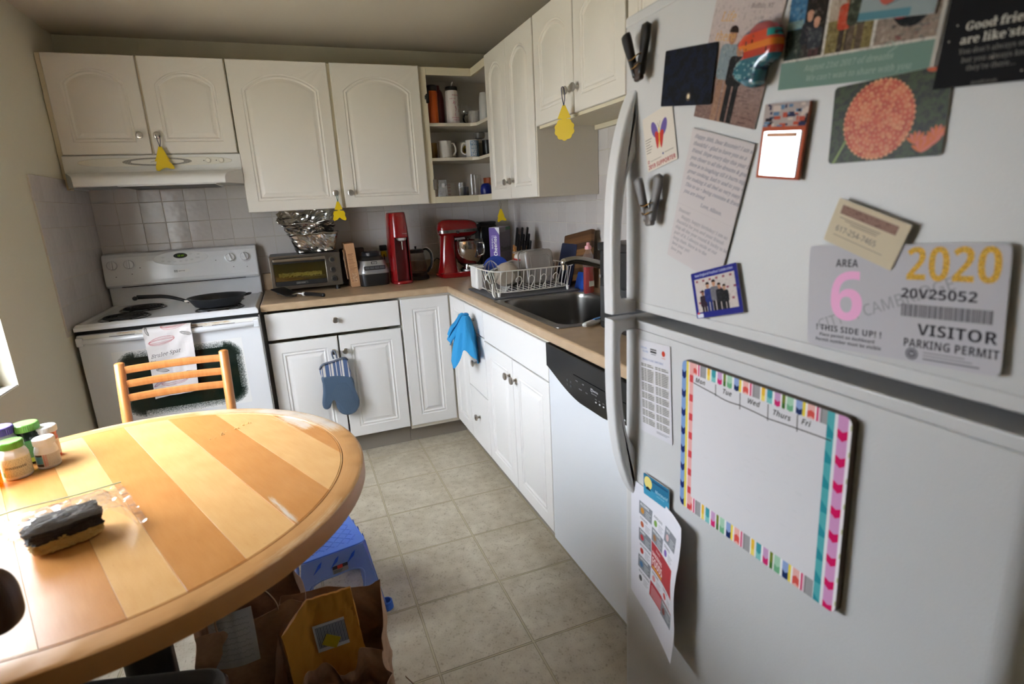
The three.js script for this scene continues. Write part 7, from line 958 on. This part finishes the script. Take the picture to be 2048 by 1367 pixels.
card('price_list', 'tall narrow printed list card on the refrigerator door beside the handle', 'list', [[2.699, 1.056], [2.806, 1.058], [2.798, 0.862], [2.690, 0.850]], 460, (g, w, h) => { g.fillStyle = '#d2d0d4'; g.fillRect(0, 0, w, h); g.fillStyle = '#6f86b5'; g.font = 'italic 28px serif'; g.fillText('Fitness', 34, 76); g.fillText('Works', 60, 106); g.fillStyle = '#5a5a5c'; g.fillRect(180, 60, 90, 14); g.fillStyle = '#222'; g.fillRect(180, 80, 90, 16); g.fillStyle = '#8a8a90'; g.fillRect(190, 104, 70, 8); g.fillStyle = '#c2402c'; g.beginPath(); g.arc(368, 80, 24, 0, 7); g.fill(); g.font = '16px sans-serif'; g.fillStyle = '#c2504a'; g.fillText('healthy', 340, 124); g.fillStyle = '#7d86a8'; g.font = 'bold 24px sans-serif'; g.fillText('WEEKLY CLASS TIMETABLE', 60, 178); for (let col = 0; col < 2; col++) { let y = 210; const x = 34 + col * 208; let b = 0; while (y < h - 90) { const n = [2, 8, 5, 4, 5, 4, 4][b % 7]; for (let r = 0; r < n; r++) { g.fillStyle = b % 2 ? '#bdb9b2' : '#c2bfba'; g.fillRect(x, y, 190, 13); g.fillStyle = '#4c4a46'; g.fillRect(x + 4, y + 3, 34, 6); g.fillRect(x + 52, y + 3, 26, 6); g.fillRect(x + 94, y + 3, 60 + (r * 31) % 34, 6); y += 15; } y += 14; b++; } } g.fillStyle = '#6a6a72'; g.fillRect(240, h - 60, 180, 4); g.fillRect(240, h - 48, 150, 4); }, { lift: 0.001 });
{ // curled sheet of paper
  const tx = print(720, 930, (g, w, h) => { g.fillStyle = '#dcdbe2'; g.fillRect(0, 0, w, h); const cellw = 170, x0 = 110; const cell = (c, r, hh, dark, title, col) => { const x = x0 + c * 178, y = 120 + r; g.fillStyle = dark ? '#7d8188' : '#dedde3'; g.fillRect(x, y, cellw, hh); g.fillStyle = dark ? '#e6e6ea' : '#74777d'; g.font = 'bold 25px sans-serif'; g.fillText(title, x + 14, y + 28); g.fillStyle = col; g.beginPath(); g.arc(x + 44, y + hh * 0.62, 22, 0, 7); g.fill(); g.fillStyle = dark ? '#c5c6ca' : '#9a9ca2'; for (let i = 0; i < 4; i++) g.fillRect(x + 84, y + 46 + i * 13, 70 - (i % 2) * 16, 4); };
    cell(0, 0, 100, 1, 'ALCOHOL', '#c98a2c'); cell(0, 106, 100, 0, 'COOKED', '#b5552c'); cell(0, 212, 100, 1, 'DAIRY', '#b52c3a'); cell(0, 318, 100, 0, 'MUSHROOM', '#b5382c'); cell(0, 424, 100, 1, 'CAFFEINE', '#3f6f9a'); cell(0, 530, 110, 0, 'MACADAMIA', '#4a4a4c');
    cell(1, 0, 100, 0, 'AVOCADO', '#6f9a3a'); cell(1, 106, 100, 1, 'WALNUTS', '#9a6a3a'); cell(1, 424, 90, 0, 'ONIONS', '#d98a8a'); g.fillStyle = '#b02a34'; g.fillRect(x0 + 178, 332, 348, 208); g.fillRect(x0 + 178, 640, 348, 110); g.fillStyle = '#efe6e6'; g.font = 'italic 26px serif'; g.fillText('foods', x0 + 250, 372); g.font = 'bold 42px sans-serif'; g.fillText('DANGEROUS', x0 + 190, 430, 160); g.font = 'bold 84px sans-serif'; g.fillText('FOODS', x0 + 188, 505, 165); g.fillStyle = '#e0a92c'; g.fillRect(x0 + 192, 514, 150, 16); g.fillStyle = '#e2c4c6'; for (let i = 0; i < 6; i++) g.fillRect(x0 + 196, 668 + i * 13, 290 - i * 12, 4); cell(2, 0, 100, 1, 'SALT', '#caa'); cell(2, 106, 100, 0, 'GRAPES', '#75a'); cell(2, 424, 100, 0, 'GARLIC', '#c44'); cell(2, 530, 110, 1, 'CHOCOLATE', '#7a3a2a'); });
  const m = part(scene, 'printed_sheet', sheet(44, 50, (u, v) => { const z = 0.225 * u, y = v * 0.295, top = Math.pow(v, 1.6), curl = Math.pow(Math.max(0, u - 0.3), 1.7) * (0.085 - 0.03 * v) + 0.012 * (1 - v) * Math.sin(u * PI) + 0.004 * Math.sin(v * 9 + u * 3) * u; const zz = z * (1 - 0.05 * u * u); return [zz, y - 0.012 * u * (1 - v), curl + 0.002]; }, 0.0004), M(0xffffff, 0.6, { map: tx }));
  m.position.set(XF - 0.0005, 0.426, 2.664); m.rotation.set(0, -PI / 2, 0); m.name = numbered('printed_sheet'); tag(m, 'curling white printout about dangerous foods held low on the refrigerator door', 'printout');
}
card('seaside_magnet', 'teal magnet card with a pale moon holding the printout', 'magnet', [[2.717, 0.762], [2.811, 0.763], [2.809, 0.715], [2.723, 0.711]], 420, (g, w, h) => { g.fillStyle = '#2b6f90'; g.fillRect(0, 0, w, h); g.fillStyle = '#3f8fb0'; g.fillRect(0, h * 0.62, w, h * 0.4); g.fillStyle = '#1f4f70'; g.fillRect(150, 24, 250, 22); g.fillStyle = '#e3d27a'; g.beginPath(); g.arc(78, 84, 66, 0, 7); g.fill(); g.fillStyle = '#14181c'; g.beginPath(); g.moveTo(40, 150); g.quadraticCurveTo(70, 110, 110, 140); g.lineTo(130, 160); g.lineTo(40, 160); g.fill(); g.fillStyle = '#9cc4d6'; g.font = 'italic bold 44px serif'; g.fillText('Mermaid', 190, 140); g.font = '18px sans-serif'; g.fillText('seaside lounge', 220, 170); }, { t: 0.0015, lift: 0.006 });
// two spring clips
function clip(label, p, body, jaw, ry) {
  const c = new THREE.Group(); c.name = numbered('magnetic_clip'); c.rotation.order = 'YXZ'; c.position.set(...p); c.rotation.set(0, -PI / 2, ry); scene.add(c); tag(c, label, 'clip');
  for (const s of [-1, 1]) { const g = grid(18, 14, (u, v) => { const a = v * 2 * PI, y = 0.045 - u * 0.09, w = 0.0098 + 0.003 * Math.cos((u - 0.15) * 4.5), e = u < 0.06 ? Math.sqrt(u / 0.06) : u > 0.94 ? Math.sqrt((1 - u) / 0.06) : 1; return [w * e * Math.cos(a), y, 0.007 * e * Math.sin(-a)]; }); const m = part(c, 'arm', g, s < 0 ? body : body); m.rotation.z = -s * 0.24; m.position.set(s * 0.0165, 0.0, 0.016 + (s > 0 ? -0.002 : 0.004)); m.rotation.x = s * -0.06; }
  part(c, 'jaw', [B(0.022, 0.034, 0.012, 0, -0.032, 0.017, 0.005, 3)], jaw);
  part(c, 'spring_wire', [TU([[-0.014, -0.005, 0.012], [-0.016, -0.008, 0.026], [0, -0.012, 0.029], [0.016, -0.008, 0.026], [0.014, -0.005, 0.012]], 0.0012, 24, 6), TU([[-0.012, -0.022, 0.012], [-0.013, -0.024, 0.025], [0, -0.027, 0.028], [0.013, -0.024, 0.025], [0.012, -0.022, 0.012]], 0.0012, 24, 6)], M(0x8a6a3a, 0.3, { metalness: 1 }));
  part(c, 'magnet_disc', CY(0.011, 0.011, 0.006, 0, 0, 0, 20).rotateX(PI / 2).translate(0, -0.01, 0.004), M(0x3a3a3a, 0.6));
  return c;
}
clip('black spring clip magnet at the top left of the freezer door', [XF - 0.001, 1.598, 2.705], M(0x0c0c0d, 0.35), M(0x33231a, 0.4), 0.12);
clip('grey spring clip magnet below the supporter card', [XF - 0.001, 1.337, 2.745], M(0x6d6a6a, 0.5), M(0x8d8680, 0.2, { transmission: 0.4, thickness: 0 }), 0.08);

renderer.render(scene, camera);
